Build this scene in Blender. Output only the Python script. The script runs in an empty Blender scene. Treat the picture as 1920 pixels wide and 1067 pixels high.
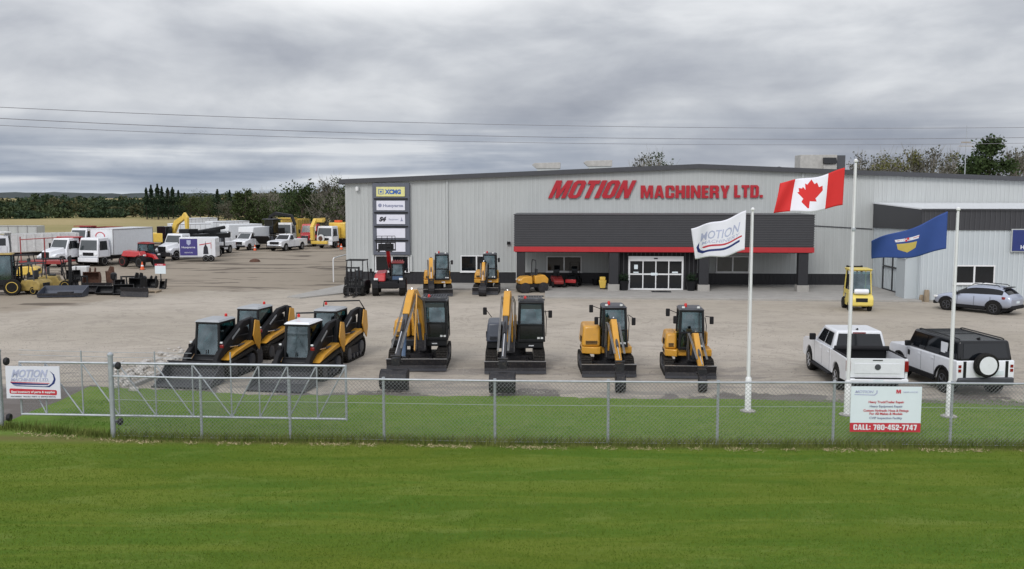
import bpy, bmesh, math, random
import numpy as np
from mathutils import Vector, Matrix, Euler
R = math.radians
PI = math.pi
sc = bpy.context.scene
C = sc.collection
random.seed(7)
rng = np.random.default_rng(11)

# ------------------------------------------------------------------ camera
PITCH = math.atan((533.5-364)/1750.0)
CAMH = 6.7
cd = bpy.data.cameras.new("camera"); cam = bpy.data.objects.new("camera", cd); C.objects.link(cam)
cam.location = (0, 0, CAMH); cam.rotation_euler = (PI/2-PITCH, 0, 0)
cd.sensor_width = 36.0; cd.lens = 36.0*1750/1920; cd.clip_start = 0.1; cd.clip_end = 6000
sc.camera = cam

# ------------------------------------------------------------------ sky
SUN_EL, SUN_AZ = R(40), R(203)
w = bpy.data.worlds.new("World"); sc.world = w; w.use_nodes = True
nt = w.node_tree; nt.nodes.clear()
def N(t, **k):
    n = nt.nodes.new(t)
    for a, b in k.items(): setattr(n, a, b)
    return n
def LK(a, b): nt.links.new(a, b)
def M_(op, a, b=None, c=None, clamp=False):
    n = N('ShaderNodeMath', operation=op); n.use_clamp = clamp
    for i, v in enumerate((a, b, c)):
        if v is None: continue
        if isinstance(v, (int, float)): n.inputs[i].default_value = v
        else: LK(v, n.inputs[i])
    return n.outputs[0]
def MIXC(f, a, b):
    n = N('ShaderNodeMix', data_type='RGBA')
    if isinstance(f, (int, float)): n.inputs[0].default_value = f
    else: LK(f, n.inputs[0])
    for i, v in ((6, a), (7, b)):
        if isinstance(v, tuple): n.inputs[i].default_value = v+(1,) if len(v) == 3 else v
        else: LK(v, n.inputs[i])
    return n.outputs[2]
def RAMP(f, stops):
    n = N('ShaderNodeValToRGB'); e = n.color_ramp.elements
    while len(e) < len(stops): e.new(0.5)
    for q, (p, c) in zip(e, stops): q.position = p; q.color = (c+(1,)) if isinstance(c, tuple) else (c, c, c, 1)
    LK(f, n.inputs[0]); return n.outputs[0]
tc = N('ShaderNodeTexCoord'); sx = N('ShaderNodeSeparateXYZ'); LK(tc.outputs['Generated'], sx.inputs[0])
X, Y, Z = sx.outputs
zc = M_('MAXIMUM', Z, 0.0)
def NOISE(vec, scale, det=6, rough=.55, dist=0.0):
    n = N('ShaderNodeTexNoise'); n.inputs['Scale'].default_value = scale; n.inputs['Detail'].default_value = det
    n.inputs['Roughness'].default_value = rough; n.inputs['Distortion'].default_value = dist
    LK(vec, n.inputs['Vector']); return n.outputs['Fac']
def CM(sx_, sy_, sz_, loc):
    m = N('ShaderNodeMapping'); LK(tc.outputs['Generated'], m.inputs[0]); m.inputs['Scale'].default_value = (sx_, sy_, sz_); m.inputs['Location'].default_value = loc; return m.outputs[0]
n1 = NOISE(CM(2.6, 2.6, 7.0, (3.4, 1.2, .3)), 1.0, 5, .50, .35)
n2 = NOISE(CM(7.0, 7.0, 19., (1.0, 4.0, 2.0)), 1.0, 6, .55, .30)
n3 = NOISE(CM(3.2, 3.2, 62., (7.0, 2.0, 5.0)), 1.0, 5, .50, .25)
fz = M_('ADD', M_('MULTIPLY', n1, .70), M_('MULTIPLY', n2, .30))
azr = M_('DIVIDE', X, M_('MAXIMUM', Y, .05))
def blob(a0, z0, sa, sz):
    da = M_('DIVIDE', M_('SUBTRACT', azr, a0), sa); dz = M_('DIVIDE', M_('SUBTRACT', Z, z0), sz)
    q = M_('ADD', M_('MULTIPLY', da, da), M_('MULTIPLY', dz, dz))
    return M_('POWER', 2.718, M_('MULTIPLY', q, -1.0))
fz = M_('ADD', fz, M_('MULTIPLY', blob(-.17, .222, .18, .030), .42)); fz = M_('SUBTRACT', fz, M_('MULTIPLY', blob(-.22, .150, .28, .032), .075)); fz = M_('ADD', fz, M_('MULTIPLY', blob(-.52, .18, .13, .05), .07)); fz = M_('SUBTRACT', fz, M_('MULTIPLY', blob(.12, .165, .20, .025), .04))
fl_ = M_('ADD', M_('MULTIPLY', n3, .72), M_('MULTIPLY', n2, .28))
upper = RAMP(fz, [(.38, (.335, .36, .42)), (.46, (.435, .46, .515)), (.54, (.56, .585, .63)), (.64, (.77, .79, .82)), (.80, (1.02, 1.03, 1.05))])
low = RAMP(fl_, [(.38, (.22, .275, .375)), (.47, (.31, .36, .45)), (.55, (.47, .515, .59)), (.63, (.74, .77, .81))])
el = N('ShaderNodeMapRange'); el.interpolation_type = 'SMOOTHSTEP'; LK(Z, el.inputs[0]); el.inputs[1].default_value = .02; el.inputs[2].default_value = .10
# the right half of the sky stays grey lower down
rt = N('ShaderNodeMapRange'); rt.interpolation_type = 'SMOOTHSTEP'; LK(azr, rt.inputs[0]); rt.inputs[1].default_value = -.15; rt.inputs[2].default_value = .25
sky = MIXC(M_('MAXIMUM', el.outputs[0], M_('MULTIPLY', rt.outputs[0], .75)), low, upper)
# thin bright place in the cloud cover and brighter cover overhead
nb = M_('MULTIPLY', M_('SUBTRACT', n2, .25), 2.2, clamp=True)
sky = MIXC(M_('MULTIPLY', blob(-.17, .226, .17, .026), M_('MULTIPLY', M_('SUBTRACT', n2, .30), 7.5, clamp=True), clamp=True), sky, (1.12, 1.13, 1.14))
sky = MIXC(M_('MULTIPLY', blob(-.5, .17, .16, .06), M_('MULTIPLY', nb, .7), clamp=True), sky, (.74, .76, .80))
sky = MIXC(M_('MULTIPLY', blob(-.40, .030, .30, .009), M_('MULTIPLY', nb, .9), clamp=True), sky, (.80, .83, .87))
hz = M_('POWER', M_('SUBTRACT', 1.0, zc), 160.0)
sky = MIXC(M_('MULTIPLY', hz, .75), sky, (.60, .66, .73))
zen = N('ShaderNodeMapRange'); zen.interpolation_type = 'SMOOTHSTEP'; LK(Z, zen.inputs[0]); zen.inputs[1].default_value = .26; zen.inputs[2].default_value = .75
sky = MIXC(zen.outputs[0], sky, (.86, .875, .93))
bk_ = N('ShaderNodeMapRange'); bk_.interpolation_type = 'SMOOTHSTEP'; LK(Y, bk_.inputs[0]); bk_.inputs[1].default_value = .25; bk_.inputs[2].default_value = -.45
sky = MIXC(bk_.outputs[0], sky, (1.08, 1.10, 1.17))
neb = N('ShaderNodeTexSky'); neb.sky_type = 'NISHITA'; neb.sun_disc = False
neb.sun_elevation = SUN_EL; neb.sun_rotation = SUN_AZ; neb.dust_density = 3
cl10 = N('ShaderNodeVectorMath', operation='SCALE'); LK(sky, cl10.inputs[0]); cl10.inputs['Scale'].default_value = 10.0
mx = MIXC(0.96, neb.outputs[0], cl10.outputs[0])
bg = N('ShaderNodeBackground'); LK(mx, bg.inputs[0]); bg.inputs[1].default_value = 0.1
wo = N('ShaderNodeOutputWorld'); LK(bg.outputs[0], wo.inputs[0])

# ------------------------------------------------------------------ sun (overcast)
sl = bpy.data.lights.new("sun", 'SUN'); so = bpy.data.objects.new("sun", sl); C.objects.link(so)
sl.energy = 1.35; sl.angle = R(20); sl.color = (1, .97, .93)
sdir = Vector((math.sin(SUN_AZ)*math.cos(SUN_EL), math.cos(SUN_AZ)*math.cos(SUN_EL), math.sin(SUN_EL)))
so.rotation_euler = (-sdir).to_track_quat('-Z', 'Y').to_euler()
sc.view_settings.view_transform = 'Standard'; sc.view_settings.look = 'None'
sc.view_settings.exposure = 0.0; sc.view_settings.gamma = 1.0

# ------------------------------------------------------------------ helpers
def ray(px, py):
    x = (px-960)/1750; y = -(py-533.5)/1750
    return Vector((x, math.cos(PITCH)+y*math.sin(PITCH), -math.sin(PITCH)+y*math.cos(PITCH)))
def G(px, py, z=0.0):
    r = ray(px, py); t = (z-CAMH)/r.z
    return (r.x*t, r.y*t)

def link(o, parent=None):
    C.objects.link(o)
    if parent is not None: o.parent = parent
    return o
def tag(o, label=None, cat=None, group=None, kind=None):
    if label: o['label'] = label
    if cat: o['category'] = cat
    if group: o['group'] = group
    if kind: o['kind'] = kind
    return o
def thing(name, label, cat, loc, rot=0.0, group=None):
    o = bpy.data.objects.new(name, None); o.empty_display_size = .2
    link(o); o.location = (loc[0], loc[1], loc[2] if len(loc) > 2 else 0); o.rotation_euler = (0, 0, rot)
    return tag(o, label, cat, group)
def dup(o, loc, rot, label, group=None):
    def cp(a, par):
        b = a.copy(); link(b, par)
        for ch in list(a.children): cp(ch, b)
        return b
    r = cp(o, None); r.location = (loc[0], loc[1], loc[2] if len(loc) > 2 else 0); r.rotation_euler = (0, 0, rot)
    r['label'] = label
    if group: r['group'] = group
    return r

class MB:
    """collects shapes that make ONE mesh"""
    def __init__(s): s.v = []; s.f = []; s.mi = []; s.cur = 0
    def m(s, i): s.cur = i; return s
    def add(s, vs, fs):
        n = len(s.v); s.v += [tuple(v) for v in vs]
        for f in fs: s.f.append(tuple(n+i for i in f)); s.mi.append(s.cur)
        return s
    def box(s, x0, x1, y0, y1, z0, z1, rz=0.0):
        vs = [(x, y, z) for z in (z0, z1) for x, y in ((x0, y0), (x1, y0), (x1, y1), (x0, y1))]
        if rz:
            cx, cy = (x0+x1)/2, (y0+y1)/2; c, q = math.cos(rz), math.sin(rz)
            vs = [(cx+(x-cx)*c-(y-cy)*q, cy+(x-cx)*q+(y-cy)*c, z) for x, y, z in vs]
        return s.add(vs, [(3, 2, 1, 0), (4, 5, 6, 7), (0, 1, 5, 4), (1, 2, 6, 5), (2, 3, 7, 6), (3, 0, 4, 7)])
    def hexa(s, b, t):   # two quads, bottom and top
        return s.add(list(b)+list(t), [(3, 2, 1, 0), (4, 5, 6, 7), (0, 1, 5, 4), (1, 2, 6, 5), (2, 3, 7, 6), (3, 0, 4, 7)])
    def prism(s, prof, x0, x1, axis='x'):   # profile in the other two axes
        n = len(prof)
        def P(a, b, c):
            return {'x': (a, b, c), 'y': (b, a, c), 'z': (b, c, a)}[axis]
        vs = [P(x0, p[0], p[1]) for p in prof]+[P(x1, p[0], p[1]) for p in prof]
        return s.add(vs, [tuple(range(n))[::-1], tuple(range(n, 2*n))]+[(i, (i+1) % n, n+(i+1) % n, n+i) for i in range(n)])
    def limb(s, pts, x0, x1):   # pts (y, z, halfthickness): beam drawn in the y-z plane
        up, dn = [], []
        for i, (y, z, h) in enumerate(pts):
            a = pts[max(i-1, 0)]; b = pts[min(i+1, len(pts)-1)]
            dy, dz = b[0]-a[0], b[1]-a[1]; l = math.hypot(dy, dz) or 1
            nx, nz = -dz/l, dy/l
            up.append((y+nx*h, z+nz*h)); dn.append((y-nx*h, z-nz*h))
        n = len(pts)
        for i in range(n-1):
            q = [up[i], up[i+1], dn[i+1], dn[i]]
            b = [(x0, *p) for p in q]; t = [(x1, *p) for p in q]
            fs = [(0, 1, 5, 4), (2, 3, 7, 6), (3, 2, 1, 0), (4, 5, 6, 7)]
            if i == 0: fs.append((3, 0, 4, 7))
            if i == n-2: fs.append((1, 2, 6, 5))
            s.add(b+t, fs)
        return s
    def tube(s, pts, r, seg=8, r2=None, cap=True):
        pts = [Vector(p) for p in pts]; n = len(pts); base = len(s.v); vs = []
        ref = None
        for i, p in enumerate(pts):
            d = (pts[min(i+1, n-1)]-pts[max(i-1, 0)]).normalized()
            a = (Vector((0, 0, 1)) if abs(d.z) < .9 else Vector((1, 0, 0))) if ref is None else ref
            u = (a-d*a.dot(d)).normalized(); ref = u; q = d.cross(u)
            rr = r if r2 is None else r+(r2-r)*i/(n-1)
            for k in range(seg):
                t = 2*PI*k/seg; vs.append(p+u*math.cos(t)*rr+q*math.sin(t)*rr)
        fs = []
        for i in range(n-1):
            for k in range(seg):
                k2 = (k+1) % seg; fs.append((i*seg+k, i*seg+k2, (i+1)*seg+k2, (i+1)*seg+k))
        if cap: fs += [tuple(range(seg))[::-1], tuple((n-1)*seg+k for k in range(seg))]
        return s.add(vs, fs)
    def lathe(s, prof, c=(0, 0, 0), axis='z', seg=20):  # prof (r, h)
        vs = []; n = len(prof)
        for k in range(seg):
            t = 2*PI*k/seg
            for r, h in prof:
                a, b = r*math.cos(t), r*math.sin(t)
                p = {'z': (a, b, h), 'x': (h, a, b), 'y': (a, h, b)}[axis]
                vs.append((p[0]+c[0], p[1]+c[1], p[2]+c[2]))
        fs = []
        for k in range(seg):
            k2 = (k+1) % seg
            for j in range(n-1): fs.append((k*n+j, k2*n+j, k2*n+j+1, k*n+j+1))
        fs.append(tuple(k*n for k in range(seg))); fs.append(tuple(k*n+n-1 for k in range(seg))[::-1])
        return s.add(vs, fs)
    def panel(s, q, u0, u1, v0, v1, t=.02, off=0.003):  # slab on quad q=(bl,br,tr,tl)
        q = [Vector(p) for p in q]
        def B(u, v): return q[0]*(1-u)*(1-v)+q[1]*u*(1-v)+q[2]*u*v+q[3]*(1-u)*v
        n = (q[1]-q[0]).cross(q[3]-q[0]).normalized()
        a = [B(u0, v0), B(u1, v0), B(u1, v1), B(u0, v1)]
        return s.hexa([p-n*(t-off) for p in a], [p+n*off for p in a])
    def build(s, name, mats, parent=None, bevel=0.0, smooth=False, seg=2):
        me = bpy.data.meshes.new(name); me.from_pydata(s.v, [], s.f); me.update()
        if not isinstance(mats, (list, tuple)): mats = [mats]
        for m in mats: me.materials.append(m)
        me.polygons.foreach_set('material_index', [min(i, len(mats)-1) for i in s.mi])
        bm = bmesh.new(); bm.from_mesh(me); bmesh.ops.recalc_face_normals(bm, faces=bm.faces)
        bm.to_mesh(me); bm.free()
        if smooth:
            me.polygons.foreach_set('use_smooth', [True]*len(me.polygons))
            try: me.set_sharp_from_angle(angle=R(40))
            except Exception: pass
        o = bpy.data.objects.new(name, me); link(o, parent)
        if bevel:
            b = o.modifiers.new('b', 'BEVEL'); b.width = bevel; b.segments = seg; b.limit_method = 'ANGLE'; b.angle_limit = R(35)
            b.harden_normals = False
            if seg > 1: me.polygons.foreach_set('use_smooth', [True]*len(me.polygons)); 
            if seg > 1:
                try: me.set_sharp_from_angle(angle=R(30))
                except Exception: pass
        return o
def bld(name, mats, parent, fn, **k):
    m = MB(); fn(m); return m.build(name, mats, parent, **k)

# ------------------------------------------------------------------ materials
MAT = {}
def mat(name, col, rough=.6, metal=0.0, var=.12, scale=3.0, bump=0.0, bscale=60.0, col2=None, coat=0.0, emit=0.0, stretch=(1, 1, 1), dirt=0.0, spec=.5):
    m = bpy.data.materials.new(name); m.use_nodes = True; t = m.node_tree; b = t.nodes['Principled BSDF']
    tcn = t.nodes.new('ShaderNodeTexCoord'); mpn = t.nodes.new('ShaderNodeMapping'); mpn.inputs['Scale'].default_value = stretch
    t.links.new(tcn.outputs['Object'], mpn.inputs[0])
    nn = t.nodes.new('ShaderNodeTexNoise'); nn.inputs['Scale'].default_value = scale; nn.inputs['Detail'].default_value = 6; nn.inputs['Roughness'].default_value = .6
    t.links.new(mpn.outputs[0], nn.inputs['Vector'])
    rp = t.nodes.new('ShaderNodeValToRGB'); e = rp.color_ramp.elements
    c2 = col2 or tuple(c*(1-var) for c in col); c1 = tuple(min(1, c*(1+var*.6)) for c in col) if col2 is None else col
    e[0].position = .3; e[0].color = c2+(1,); e[1].position = .7; e[1].color = c1+(1,)
    t.links.new(nn.outputs['Fac'], rp.inputs[0]); out = rp.outputs[0]
    if dirt:
        g = t.nodes.new('ShaderNodeTexNoise'); g.inputs['Scale'].default_value = scale*4; g.inputs['Detail'].default_value = 8
        t.links.new(mpn.outputs[0], g.inputs['Vector'])
        q = t.nodes.new('ShaderNodeMapRange'); q.inputs[1].default_value = .52; q.inputs[2].default_value = .72; q.inputs[4].default_value = dirt
        t.links.new(g.outputs['Fac'], q.inputs[0])
        mi = t.nodes.new('ShaderNodeMix'); mi.data_type = 'RGBA'; mi.inputs[7].default_value = (.16, .13, .10, 1)
        t.links.new(q.outputs[0], mi.inputs[0]); t.links.new(out, mi.inputs[6]); out = mi.outputs[2]
    t.links.new(out, b.inputs['Base Color'])
    b.inputs['Roughness'].default_value = rough; b.inputs['Metallic'].default_value = metal
    b.inputs['Coat Weight'].default_value = coat; b.inputs['Specular IOR Level'].default_value = spec
    if bump:
        bn = t.nodes.new('ShaderNodeTexNoise'); bn.inputs['Scale'].default_value = bscale; bn.inputs['Detail'].default_value = 4
        t.links.new(tcn.outputs['Object'], bn.inputs['Vector'])
        bu = t.nodes.new('ShaderNodeBump'); bu.inputs['Strength'].default_value = bump; bu.inputs['Distance'].default_value = .02
        t.links.new(bn.outputs['Fac'], bu.inputs['Height']); t.links.new(bu.outputs[0], b.inputs['Normal'])
    if emit:
        b.inputs['Emission Color'].default_value = col+(1,); b.inputs['Emission Strength'].default_value = emit
    MAT[name] = m; return m
WHITE = mat('white paint', (.76, .78, .82), .3, coat=.4, var=.06, dirt=.07)
ROOFG = mat('mid grey roof paint', (.34, .36, .38), .5, var=.15, dirt=.2)  # mid grey for the loader roofs, mottled and dirty
WHITED = mat('weathered white paint', (.66, .67, .67), .5, var=.12, dirt=.35)
BOXW = mat('white box panel', (.70, .73, .76), .45, var=.05, dirt=.15)
BLACK = mat('black paint', (.009, .010, .012), .45, spec=.35)
MATTEB = mat('matte black plastic', (.012, .012, .014), .7, spec=.25)
TYRE = mat('tyre rubber', (.013, .013, .013), .9, dirt=.2, scale=6, spec=.2)
TRACK = mat('track rubber and steel', (.017, .016, .015), .85, dirt=.4, scale=5, spec=.2)
STEEL = mat('dark worn steel', (.026, .026, .030), .55, metal=.2, var=.3, dirt=.25, scale=4, spec=.3)
BUCKM = mat('bucket paint', (.050, .052, .062), .55, var=.3, dirt=.3, scale=3)
GREYM = mat('grey machine paint', (.055, .058, .068), .45, var=.15)
SLATE = mat('slate blue machine paint', (.055, .065, .09), .4, var=.12)
YELL = mat('machine yellow paint', (.60, .30, .030), .42, var=.1, dirt=.18, coat=.2)
YELL4 = mat('pale forklift yellow', (.72, .58, .13), .42, var=.08, dirt=.12, coat=.2)
YELL2 = mat('lighter yellow paint', (.72, .50, .09), .42, var=.1, dirt=.18, coat=.2)
YELL3 = mat('faded yellow paint', (.36, .26, .07), .6, var=.3, dirt=.6)
RED = mat('red paint', (.45, .018, .022), .35, coat=.4)
REDD = mat('dull red paint', (.30, .03, .03), .55, var=.2, dirt=.3)
RUST = mat('rusty steel', (.10, .045, .028), .85, var=.4, dirt=.4, scale=6)
BLUEM = mat('blue painted steel', (.05, .10, .19), .4)
ORANGE = mat('orange plastic', (.75, .12, .03), .5)
AMBER = mat('red beacon lens', (.55, .02, .015), .25)
LAMPR = mat('tail lamp lens', (.22, .01, .012), .15, coat=.5)
LAMPW = mat('headlamp lens', (.75, .77, .78), .12, coat=.5)
CHROME = mat('chrome', (.75, .76, .78), .18, metal=1.0, var=.05)
ALLOY = mat('grey alloy', (.42, .42, .43), .35, metal=.8)
GALV = mat('galvanised steel', (.40, .43, .46), .5, metal=.45, var=.15, scale=8)
GLASS = mat('dark window glass', (.008, .010, .013), .06, var=.1, spec=.5)
BLACKG = mat('black car window glass', (.006, .007, .009), .08, spec=.4)
TGLASS = mat('grey window glass', (.05, .06, .065), .07, var=.2, spec=.7, scale=1.5)
HOSE = mat('scuffed grey hose', (.16, .16, .16), .5, var=.3)
CONC = mat('concrete', (.34, .33, .31), .9, var=.15, scale=1.2, bump=.3, bscale=40, dirt=.25)
SILVER = mat('silver car paint', (.42, .46, .56), .28, metal=.55, var=.05, coat=.5)
SIDING = mat('pale grey metal siding', (.43, .452, .45), .5, var=.10, scale=1.0, dirt=.06, stretch=(2.2, 2.2, .25))
SIDINGR = mat('pale grey raised ribs', (.455, .478, .478), .5, var=.05, scale=.5)
ANNEXW = mat('cool white metal siding', (.46, .505, .53), .5, var=.05, scale=.5)
ANNEXR = mat('cool white raised ribs', (.51, .555, .58), .5, var=.05, scale=.5)
DARKSID = mat('charcoal metal siding', (.036, .037, .043), .5, var=.1, scale=.6)
DARKRIB = mat('charcoal raised ribs', (.052, .053, .06), .45, var=.1)
WAINS = mat('dark wainscot siding', (.014, .015, .019), .55, var=.15)
TRIM = mat('charcoal roof trim', (.05, .052, .06), .45, var=.1)
REDB = mat('red fascia band', (.40, .018, .024), .4, var=.06)
SIGNR = mat('sign letter red', (.40, .008, .020), .4, var=.06)
REDFLAG = mat('red flag cloth', (.62, .02, .02), .75, var=.04)
WFLAG = mat('white flag cloth', (.78, .78, .86), .75, var=.03)
BFLAG = mat('blue flag cloth', (.028, .07, .27), .75, var=.06)
GOLD = mat('flag gold', (.55, .42, .10), .7)
POLEW = mat('white pole paint', (.72, .73, .74), .35, var=.05)
SIGNW = mat('white sign board', (.68, .76, .80), .45, var=.03)
PANELW = mat('white sign panel', (.68, .69, .77), .4, var=.03)
PANELY = mat('yellow sign panel', (.68, .66, .28), .4, var=.1)
SFRAME = mat('slate sign frame', (.10, .11, .14), .5, var=.1)
NAVY = mat('navy blue', (.015, .03, .16), .4)
INKB = mat('blue lettering', (.03, .12, .40), .5)
INKG = mat('grey lettering', (.25, .27, .38), .5)
INKK = mat('black lettering', (.02, .02, .03), .5)
INKR = mat('red lettering', (.50, .03, .05), .5)
PURP = mat('indigo wrap', (.06, .05, .22), .4, var=.05)
GRBL = mat('grey lettering pale', (.42, .45, .62), .5)
WOOD = mat('weathered wood', (.30, .24, .17), .85, var=.3, stretch=(6, 6, 1))
BARK = mat('bark', (.07, .055, .042), .95, var=.4, scale=8)
BIRCH = mat('pale bark', (.28, .26, .22), .9, var=.4, scale=8)
SEAT = mat('dark seat vinyl', (.03, .035, .04), .6)
GLAZE = bpy.data.materials.new('cab glass'); GLAZE.use_nodes = True
_t = GLAZE.node_tree; _t.nodes.clear()
_o = _t.nodes.new('ShaderNodeOutputMaterial'); _m = _t.nodes.new('ShaderNodeMixShader'); _a = _t.nodes.new('ShaderNodeBsdfTransparent'); _g = _t.nodes.new('ShaderNodeBsdfGlossy')
_a.inputs[0].default_value = (.34, .52, .54, 1); _g.inputs[0].default_value = (.8, .9, .95, 1); _g.inputs['Roughness'].default_value = .05
_n = _t.nodes.new('ShaderNodeTexNoise'); _n.inputs['Scale'].default_value = 2.0
_r = _t.nodes.new('ShaderNodeMapRange'); _r.inputs[3].default_value = .03; _r.inputs[4].default_value = .20
_t.links.new(_n.outputs['Fac'], _r.inputs[0]); _t.links.new(_r.outputs[0], _m.inputs[0])
_t.links.new(_a.outputs[0], _m.inputs[1]); _t.links.new(_g.outputs[0], _m.inputs[2]); _t.links.new(_m.outputs[0], _o.inputs[0])

# ------------------------------------------------------------------ lettering
def O_(w=.66, h=1, c=.14):
    return [(c, 0), (0, c), (0, h-c), (c, h), (w-c, h), (w, h-c), (w, c), (w-c, 0)]
def hole(x0, x1, y0, y1, c=.04): return [(x0+c, y0), (x0, y0+c), (x0, y1-c), (x0+c, y1), (x1-c, y1), (x1, y1-c), (x1, y0+c), (x1-c, y0)]
GLY = {
 'M': (.92, [[(0,0),(0,1),(.32,1),(.46,.42),(.60,1),(.92,1),(.92,0),(.70,0),(.70,.62),(.54,0),(.38,0),(.22,.62),(.22,0)]]),
 'O': (.68, [O_(.68), hole(.25,.43,.18,.82)]), '0': (.62, [O_(.62), hole(.23,.39,.18,.82)]),
 'T': (.62, [[(0,1),(.62,1),(.62,.79),(.44,.79),(.44,0),(.18,0),(.18,.79),(0,.79)]]),
 'I': (.26, [[(0,0),(0,1),(.26,1),(.26,0)]]),
 'N': (.72, [[(0,0),(0,1),(.23,1),(.49,.42),(.49,1),(.72,1),(.72,0),(.49,0),(.23,.58),(.23,0)]]),
 'A': (.74, [[(0,0),(.22,1),(.52,1),(.74,0),(.50,0),(.47,.18),(.27,.18),(.24,0)], [(.30,.36),(.44,.36),(.37,.76)]]),
 'C': (.66, [[(.12,0),(0,.12),(0,.88),(.12,1),(.54,1),(.66,.88),(.66,.6),(.42,.6),(.42,.82),(.25,.82),(.25,.18),(.42,.18),(.42,.4),(.66,.4),(.66,.12),(.54,0)]]),
 'H': (.70, [[(0,0),(0,1),(.25,1),(.25,.62),(.45,.62),(.45,1),(.7,1),(.7,0),(.45,0),(.45,.4),(.25,.4),(.25,0)]]),
 'E': (.50, [[(0,0),(0,1),(.5,1),(.5,.8),(.25,.8),(.25,.6),(.47,.6),(.47,.41),(.25,.41),(.25,.2),(.5,.2),(.5,0)]]),
 'R': (.70, [[(0,0),(0,1),(.56,1),(.68,.88),(.68,.55),(.58,.46),(.67,.38),(.70,0),(.45,0),(.43,.34),(.37,.4),(.25,.4),(.25,0)], [(.25,.58),(.43,.58),(.43,.82),(.25,.82)]]),
 'Y': (.68, [[(0,1),(.25,1),(.34,.66),(.43,1),(.68,1),(.47,.4),(.47,0),(.21,0),(.21,.4)]]),
 'L': (.50, [[(0,0),(0,1),(.25,1),(.25,.2),(.5,.2),(.5,0)]]),
 'D': (.68, [[(0,0),(0,1),(.54,1),(.68,.86),(.68,.14),(.54,0)], [(.25,.18),(.43,.18),(.43,.82),(.25,.82)]]),
 '.': (.24, [[(0,0),(0,.22),(.24,.22),(.24,0)]]), ':': (.22, [[(0,.05),(0,.27),(.22,.27),(.22,.05)], [(0,.55),(0,.77),(.22,.77),(.22,.55)]]),
 '-': (.34, [[(0,.38),(0,.58),(.34,.58),(.34,.38)]]), ' ': (.3, []),
 '7': (.56, [[(0,1),(.56,1),(.56,.8),(.38,0),(.13,0),(.32,.79),(0,.79)]]),
 '8': (.62, [O_(.62), hole(.23,.39,.16,.40,.03), hole(.23,.39,.60,.84,.03)]),
 '4': (.62, [[(.32,0),(.32,.18),(0,.18),(0,.38),(.26,1),(.54,1),(.54,.36),(.62,.36),(.62,.18),(.54,.18),(.54,0)], [(.17,.36),(.32,.36),(.32,.76)]]),
 '5': (.60, [[(.12,0),(0,.12),(0,.36),(.23,.36),(.23,.18),(.37,.18),(.37,.46),(0,.46),(0,1),(.56,1),(.56,.8),(.22,.8),(.22,.64),(.50,.64),(.60,.54),(.60,.12),(.48,0)]]),
 '2': (.60, [[(0,0),(0,.22),(.37,.62),(.37,.82),(.23,.82),(.23,.64),(0,.64),(0,.88),(.12,1),(.48,1),(.60,.88),(.60,.56),(.28,.2),(.60,.2),(.60,0)]]),
}
def glyphs(txt, h, x, z, m, parent, y=0.0, depth=.06, shear=0.0, sx=1.0, gap=.09, name='letter', one=False, width=None):
    """block letters standing in the local x-z plane, facing -y"""
    if width:
        tot = sum(GLY[c][0] for c in txt)+gap*(len(txt)-1); sx = width/(tot*h)
    def curve(loops, nm):
        cu = bpy.data.curves.new(nm, 'CURVE'); cu.dimensions = '2D'; cu.fill_mode = 'BOTH'; cu.extrude = depth/2
        for lp in loops:
            sp = cu.splines.new('POLY'); sp.points.add(len(lp)-1)
            for i, (a, b) in enumerate(lp): sp.points[i].co = (a, b, 0, 1)
            sp.use_cyclic_u = True
        tmp = bpy.data.objects.new(nm, cu); C.objects.link(tmp)
        dg = bpy.context.evaluated_depsgraph_get(); me = bpy.data.meshes.new_from_object(tmp.evaluated_get(dg))
        bpy.data.objects.remove(tmp); me.materials.clear(); me.materials.append(m)
        o = bpy.data.objects.new(nm, me); link(o, parent); o.rotation_euler = (PI/2, 0, 0); o.location = (0, y, 0)
        return o
    allp = []
    for ch in txt:
        wd, loops = GLY[ch]
        ls = [[(x+(a*sx)*h+b*h*shear, z+b*h) for a, b in lp] for lp in loops]
        if loops:
            if one: allp += ls
            else: curve(ls, name)
        x += (wd+gap)*h*sx
    if one: return curve(allp, name)
    return x
def text(body, size, x, z, m, parent, y=0.0, bold=0.0, align='LEFT', name='lettering', sx=1.0, shear=0.0, depth=.004, width=None):
    cu = bpy.data.curves.new(name, 'FONT'); cu.body = body; cu.size = size; cu.extrude = depth; cu.offset = bold; cu.align_x = align; cu.shear = shear
    cu.resolution_u = 3
    tmp = bpy.data.objects.new(name, cu); C.objects.link(tmp)
    dg = bpy.context.evaluated_depsgraph_get(); me = bpy.data.meshes.new_from_object(tmp.evaluated_get(dg)); bpy.data.objects.remove(tmp)
    me.materials.clear(); me.materials.append(m)
    if width:
        xs = [v.co.x for v in me.vertices]; sx = width/(max(xs)-min(xs))
    o = bpy.data.objects.new(name, me); link(o, parent); o.rotation_euler = (PI/2, 0, 0); o.location = (x, y, z); o.scale = (sx, 1, 1)
    return o
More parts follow.
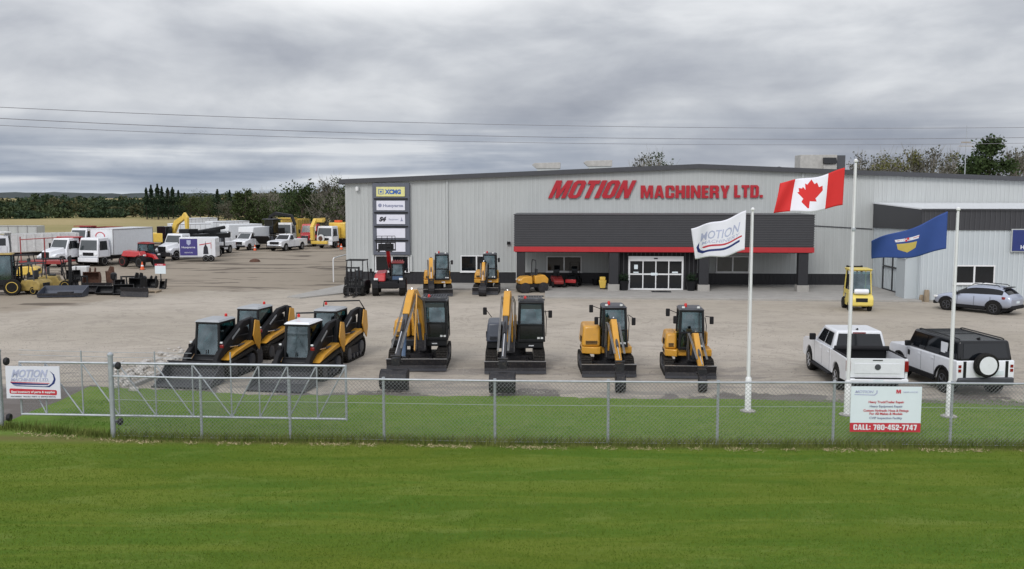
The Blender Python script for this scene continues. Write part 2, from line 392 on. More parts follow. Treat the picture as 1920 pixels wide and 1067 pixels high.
# ------------------------------------------------------------------ ground
def nodemat(name):
    m = bpy.data.materials.new(name); m.use_nodes = True; return m, m.node_tree, m.node_tree.nodes['Principled BSDF']
class NT:
    def __init__(s, t): s.t = t
    def tex(s, vec, scale, det=6, rough=.6, dist=0.0):
        n = s.t.nodes.new('ShaderNodeTexNoise'); n.inputs['Scale'].default_value = scale; n.inputs['Detail'].default_value = det; n.inputs['Roughness'].default_value = rough; n.inputs['Distortion'].default_value = dist
        s.t.links.new(vec, n.inputs['Vector']); return n.outputs['Fac']
    def map(s, vec, sc_, loc=(0, 0, 0), rot=(0, 0, 0)):
        n = s.t.nodes.new('ShaderNodeMapping'); n.inputs['Scale'].default_value = sc_; n.inputs['Location'].default_value = loc; n.inputs['Rotation'].default_value = rot
        s.t.links.new(vec, n.inputs[0]); return n.outputs[0]
    def rng(s, f, a, b, c=0.0, d=1.0):
        n = s.t.nodes.new('ShaderNodeMapRange'); n.interpolation_type = 'SMOOTHSTEP'
        for i, v in ((1, a), (2, b), (3, c), (4, d)): n.inputs[i].default_value = v
        s.t.links.new(f, n.inputs[0]); return n.outputs[0]
    def mix(s, f, a, b):
        n = s.t.nodes.new('ShaderNodeMix'); n.data_type = 'RGBA'
        if isinstance(f, float): n.inputs[0].default_value = f
        else: s.t.links.new(f, n.inputs[0])
        for i, v in ((6, a), (7, b)):
            if isinstance(v, tuple): n.inputs[i].default_value = v+(1,)
            else: s.t.links.new(v, n.inputs[i])
        return n.outputs[2]
    def math(s, op, a, b):
        n = s.t.nodes.new('ShaderNodeMath'); n.operation = op
        for i, v in enumerate((a, b)):
            if isinstance(v, (int, float)): n.inputs[i].default_value = v
            else: s.t.links.new(v, n.inputs[i])
        return n.outputs[0]
    def bump(s, h, b, st=.4, d=.03):
        n = s.t.nodes.new('ShaderNodeBump'); n.inputs['Strength'].default_value = st; n.inputs['Distance'].default_value = d
        s.t.links.new(h, n.inputs['Height']); s.t.links.new(n.outputs[0], b.inputs['Normal'])
# yard gravel and worn asphalt
YARD, t, b = nodemat('packed gravel and worn asphalt'); n = NT(t)
tcn = t.nodes.new('ShaderNodeTexCoord'); ov = tcn.outputs['Object']
sp = t.nodes.new('ShaderNodeSeparateXYZ'); t.links.new(ov, sp.inputs[0])
big = n.tex(n.map(ov, (.035, .07, 1)), 1.0, 5, .6)
med = n.tex(ov, .45, 8, .65)
fine = n.tex(ov, 9.0, 8, .75)
base = n.mix(n.rng(big, .35, .65), (.37, .332, .275), (.45, .404, .345))
base = n.mix(n.math('MULTIPLY', n.rng(med, .42, .7), .45), base, (.27, .24, .205))
ar = n.tex(n.map(ov, (.09, .16, 1), loc=(4, 1, 0), rot=(0, 0, .5)), 1.0, 7, .6, 3.5)
base = n.mix(n.math('MULTIPLY', n.math('MULTIPLY', n.rng(ar, .485, .50), n.math('SUBTRACT', 1.0, n.rng(ar, .515, .53))), .32), base, (.20, .178, .155))
base = n.mix(n.math('MULTIPLY', n.rng(fine, .35, .8), .28), base, (.22, .20, .18))
# browner gravel in the far left yard with dark wheel tracks
q_ = n.math('ADD', sp.outputs[1], n.math('MULTIPLY', n.math('MAXIMUM', n.math('MULTIPLY', n.math('ADD', sp.outputs[0], 22.0), -1.0), 0.0), 1.8))
yb = n.math('MULTIPLY', n.rng(n.math('ADD', q_, n.math('MULTIPLY', med, 7.0)), 66.5, 70.5), n.rng(n.math('MULTIPLY', sp.outputs[0], -1.0), 8., 13.))
base = n.mix(n.math('MULTIPLY', yb, .8), base, (.262, .222, .172))
trk = n.tex(n.map(ov, (.07, .26, 1), rot=(0, 0, .30)), 1.1, 6, .6, 2.2)
base = n.mix(n.math('MULTIPLY', n.math('MULTIPLY', n.rng(trk, .545, .62), yb), .85), base, (.088, .070, .054))
# faint sweeping tyre marks over the whole lot
tr2 = n.tex(n.map(ov, (.10, .42, 1), rot=(0, 0, -.10)), 1.0, 5, .6, 1.6)
base = n.mix(n.math('MULTIPLY', n.rng(tr2, .56, .74), .22), base, (.25, .22, .195))
# damp silty strip by the lawn
eq = n.math('SUBTRACT', n.math('ADD', sp.outputs[1], n.math('MULTIPLY', sp.outputs[0], .045)), 30.28)
wn = n.tex(n.map(ov, (.42, .25, 1)), 1.0, 5, .55, .4)
wet = n.math('SUBTRACT', 1.0, n.rng(n.math('SUBTRACT', eq, n.math('MULTIPLY', n.rng(wn, .40, .68), 1.5)), .0, .22))
base = n.mix(n.math('MULTIPLY', wet, .85), base, (.085, .074, .072))
wet2 = n.math('MULTIPLY', n.math('SUBTRACT', 1.0, n.rng(sp.outputs[1], 33.5, 40.)), n.rng(n.tex(n.map(ov, (.28, .9, 1)), 1.0, 7, .65, 1.0), .48, .60))
base = n.mix(n.math('MULTIPLY', wet2, .6), base, (.18, .165, .158))
t.links.new(base, b.inputs['Base Color']); b.inputs['Roughness'].default_value = .9; b.inputs['Specular IOR Level'].default_value = .3
n.bump(fine, b, .35, .02)
# lawn
LAWN, t, b = nodemat('lawn grass'); n = NT(t)
tcn = t.nodes.new('ShaderNodeTexCoord'); ov = tcn.outputs['Object']
sp = t.nodes.new('ShaderNodeSeparateXYZ'); t.links.new(ov, sp.inputs[0])
big = n.tex(n.map(ov, (.10, .35, 1)), 1.0, 5, .6, .4); med = n.tex(ov, 1.6, 8, .7); fine = n.tex(n.map(ov, (26, 14, 1)), 1.0, 5, .8)
base = n.mix(n.rng(big, .32, .68), (.122, .168, .016), (.084, .166, .016))
base = n.mix(n.math('MULTIPLY', n.rng(med, .5, .75), .5), base, (.17, .19, .04))
base = n.mix(n.math('MULTIPLY', n.rng(fine, .3, .75), .45), base, (.060, .100, .012))
# mower passes and paler worn patches
mw = n.tex(n.map(ov, (.14, 1.0, 1), rot=(0, 0, .02)), 1.0, 6, .62, .9)
base = n.mix(n.math('MULTIPLY', n.rng(mw, .48, .62), .55), base, (.155, .195, .028))
base = n.mix(n.math('MULTIPLY', n.rng(mw, .50, .38), .42), base, (.060, .128, .012))
pt = n.tex(n.map(ov, (.5, 1.2, 1), loc=(3, 9, 0)), 1.0, 6, .65, .6)
base = n.mix(n.math('MULTIPLY', n.rng(pt, .52, .66), .5), base, (.165, .215, .045))
# beyond the fence the lawn is drier
dry = n.rng(sp.outputs[1], 24.6, 25.3)
base = n.mix(n.math('MULTIPLY', n.math('MULTIPLY', dry, n.rng(med, .42, .62)), .6), base, (.18, .19, .075))
base = n.mix(n.math('MULTIPLY', dry, .45), base, (.135, .245, .040))
# bare, strawy line below the fence
ln = n.math('ABSOLUTE', n.math('SUBTRACT', n.math('ADD', sp.outputs[1], n.math('MULTIPLY', sp.outputs[0], .035)), 24.72), 0.0)
ln = n.math('SUBTRACT', 1.0, n.rng(n.math('ADD', ln, n.math('MULTIPLY', med, .7)), .3, .95))
base = n.mix(n.math('MULTIPLY', ln, .8), base, (.15, .125, .05))
t.links.new(base, b.inputs['Base Color']); b.inputs['Roughness'].default_value = .95; b.inputs['Specular IOR Level'].default_value = .15
n.bump(n.math('ADD', fine, med), b, .6, .05)
# farmland reaching the horizon
FARM, t, b = nodemat('farmland'); n = NT(t)
tcn = t.nodes.new('ShaderNodeTexCoord'); ov = tcn.outputs['Object']
big = n.tex(n.map(ov, (.012, .03, 1)), 1.0, 4, .55); med = n.tex(ov, .25, 8, .7)
base = n.mix(n.rng(big, .4, .6), (.36, .295, .155), (.27, .24, .11))
base = n.mix(n.math('MULTIPLY', n.rng(med, .45, .7), .4), base, (.20, .165, .075))
t.links.new(base, b.inputs['Base Color']); b.inputs['Roughness'].default_value = 1.0; b.inputs['Specular IOR Level'].default_value = .1

def sheet(name, pts, z, m):
    me = bpy.data.meshes.new(name); bm = bmesh.new()
    f = bm.faces.new([bm.verts.new((x, y, z)) for x, y in pts]); bmesh.ops.triangulate(bm, faces=[f]); bm.to_mesh(me); bm.free()
    me.materials.append(m); o = bpy.data.objects.new(name, me); link(o); tag(o, kind='structure'); return o
sheet('ground', [(-3500, -60), (3500, -60), (3500, 5200), (-3500, 5200)], -.03, FARM)
sheet('yard', [(-120, -20), (80, -20), (80, 118), (-14, 128), (-14, 140), (-50, 146), (-120, 118)], 0, YARD)
edge = [(-400, 835), (-200, 815), (-60, 803), (25, 786), (67, 768), (112, 752), (140, 738), (169, 724), (230, 727), (292, 731), (360, 733), (420, 737), (500, 740), (600, 742), (700, 742), (800, 742), (900, 742), (1000, 744), (1100, 746), (1200, 747), (1300, 748), (1400, 750), (1500, 752), (1600, 755), (1700, 757), (1800, 758), (1920, 760), (2200, 768), (2700, 780)]
ep = [G(*p) for p in edge]; rp = []
for a, c in zip(ep[:-1], ep[1:]):
    k = max(2, int(math.dist(a, c)/.18))
    for i in range(k):
        f = i/k; rp.append((a[0]+(c[0]-a[0])*f, a[1]+(c[1]-a[1])*f+random.gauss(0, .035)+.10*math.sin(a[0]+f*3)))
sheet('lawn', [(-60, -20)]+[(-60, rp[0][1])]+rp+[(60, rp[-1][1]), (60, -20)], .004, LAWN)
# concrete walk in front of the building is added with the building

# grass blades (uncountable)
def blades(n, fx, h0, h1, wd, m, name, label, lean=.5):
    xy = fx(n); h = rng.uniform(h0, h1, n); a = rng.uniform(0, 2*PI, n); l = rng.uniform(0, lean, n)*h; la = rng.uniform(0, 2*PI, n)
    v = np.zeros((n, 3, 3)); w2 = wd*rng.uniform(.6, 1.3, n)
    v[:, 0, 0] = xy[:, 0]-np.cos(a)*w2; v[:, 0, 1] = xy[:, 1]-np.sin(a)*w2
    v[:, 1, 0] = xy[:, 0]+np.cos(a)*w2; v[:, 1, 1] = xy[:, 1]+np.sin(a)*w2
    v[:, 2, 0] = xy[:, 0]+np.cos(la)*l; v[:, 2, 1] = xy[:, 1]+np.sin(la)*l; v[:, 2, 2] = h
    me = bpy.data.meshes.new(name); me.vertices.add(3*n); me.vertices.foreach_set('co', v.ravel())
    me.loops.add(3*n); me.loops.foreach_set('vertex_index', np.arange(3*n)); me.polygons.add(n)
    me.polygons.foreach_set('loop_start', np.arange(0, 3*n, 3)); me.polygons.foreach_set('loop_total', np.full(n, 3)); me.update()
    me.materials.append(m); o = bpy.data.objects.new(name, me); link(o); tag(o, label, 'grass', kind='stuff'); return o
GRS = mat('grass blades', (.150, .200, .028), .8, var=.35, scale=1.6, col2=(.072, .135, .012), spec=.1, stretch=(.4, 1.2, 1))
GRSD = mat('dry grass blades', (.17, .19, .055), .8, scale=1.3, col2=(.07, .11, .02), spec=.1)
STRAW = mat('straw', (.42, .35, .20), .9, scale=4)
def fline(x): return 24.70-.035*x if False else np.interp(x, [-20, -14.7, -11, -8.5, -3.5, -.46, 5.5, 11.7, 30], [26.6, 26.37, 25.3, 25.02, 24.86, 24.64, 24.43, 24.32, 24.0])
def f_front(n):
    y = rng.uniform(14.5, 24.6, n); x = rng.uniform(-.66, .66, n)*y*1.0; return np.stack([x, y], 1)
blades(170000, f_front, .012, .05, .0075, GRS, 'mown_grass', 'short mown green grass in front of the fence', .9)
def f_line(n):
    x = rng.uniform(-16, 17, n); cl = (np.sin(x*3.1)+np.sin(x*7.3+1)+np.sin(x*1.3)); y = fline(x)+rng.normal(0, .16, n)+.02*cl; return np.stack([x, y], 1)
blades(15000, f_line, .05, .30, .010, GRSD, 'fence_line_grass', 'longer untrimmed grass along the foot of the fence', .6)
def f_straw(n):
    x = rng.uniform(-16, 17, n); k = np.sin(x*2.3)+np.sin(x*5.1+2)+.3; x = x[k > 0][:]; x = np.resize(x, n); y = fline(x)-.35+rng.normal(0, .10, n); return np.stack([x, y], 1)
blades(3200, f_straw, .01, .04, .022, STRAW, 'dead_straw', 'pale dead straw lying on the grass before the fence', 6)
def f_back(n):
    y = rng.uniform(25, 30, n); x = rng.uniform(-.5, .58, n)*y*1.0; x = np.maximum(x, -14+(y-25)*0+rng.uniform(0, 1, n)); return np.stack([x, y], 1)
GRB = mat('lawn blades', (.145, .26, .042), .8, scale=.8, col2=(.08, .165, .022), spec=.1, stretch=(.3, 1.2, 1))
blades(40000, f_back, .02, .06, .009, GRB, 'lawn_grass', 'mown grass strip between the fence and the parking lot', .9)

GRIT = mat('loose stone chips', (.46, .43, .38), .9, scale=2, col2=(.16, .145, .13))
n_ = 26000; gy_ = 31+18*rng.uniform(0, 1, n_)**1.5; gx_ = rng.uniform(-.62, .62, n_)*gy_
c_ = np.stack([gx_, gy_, np.full(n_, .012)], 1); c_ = c_[~((gx_ < -9) & (gy_ < 33))]
def chips(name, c, s):
    n = len(c); a = rng.uniform(0, 2*PI, n); s = s*rng.uniform(.4, 1.3, n); v = np.zeros((n, 4, 3))
    for k in range(3): v[:, k, 0] = c[:, 0]+np.cos(a+k*2.09)*s; v[:, k, 1] = c[:, 1]+np.sin(a+k*2.09)*s; v[:, k, 2] = .001
    v[:, 3] = c; v[:, 3, 2] = s*.7
    idx = (np.arange(n)[:, None]*4+np.array([0, 1, 3, 1, 2, 3, 2, 0, 3])).ravel(); me = bpy.data.meshes.new(name); me.vertices.add(4*n); me.vertices.foreach_set('co', v.ravel()); me.loops.add(9*n); me.loops.foreach_set('vertex_index', idx)
    me.polygons.add(3*n); me.polygons.foreach_set('loop_start', np.arange(0, 9*n, 3)); me.polygons.foreach_set('loop_total', np.full(3*n, 3)); me.materials.append(GRIT); me.update(); return tag(link_(bpy.data.objects.new(name, me)), 'loose grey stone chips scattered over the parking lot', 'gravel', kind='stuff')
def link_(o): C.objects.link(o); return o
chips('loose_gravel', c_, .026)
# ------------------------------------------------------------------ trees
def leafmat(name, c1, c2): return mat(name, c1, .8, scale=.9, col2=c2, spec=.15)
L_SPR = leafmat('spruce needles', (.030, .052, .026), (.012, .022, .013))
L_DEC = leafmat('dark green leaves', (.062, .085, .028), (.022, .034, .012))
L_YEL = leafmat('yellowing leaves', (.155, .15, .055), (.05, .06, .022))
L_GRY = leafmat('sparse grey green leaves', (.12, .115, .085), (.05, .052, .036))
L_BIG = leafmat('deep green poplar leaves', (.05, .078, .026), (.018, .03, .011))
def quads_mesh(name, c, s, mats, mi=None, parent=None, flat=.0):
    n = len(c); a = rng.normal(size=(n, 3)); a /= np.linalg.norm(a, axis=1)[:, None]; b_ = rng.normal(size=(n, 3)); b_ = np.cross(a, b_); b_ /= np.linalg.norm(b_, axis=1)[:, None]
    s = np.asarray(s).reshape(-1, 1)*np.ones((n, 1)); v = np.stack([c-a*s, c+b_*s*.6, c+a*s, c-b_*s*.6], 1)
    me = bpy.data.meshes.new(name); me.vertices.add(4*n); me.vertices.foreach_set('co', v.ravel()); me.loops.add(4*n); me.loops.foreach_set('vertex_index', np.arange(4*n))
    me.polygons.add(n); me.polygons.foreach_set('loop_start', np.arange(0, 4*n, 4)); me.polygons.foreach_set('loop_total', np.full(n, 4))
    for m in mats: me.materials.append(m)
    if mi is not None: me.polygons.foreach_set('material_index', mi)
    me.update(); o = bpy.data.objects.new(name, me); link(o, parent); return o
def tree(x, y, h, r, label, kind='dec', lm=None, group=None, n=2600, cat='tree', z0=.22):
    spr = kind == 'spruce'
    t = thing('spruce_tree' if spr else 'deciduous_tree', label, cat, (x, y, -.03), 0, group)
    tr = MB(); bk = BIRCH if kind == 'bare' else BARK
    bend = rng.normal(0, .02*h, 2)
    tr.tube([(0, 0, 0), (bend[0]*.4, bend[1]*.4, h*.4), (bend[0], bend[1], h*.93)], h*.018+.05, 7, r2=.02)
    cs = []
    if spr:
        for i in range(n):
            f = rng.uniform()**.8; zz = h*(.08+.92*f); rr = r*(1-f)**.85*(.75+.35*math.sin(f*h*2.6+rng.uniform(0, 1.2)))
            a = rng.uniform(0, 2*PI); q = rr*rng.uniform(.3, 1.05); cs.append((math.cos(a)*q, math.sin(a)*q, zz-.12*q))
        cs = np.array(cs); sz = .02*h+.08
    else:
        K = 26 if kind != 'bare' else 52; cl = []
        for i in range(K):
            d = rng.normal(size=3); d /= np.linalg.norm(d); q = rng.uniform(.35, 1.0)**.6
            zz = h*(z0+(1-z0)/2)+d[2]*h*(1-z0)/2*q*.96; fz = (zz/h-z0)/(1-z0)
            wr = r*math.sin(PI*min(1, max(.08, fz*.85+.13)))**.6
            p = np.array([d[0]*wr*q, d[1]*wr*q, zz]); cl.append(p)
            zb = zz*rng.uniform(.45, .75); f0 = zb/h
            tr.tube([(bend[0]*f0, bend[1]*f0, zb), ((bend[0]*f0+p[0])*.55, (bend[1]*f0+p[1])*.55, (zb+zz)*.52), tuple(p)], .012*h*(1-f0)+.02, 5, r2=.012, cap=False)
            if kind == 'bare':
                for j in range(7):
                    e = p+rng.normal(0, .16*r+.2, 3)+np.array([0, 0, .35]); tr.tube([tuple(p*.85+np.array([bend[0]*.1, 0, zz*.02])), tuple(e)], .022, 3, r2=.01, cap=False)
        for p in cl:
            k = n//K; s_ = (.15 if kind == 'bare' else .22)*r*rng.uniform(.7, 1.25)
            cs.append(p+rng.normal(0, s_, (k, 3))*np.array([1, 1, .75]))
        cs = np.concatenate(cs); sz = (.09 if kind == 'bare' else .13)+.006*h
        cs[:, 2] = np.maximum(cs[:, 2], .3)
    tr.build('trunk', bk, t, smooth=True)
    quads_mesh('crown', cs, sz*rng.uniform(.5, 1.3, len(cs)), [lm or (L_SPR if spr else L_DEC)], parent=t)
    return t
def at(px, Y): return ((px-960)/1750*(Y*math.cos(PITCH)+CAMH*math.sin(PITCH)), Y)
def ztop(py, Y): return CAMH+(364-py)/1750*Y
# spruces left
for i, (px, Y, top, lab) in enumerate([(276, 250, 352, 'dark spruce at the left end of the tall spruce clump'), (285, 256, 347, 'tall spruce second from the left in the clump'),
        (297, 248, 345, 'tallest pointed spruce of the clump above the wood'), (305, 260, 350, 'spruce just right of the tallest one'), (316, 250, 352, 'narrow spruce in the middle of the clump'),
        (325, 258, 351, 'pointed spruce right of the clump centre'), (336, 250, 357, 'rounded spruce near the right end of the clump'), (347, 262, 361, 'low spruce at the right end of the clump'),
        (409, 235, 355, 'lone pointed spruce right of the clump'), (432, 232, 357, 'small pointed spruce beside the lone one')]):
    x, y = at(px, Y); tree(x, y, ztop(top, Y), 2.1+.35*(i % 3), lab, 'spruce', group='spruces at the edge of the wood', n=1100)
for px, Y, top, r, k, lm, lab, n_ in [
        (376, 240, 362, 3.6, 'dec', L_DEC, 'low rounded dark tree right of the spruce clump', 1500), (392, 236, 366, 3.0, 'dec', L_DEC, 'low dark tree in front of the lone spruce', 1300),
        (357, 240, 364, 3.0, 'dec', L_DEC, 'low rounded dark tree at the foot of the spruces', 1300),
        (428, 215, 375, 2.6, 'dec', L_GRY, 'small brownish tree standing in the yellow field', 1200),
        (462, 150, 345, 2.0, 'dec', L_DEC, 'slim dark tree at the left of the group behind the white box van', 2200),
        (480, 152, 350, 2.8, 'dec', L_DEC, 'rounded green tree in the group behind the white box van', 2400), (498, 158, 352, 2.4, 'bare', L_GRY, 'thin leafed tree behind the tracked excavator', 1700),
        (516, 165, 358, 2.2, 'bare', L_GRY, 'thin small tree right of the tracked excavator', 1500), (566, 140, 338, 3.4, 'dec', L_BIG, 'broad pointed green tree behind the white pickup', 4200),
        (545, 150, 360, 2.2, 'dec', L_DEC, 'low bush like tree left of the broad pointed tree', 1600), (596, 146, 350, 2.0, 'dec', L_DEC, 'dark tree behind the yellow truck', 1800),
        (610, 128, 338, 2.3, 'bare', L_GRY, 'sparse leafed tall tree behind the yellow truck', 1900), (628, 126, 333, 2.3, 'bare', L_DEC, 'tall sparse tree nearest the corner of the building', 2300),
        (645, 130, 345, 2.1, 'dec', L_DEC, 'dark tree half hidden by the corner of the building', 2000), (664, 132, 338, 2.3, 'bare', L_GRY, 'sparse tree mostly hidden behind the building corner', 1500)]:
    x, y = at(px, Y); tree(x, y, ztop(top, Y), r, lab, k, lm, 'trees behind the machinery yard', n=n_, z0=.12)
# right, behind the building
for px, Y, top, r, k, lm, lab, n_ in [
        (1205, 135, 290, 3.0, 'bare', L_GRY, 'left half of the small tree pair above the roof peak', 1500), (1228, 138, 282, 3.4, 'bare', L_BIG, 'right half of the small tree pair above the roof peak', 2000), (1252, 142, 300, 2.6, 'bare', L_GRY, 'low sparse tree right of the pair above the roof peak', 900),
        (1607, 118, 287, 2.7, 'bare', L_GRY, 'sparse tree right beside the rooftop unit', 1500), (1633, 124, 292, 2.5, 'bare', L_GRY, 'short sparse tree second from the rooftop unit', 1300), (1662, 116, 282, 3.0, 'bare', L_YEL, 'twiggy yellowing tree third from the rooftop unit', 1700),
        (1706, 120, 276, 3.0, 'bare', L_YEL, 'twiggy tree fourth from the rooftop unit', 1800), (1744, 118, 278, 2.8, 'bare', L_GRY, 'pale twiggy tree left of the thin mast', 1500), (1780, 122, 283, 2.6, 'bare', L_YEL, 'yellowing tree just beside the thin mast', 1600),
        (1845, 112, 254, 2.7, 'dec', L_BIG, 'tallest dense dark green tree behind the building', 6000), (1826, 118, 285, 2.4, 'dec', L_DEC, 'lower green tree at the left foot of the tallest tree', 1500),
        (1893, 116, 270, 2.8, 'bare', L_GRY, 'pale twiggy tree right of the tallest tree', 1700), (1925, 120, 268, 3.0, 'bare', L_GRY, 'pale twiggy tree at the right edge of the picture', 1700), (1965, 118, 275, 3.0, 'bare', L_YEL, 'sparse tree beyond the right edge of the picture', 1300)]:
    x, y = at(px, Y); tree(x, y, ztop(top, Y), r, lab, k, lm, 'trees behind the building', n=n_, z0=.3)
# far wood, one mass
cs = []; mi = []; ss = []
for row, (Y0, dY, hmin, hmax) in enumerate([(252, 14, 4.2, 6.4), (275, 16, 4.4, 6.6), (305, 20, 4.6, 6.8), (360, 30, 4.8, 7.0), (430, 40, 4.5, 6.8), (520, 50, 5.0, 7.2)]):
    x = -.75*Y0
    while x < -.12*Y0:
        sh = max(0, (x/Y0+.55))*140 if row < 3 else 0
        h = (.84+.30*math.sin(x*.06+row*2)+.18*math.sin(x*.021+row))*rng.uniform(hmin, hmax)*rng.choice([.72, .9, 1.0, 1.0, 1.12, 1.25]); r = rng.uniform(1.8, 4.8); k = 190 if row < 3 else 90
        if -.50 < x/Y0 < -.38 and row > 1: h *= .72
        d = rng.normal(size=(k, 3)); d /= np.linalg.norm(d, axis=1)[:, None]; d *= rng.uniform(.5, 1.05, (k, 1))
        p = d*np.array([r, r, h*.52])+np.array([x, Y0+sh+rng.uniform(0, dY), h*.48]); p[:, 2] = np.maximum(p[:, 2], .05)
        cs.append(p); mi.append(np.full(k, int(rng.choice([0, 0, 0, 1, 1, 2])))); ss.append(np.full(k, .55 if row < 3 else .8)); x += r*rng.uniform(.45, .9)
W1 = leafmat('far wood leaves dark', (.042, .070, .034), (.018, .030, .018)); W2 = leafmat('far wood leaves olive', (.068, .090, .038), (.028, .042, .020)); W3 = leafmat('far wood leaves brownish', (.095, .095, .042), (.038, .042, .022))
o = quads_mesh('far_wood', np.concatenate(cs), np.concatenate(ss), [W1, W2, W3], np.concatenate(mi)); tag(o, 'mixed dark green wood stretching along the far edge of the field', 'wood', kind='stuff')
# low far ridge on the horizon
HILL = mat('distant ridge', (.045, .058, .060), .95, scale=.02, var=.3)
m = MB()
for Y0, zz, a0 in ((1500, 9, 0), (2300, 15, 1.7)):
    xs = np.linspace(-1900, 1900, 160)
    top = [zz*(.75+.18*math.sin(x*.004+a0)+.07*math.sin(x*.021)+.05*rng.normal()) for x in xs]
    n0 = len(m.v); vs = []
    for x, q in zip(xs, top): vs += [(x, Y0, -.03), (x, Y0+25, q), (x, Y0+200, -.03)]
    m.add(vs, [(3*i+j, 3*i+3+j, 3*i+4+j, 3*i+1+j) for i in range(len(xs)-1) for j in (0, 1)])
tag(m.build('hills', HILL), kind='structure')
# ------------------------------------------------------------------ building
BROT = -R(3.43); BO = (-12.42, 69.8)
def bw(u, v, z=0):   # building-local to world
    c, s = math.cos(BROT), math.sin(BROT); return (BO[0]+u*c-v*s, BO[1]+u*s+v*c, z)
BU = 52.0; BV = 45.0
def roofz(u): return 7.62+(8.70-7.62)*(1-abs(u-26)/26)
bt = thing('main_building', 'long pale grey metal clad machinery dealership with a shallow gable roof and charcoal canopy', 'building', (BO[0], BO[1], 0), BROT)
bld('wall', [SIDING], bt, lambda m: m.prism([(0, .95), (BU, .95), (BU, roofz(BU)), (26, roofz(26)), (0, roofz(0))], 0, BV, 'y'))
def ribs(m):
    u = .15
    while u < BU:
        if not (38.45 < u):
            m.box(u-.035, u+.035, -.024, .0, .97, roofz(u)-.12)
            m.box(u+.12, u+.135, -.008, .0, .97, roofz(u)-.12)
        else: m.box(u-.035, u+.035, -.024, .0, 6.05, roofz(u)-.12)
        u += .305
    v = .2
    while v < BV: m.box(-.035, 0, v-.045, v+.045, .97, 7.5); v += .305
bld('wall_rib', SIDINGR, bt, ribs)
bld('wainscot', WAINS, bt, lambda m: [m.box(.003, BU-.01, .003, BV-.01, -.02, .946)]+[m.box(.1+.3*i, .16+.3*i, -.022, .003, 0, .93) for i in range(128)])
bld('base_trim', SIDINGR, bt, lambda m: m.box(-.05, 38.5, -.06, -.002, .93, .985))
def roof(m):
    for a, b_ in ((0, 26), (26, BU)):
        za, zb = roofz(a)+.02, roofz(b_)+.02; ea = -.35 if a == 0 else 0; eb = .35 if b_ == BU else 0
        m.hexa([(a+ea, -.3, za), (b_+eb, -.3, zb), (b_+eb, BV+.3, zb), (a+ea, BV+.3, za)], [(a+ea, -.3, za+.1), (b_+eb, -.3, zb+.1), (b_+eb, BV+.3, zb+.1), (a+ea, BV+.3, za+.1)])
rf = bld('roof', SIDING, bt, roof)
def trim(m):
    for a, b_ in ((0, 26), (26, BU)):
        za, zb = roofz(a), roofz(b_); ea = -.38 if a == 0 else 0; eb = .38 if b_ == BU else 0
        m.hexa([(a+ea, -.36, za-.16), (b_+eb, -.36, zb-.16), (b_+eb, -.303, zb-.16), (a+ea, -.303, za-.16)], [(a+ea, -.36, za+.17), (b_+eb, -.36, zb+.17), (b_+eb, -.303, zb+.17), (a+ea, -.303, za+.17)])
        m.hexa([(a+ea*.9, -.303, za-.14), (b_+eb*.9, -.303, zb-.14), (b_+eb*.9, -.04, zb-.14), (a+ea*.9, -.04, za-.14)], [(a+ea*.9, -.303, za-.10), (b_+eb*.9, -.303, zb-.10), (b_+eb*.9, -.04, zb-.10), (a+ea*.9, -.04, za-.10)])
    m.box(-.42, -.352, -.3, BV, 7.42, 7.60)
bld('roof_trim', TRIM, bt, trim)
def window(u0, u1, z0, z1, y=-.002, parent=bt, mull=True, glass=GLASS, fm=POLEW, name='window'):
    f = MB(); t_ = .08
    f.box(u0, u1, y-.07, y, z0, z0+t_); f.box(u0, u1, y-.07, y, z1-t_, z1)
    f.box(u0, u0+t_, y-.07, y, z0+t_, z1-t_); f.box(u1-t_, u1, y-.07, y, z0+t_, z1-t_)
    if mull: c = (u0+u1)/2; f.box(c-.05, c+.05, y-.072, y, z0+t_, z1-t_)
    f.box(u0-.05, u1+.05, y-.12, y-.07, z0-.06, z0+.02)
    o = f.build(name, fm, parent)
    if mull:
        c = (u0+u1)/2
        bld('pane', glass, o, lambda m: m.box(u0+t_, c-.05, y-.03, y-.002, z0+t_, z1-t_)); bld('pane', glass, o, lambda m: m.box(c+.05, u1-t_, y-.03, y-.002, z0+t_, z1-t_))
    else: bld('pane', glass, o, lambda m: m.box(u0+t_, u1-t_, y-.03, y-.002, z0+t_, z1-t_))
    return o
window(2.2, 4.75, .93, 2.15, y=-.04); window(8.62, 11.0, .95, 2.18, y=-.04); window(15.0, 17.6, .98, 2.15, y=-.04); window(27.4, 29.8, 1.0, 2.2, y=-.04, glass=TGLASS)
# reveal jambs under the sign tower
bld('window_surround', SIDINGR, bt, lambda m: [m.box(1.95, 2.15, -.16, -.04, .95, 2.2), m.box(4.8, 5.0, -.16, -.04, .95, 2.2)])
# canopy
cn = bld('canopy', DARKSID, bt, lambda m: [m.box(12.9, 33.1, -5.0, -.04, 3.12, 5.28)])
bld('canopy_rib', DARKRIB, cn, lambda m: [m.box(12.87, 33.13, -5.035, -4.9, 3.22+.158*i, 3.28+.158*i) for i in range(13)]+[m.box(12.85, 33.15, -5.06, -.04, 5.283, 5.33)])
bld('fascia_band', REDB, cn, lambda m: m.box(12.86, 33.14, -5.05, -.04, 2.77, 3.117))
bld('soffit', MATTEB, cn, lambda m: m.box(12.95, 33.05, -4.95, -.05, 2.72, 2.767))
for u0, u1 in ((13.05, 13.62), (19.40, 20.04), (25.5, 26.15), (32.15, 32.8)):
    c = bld('column', WAINS, cn, lambda m: m.box(u0, u1, -4.95, -4.4, .55, 2.717)); bld('column_base', CONC, c, lambda m: m.box(u0-.07, u1+.07, -5.02, -4.33, .1, .55))
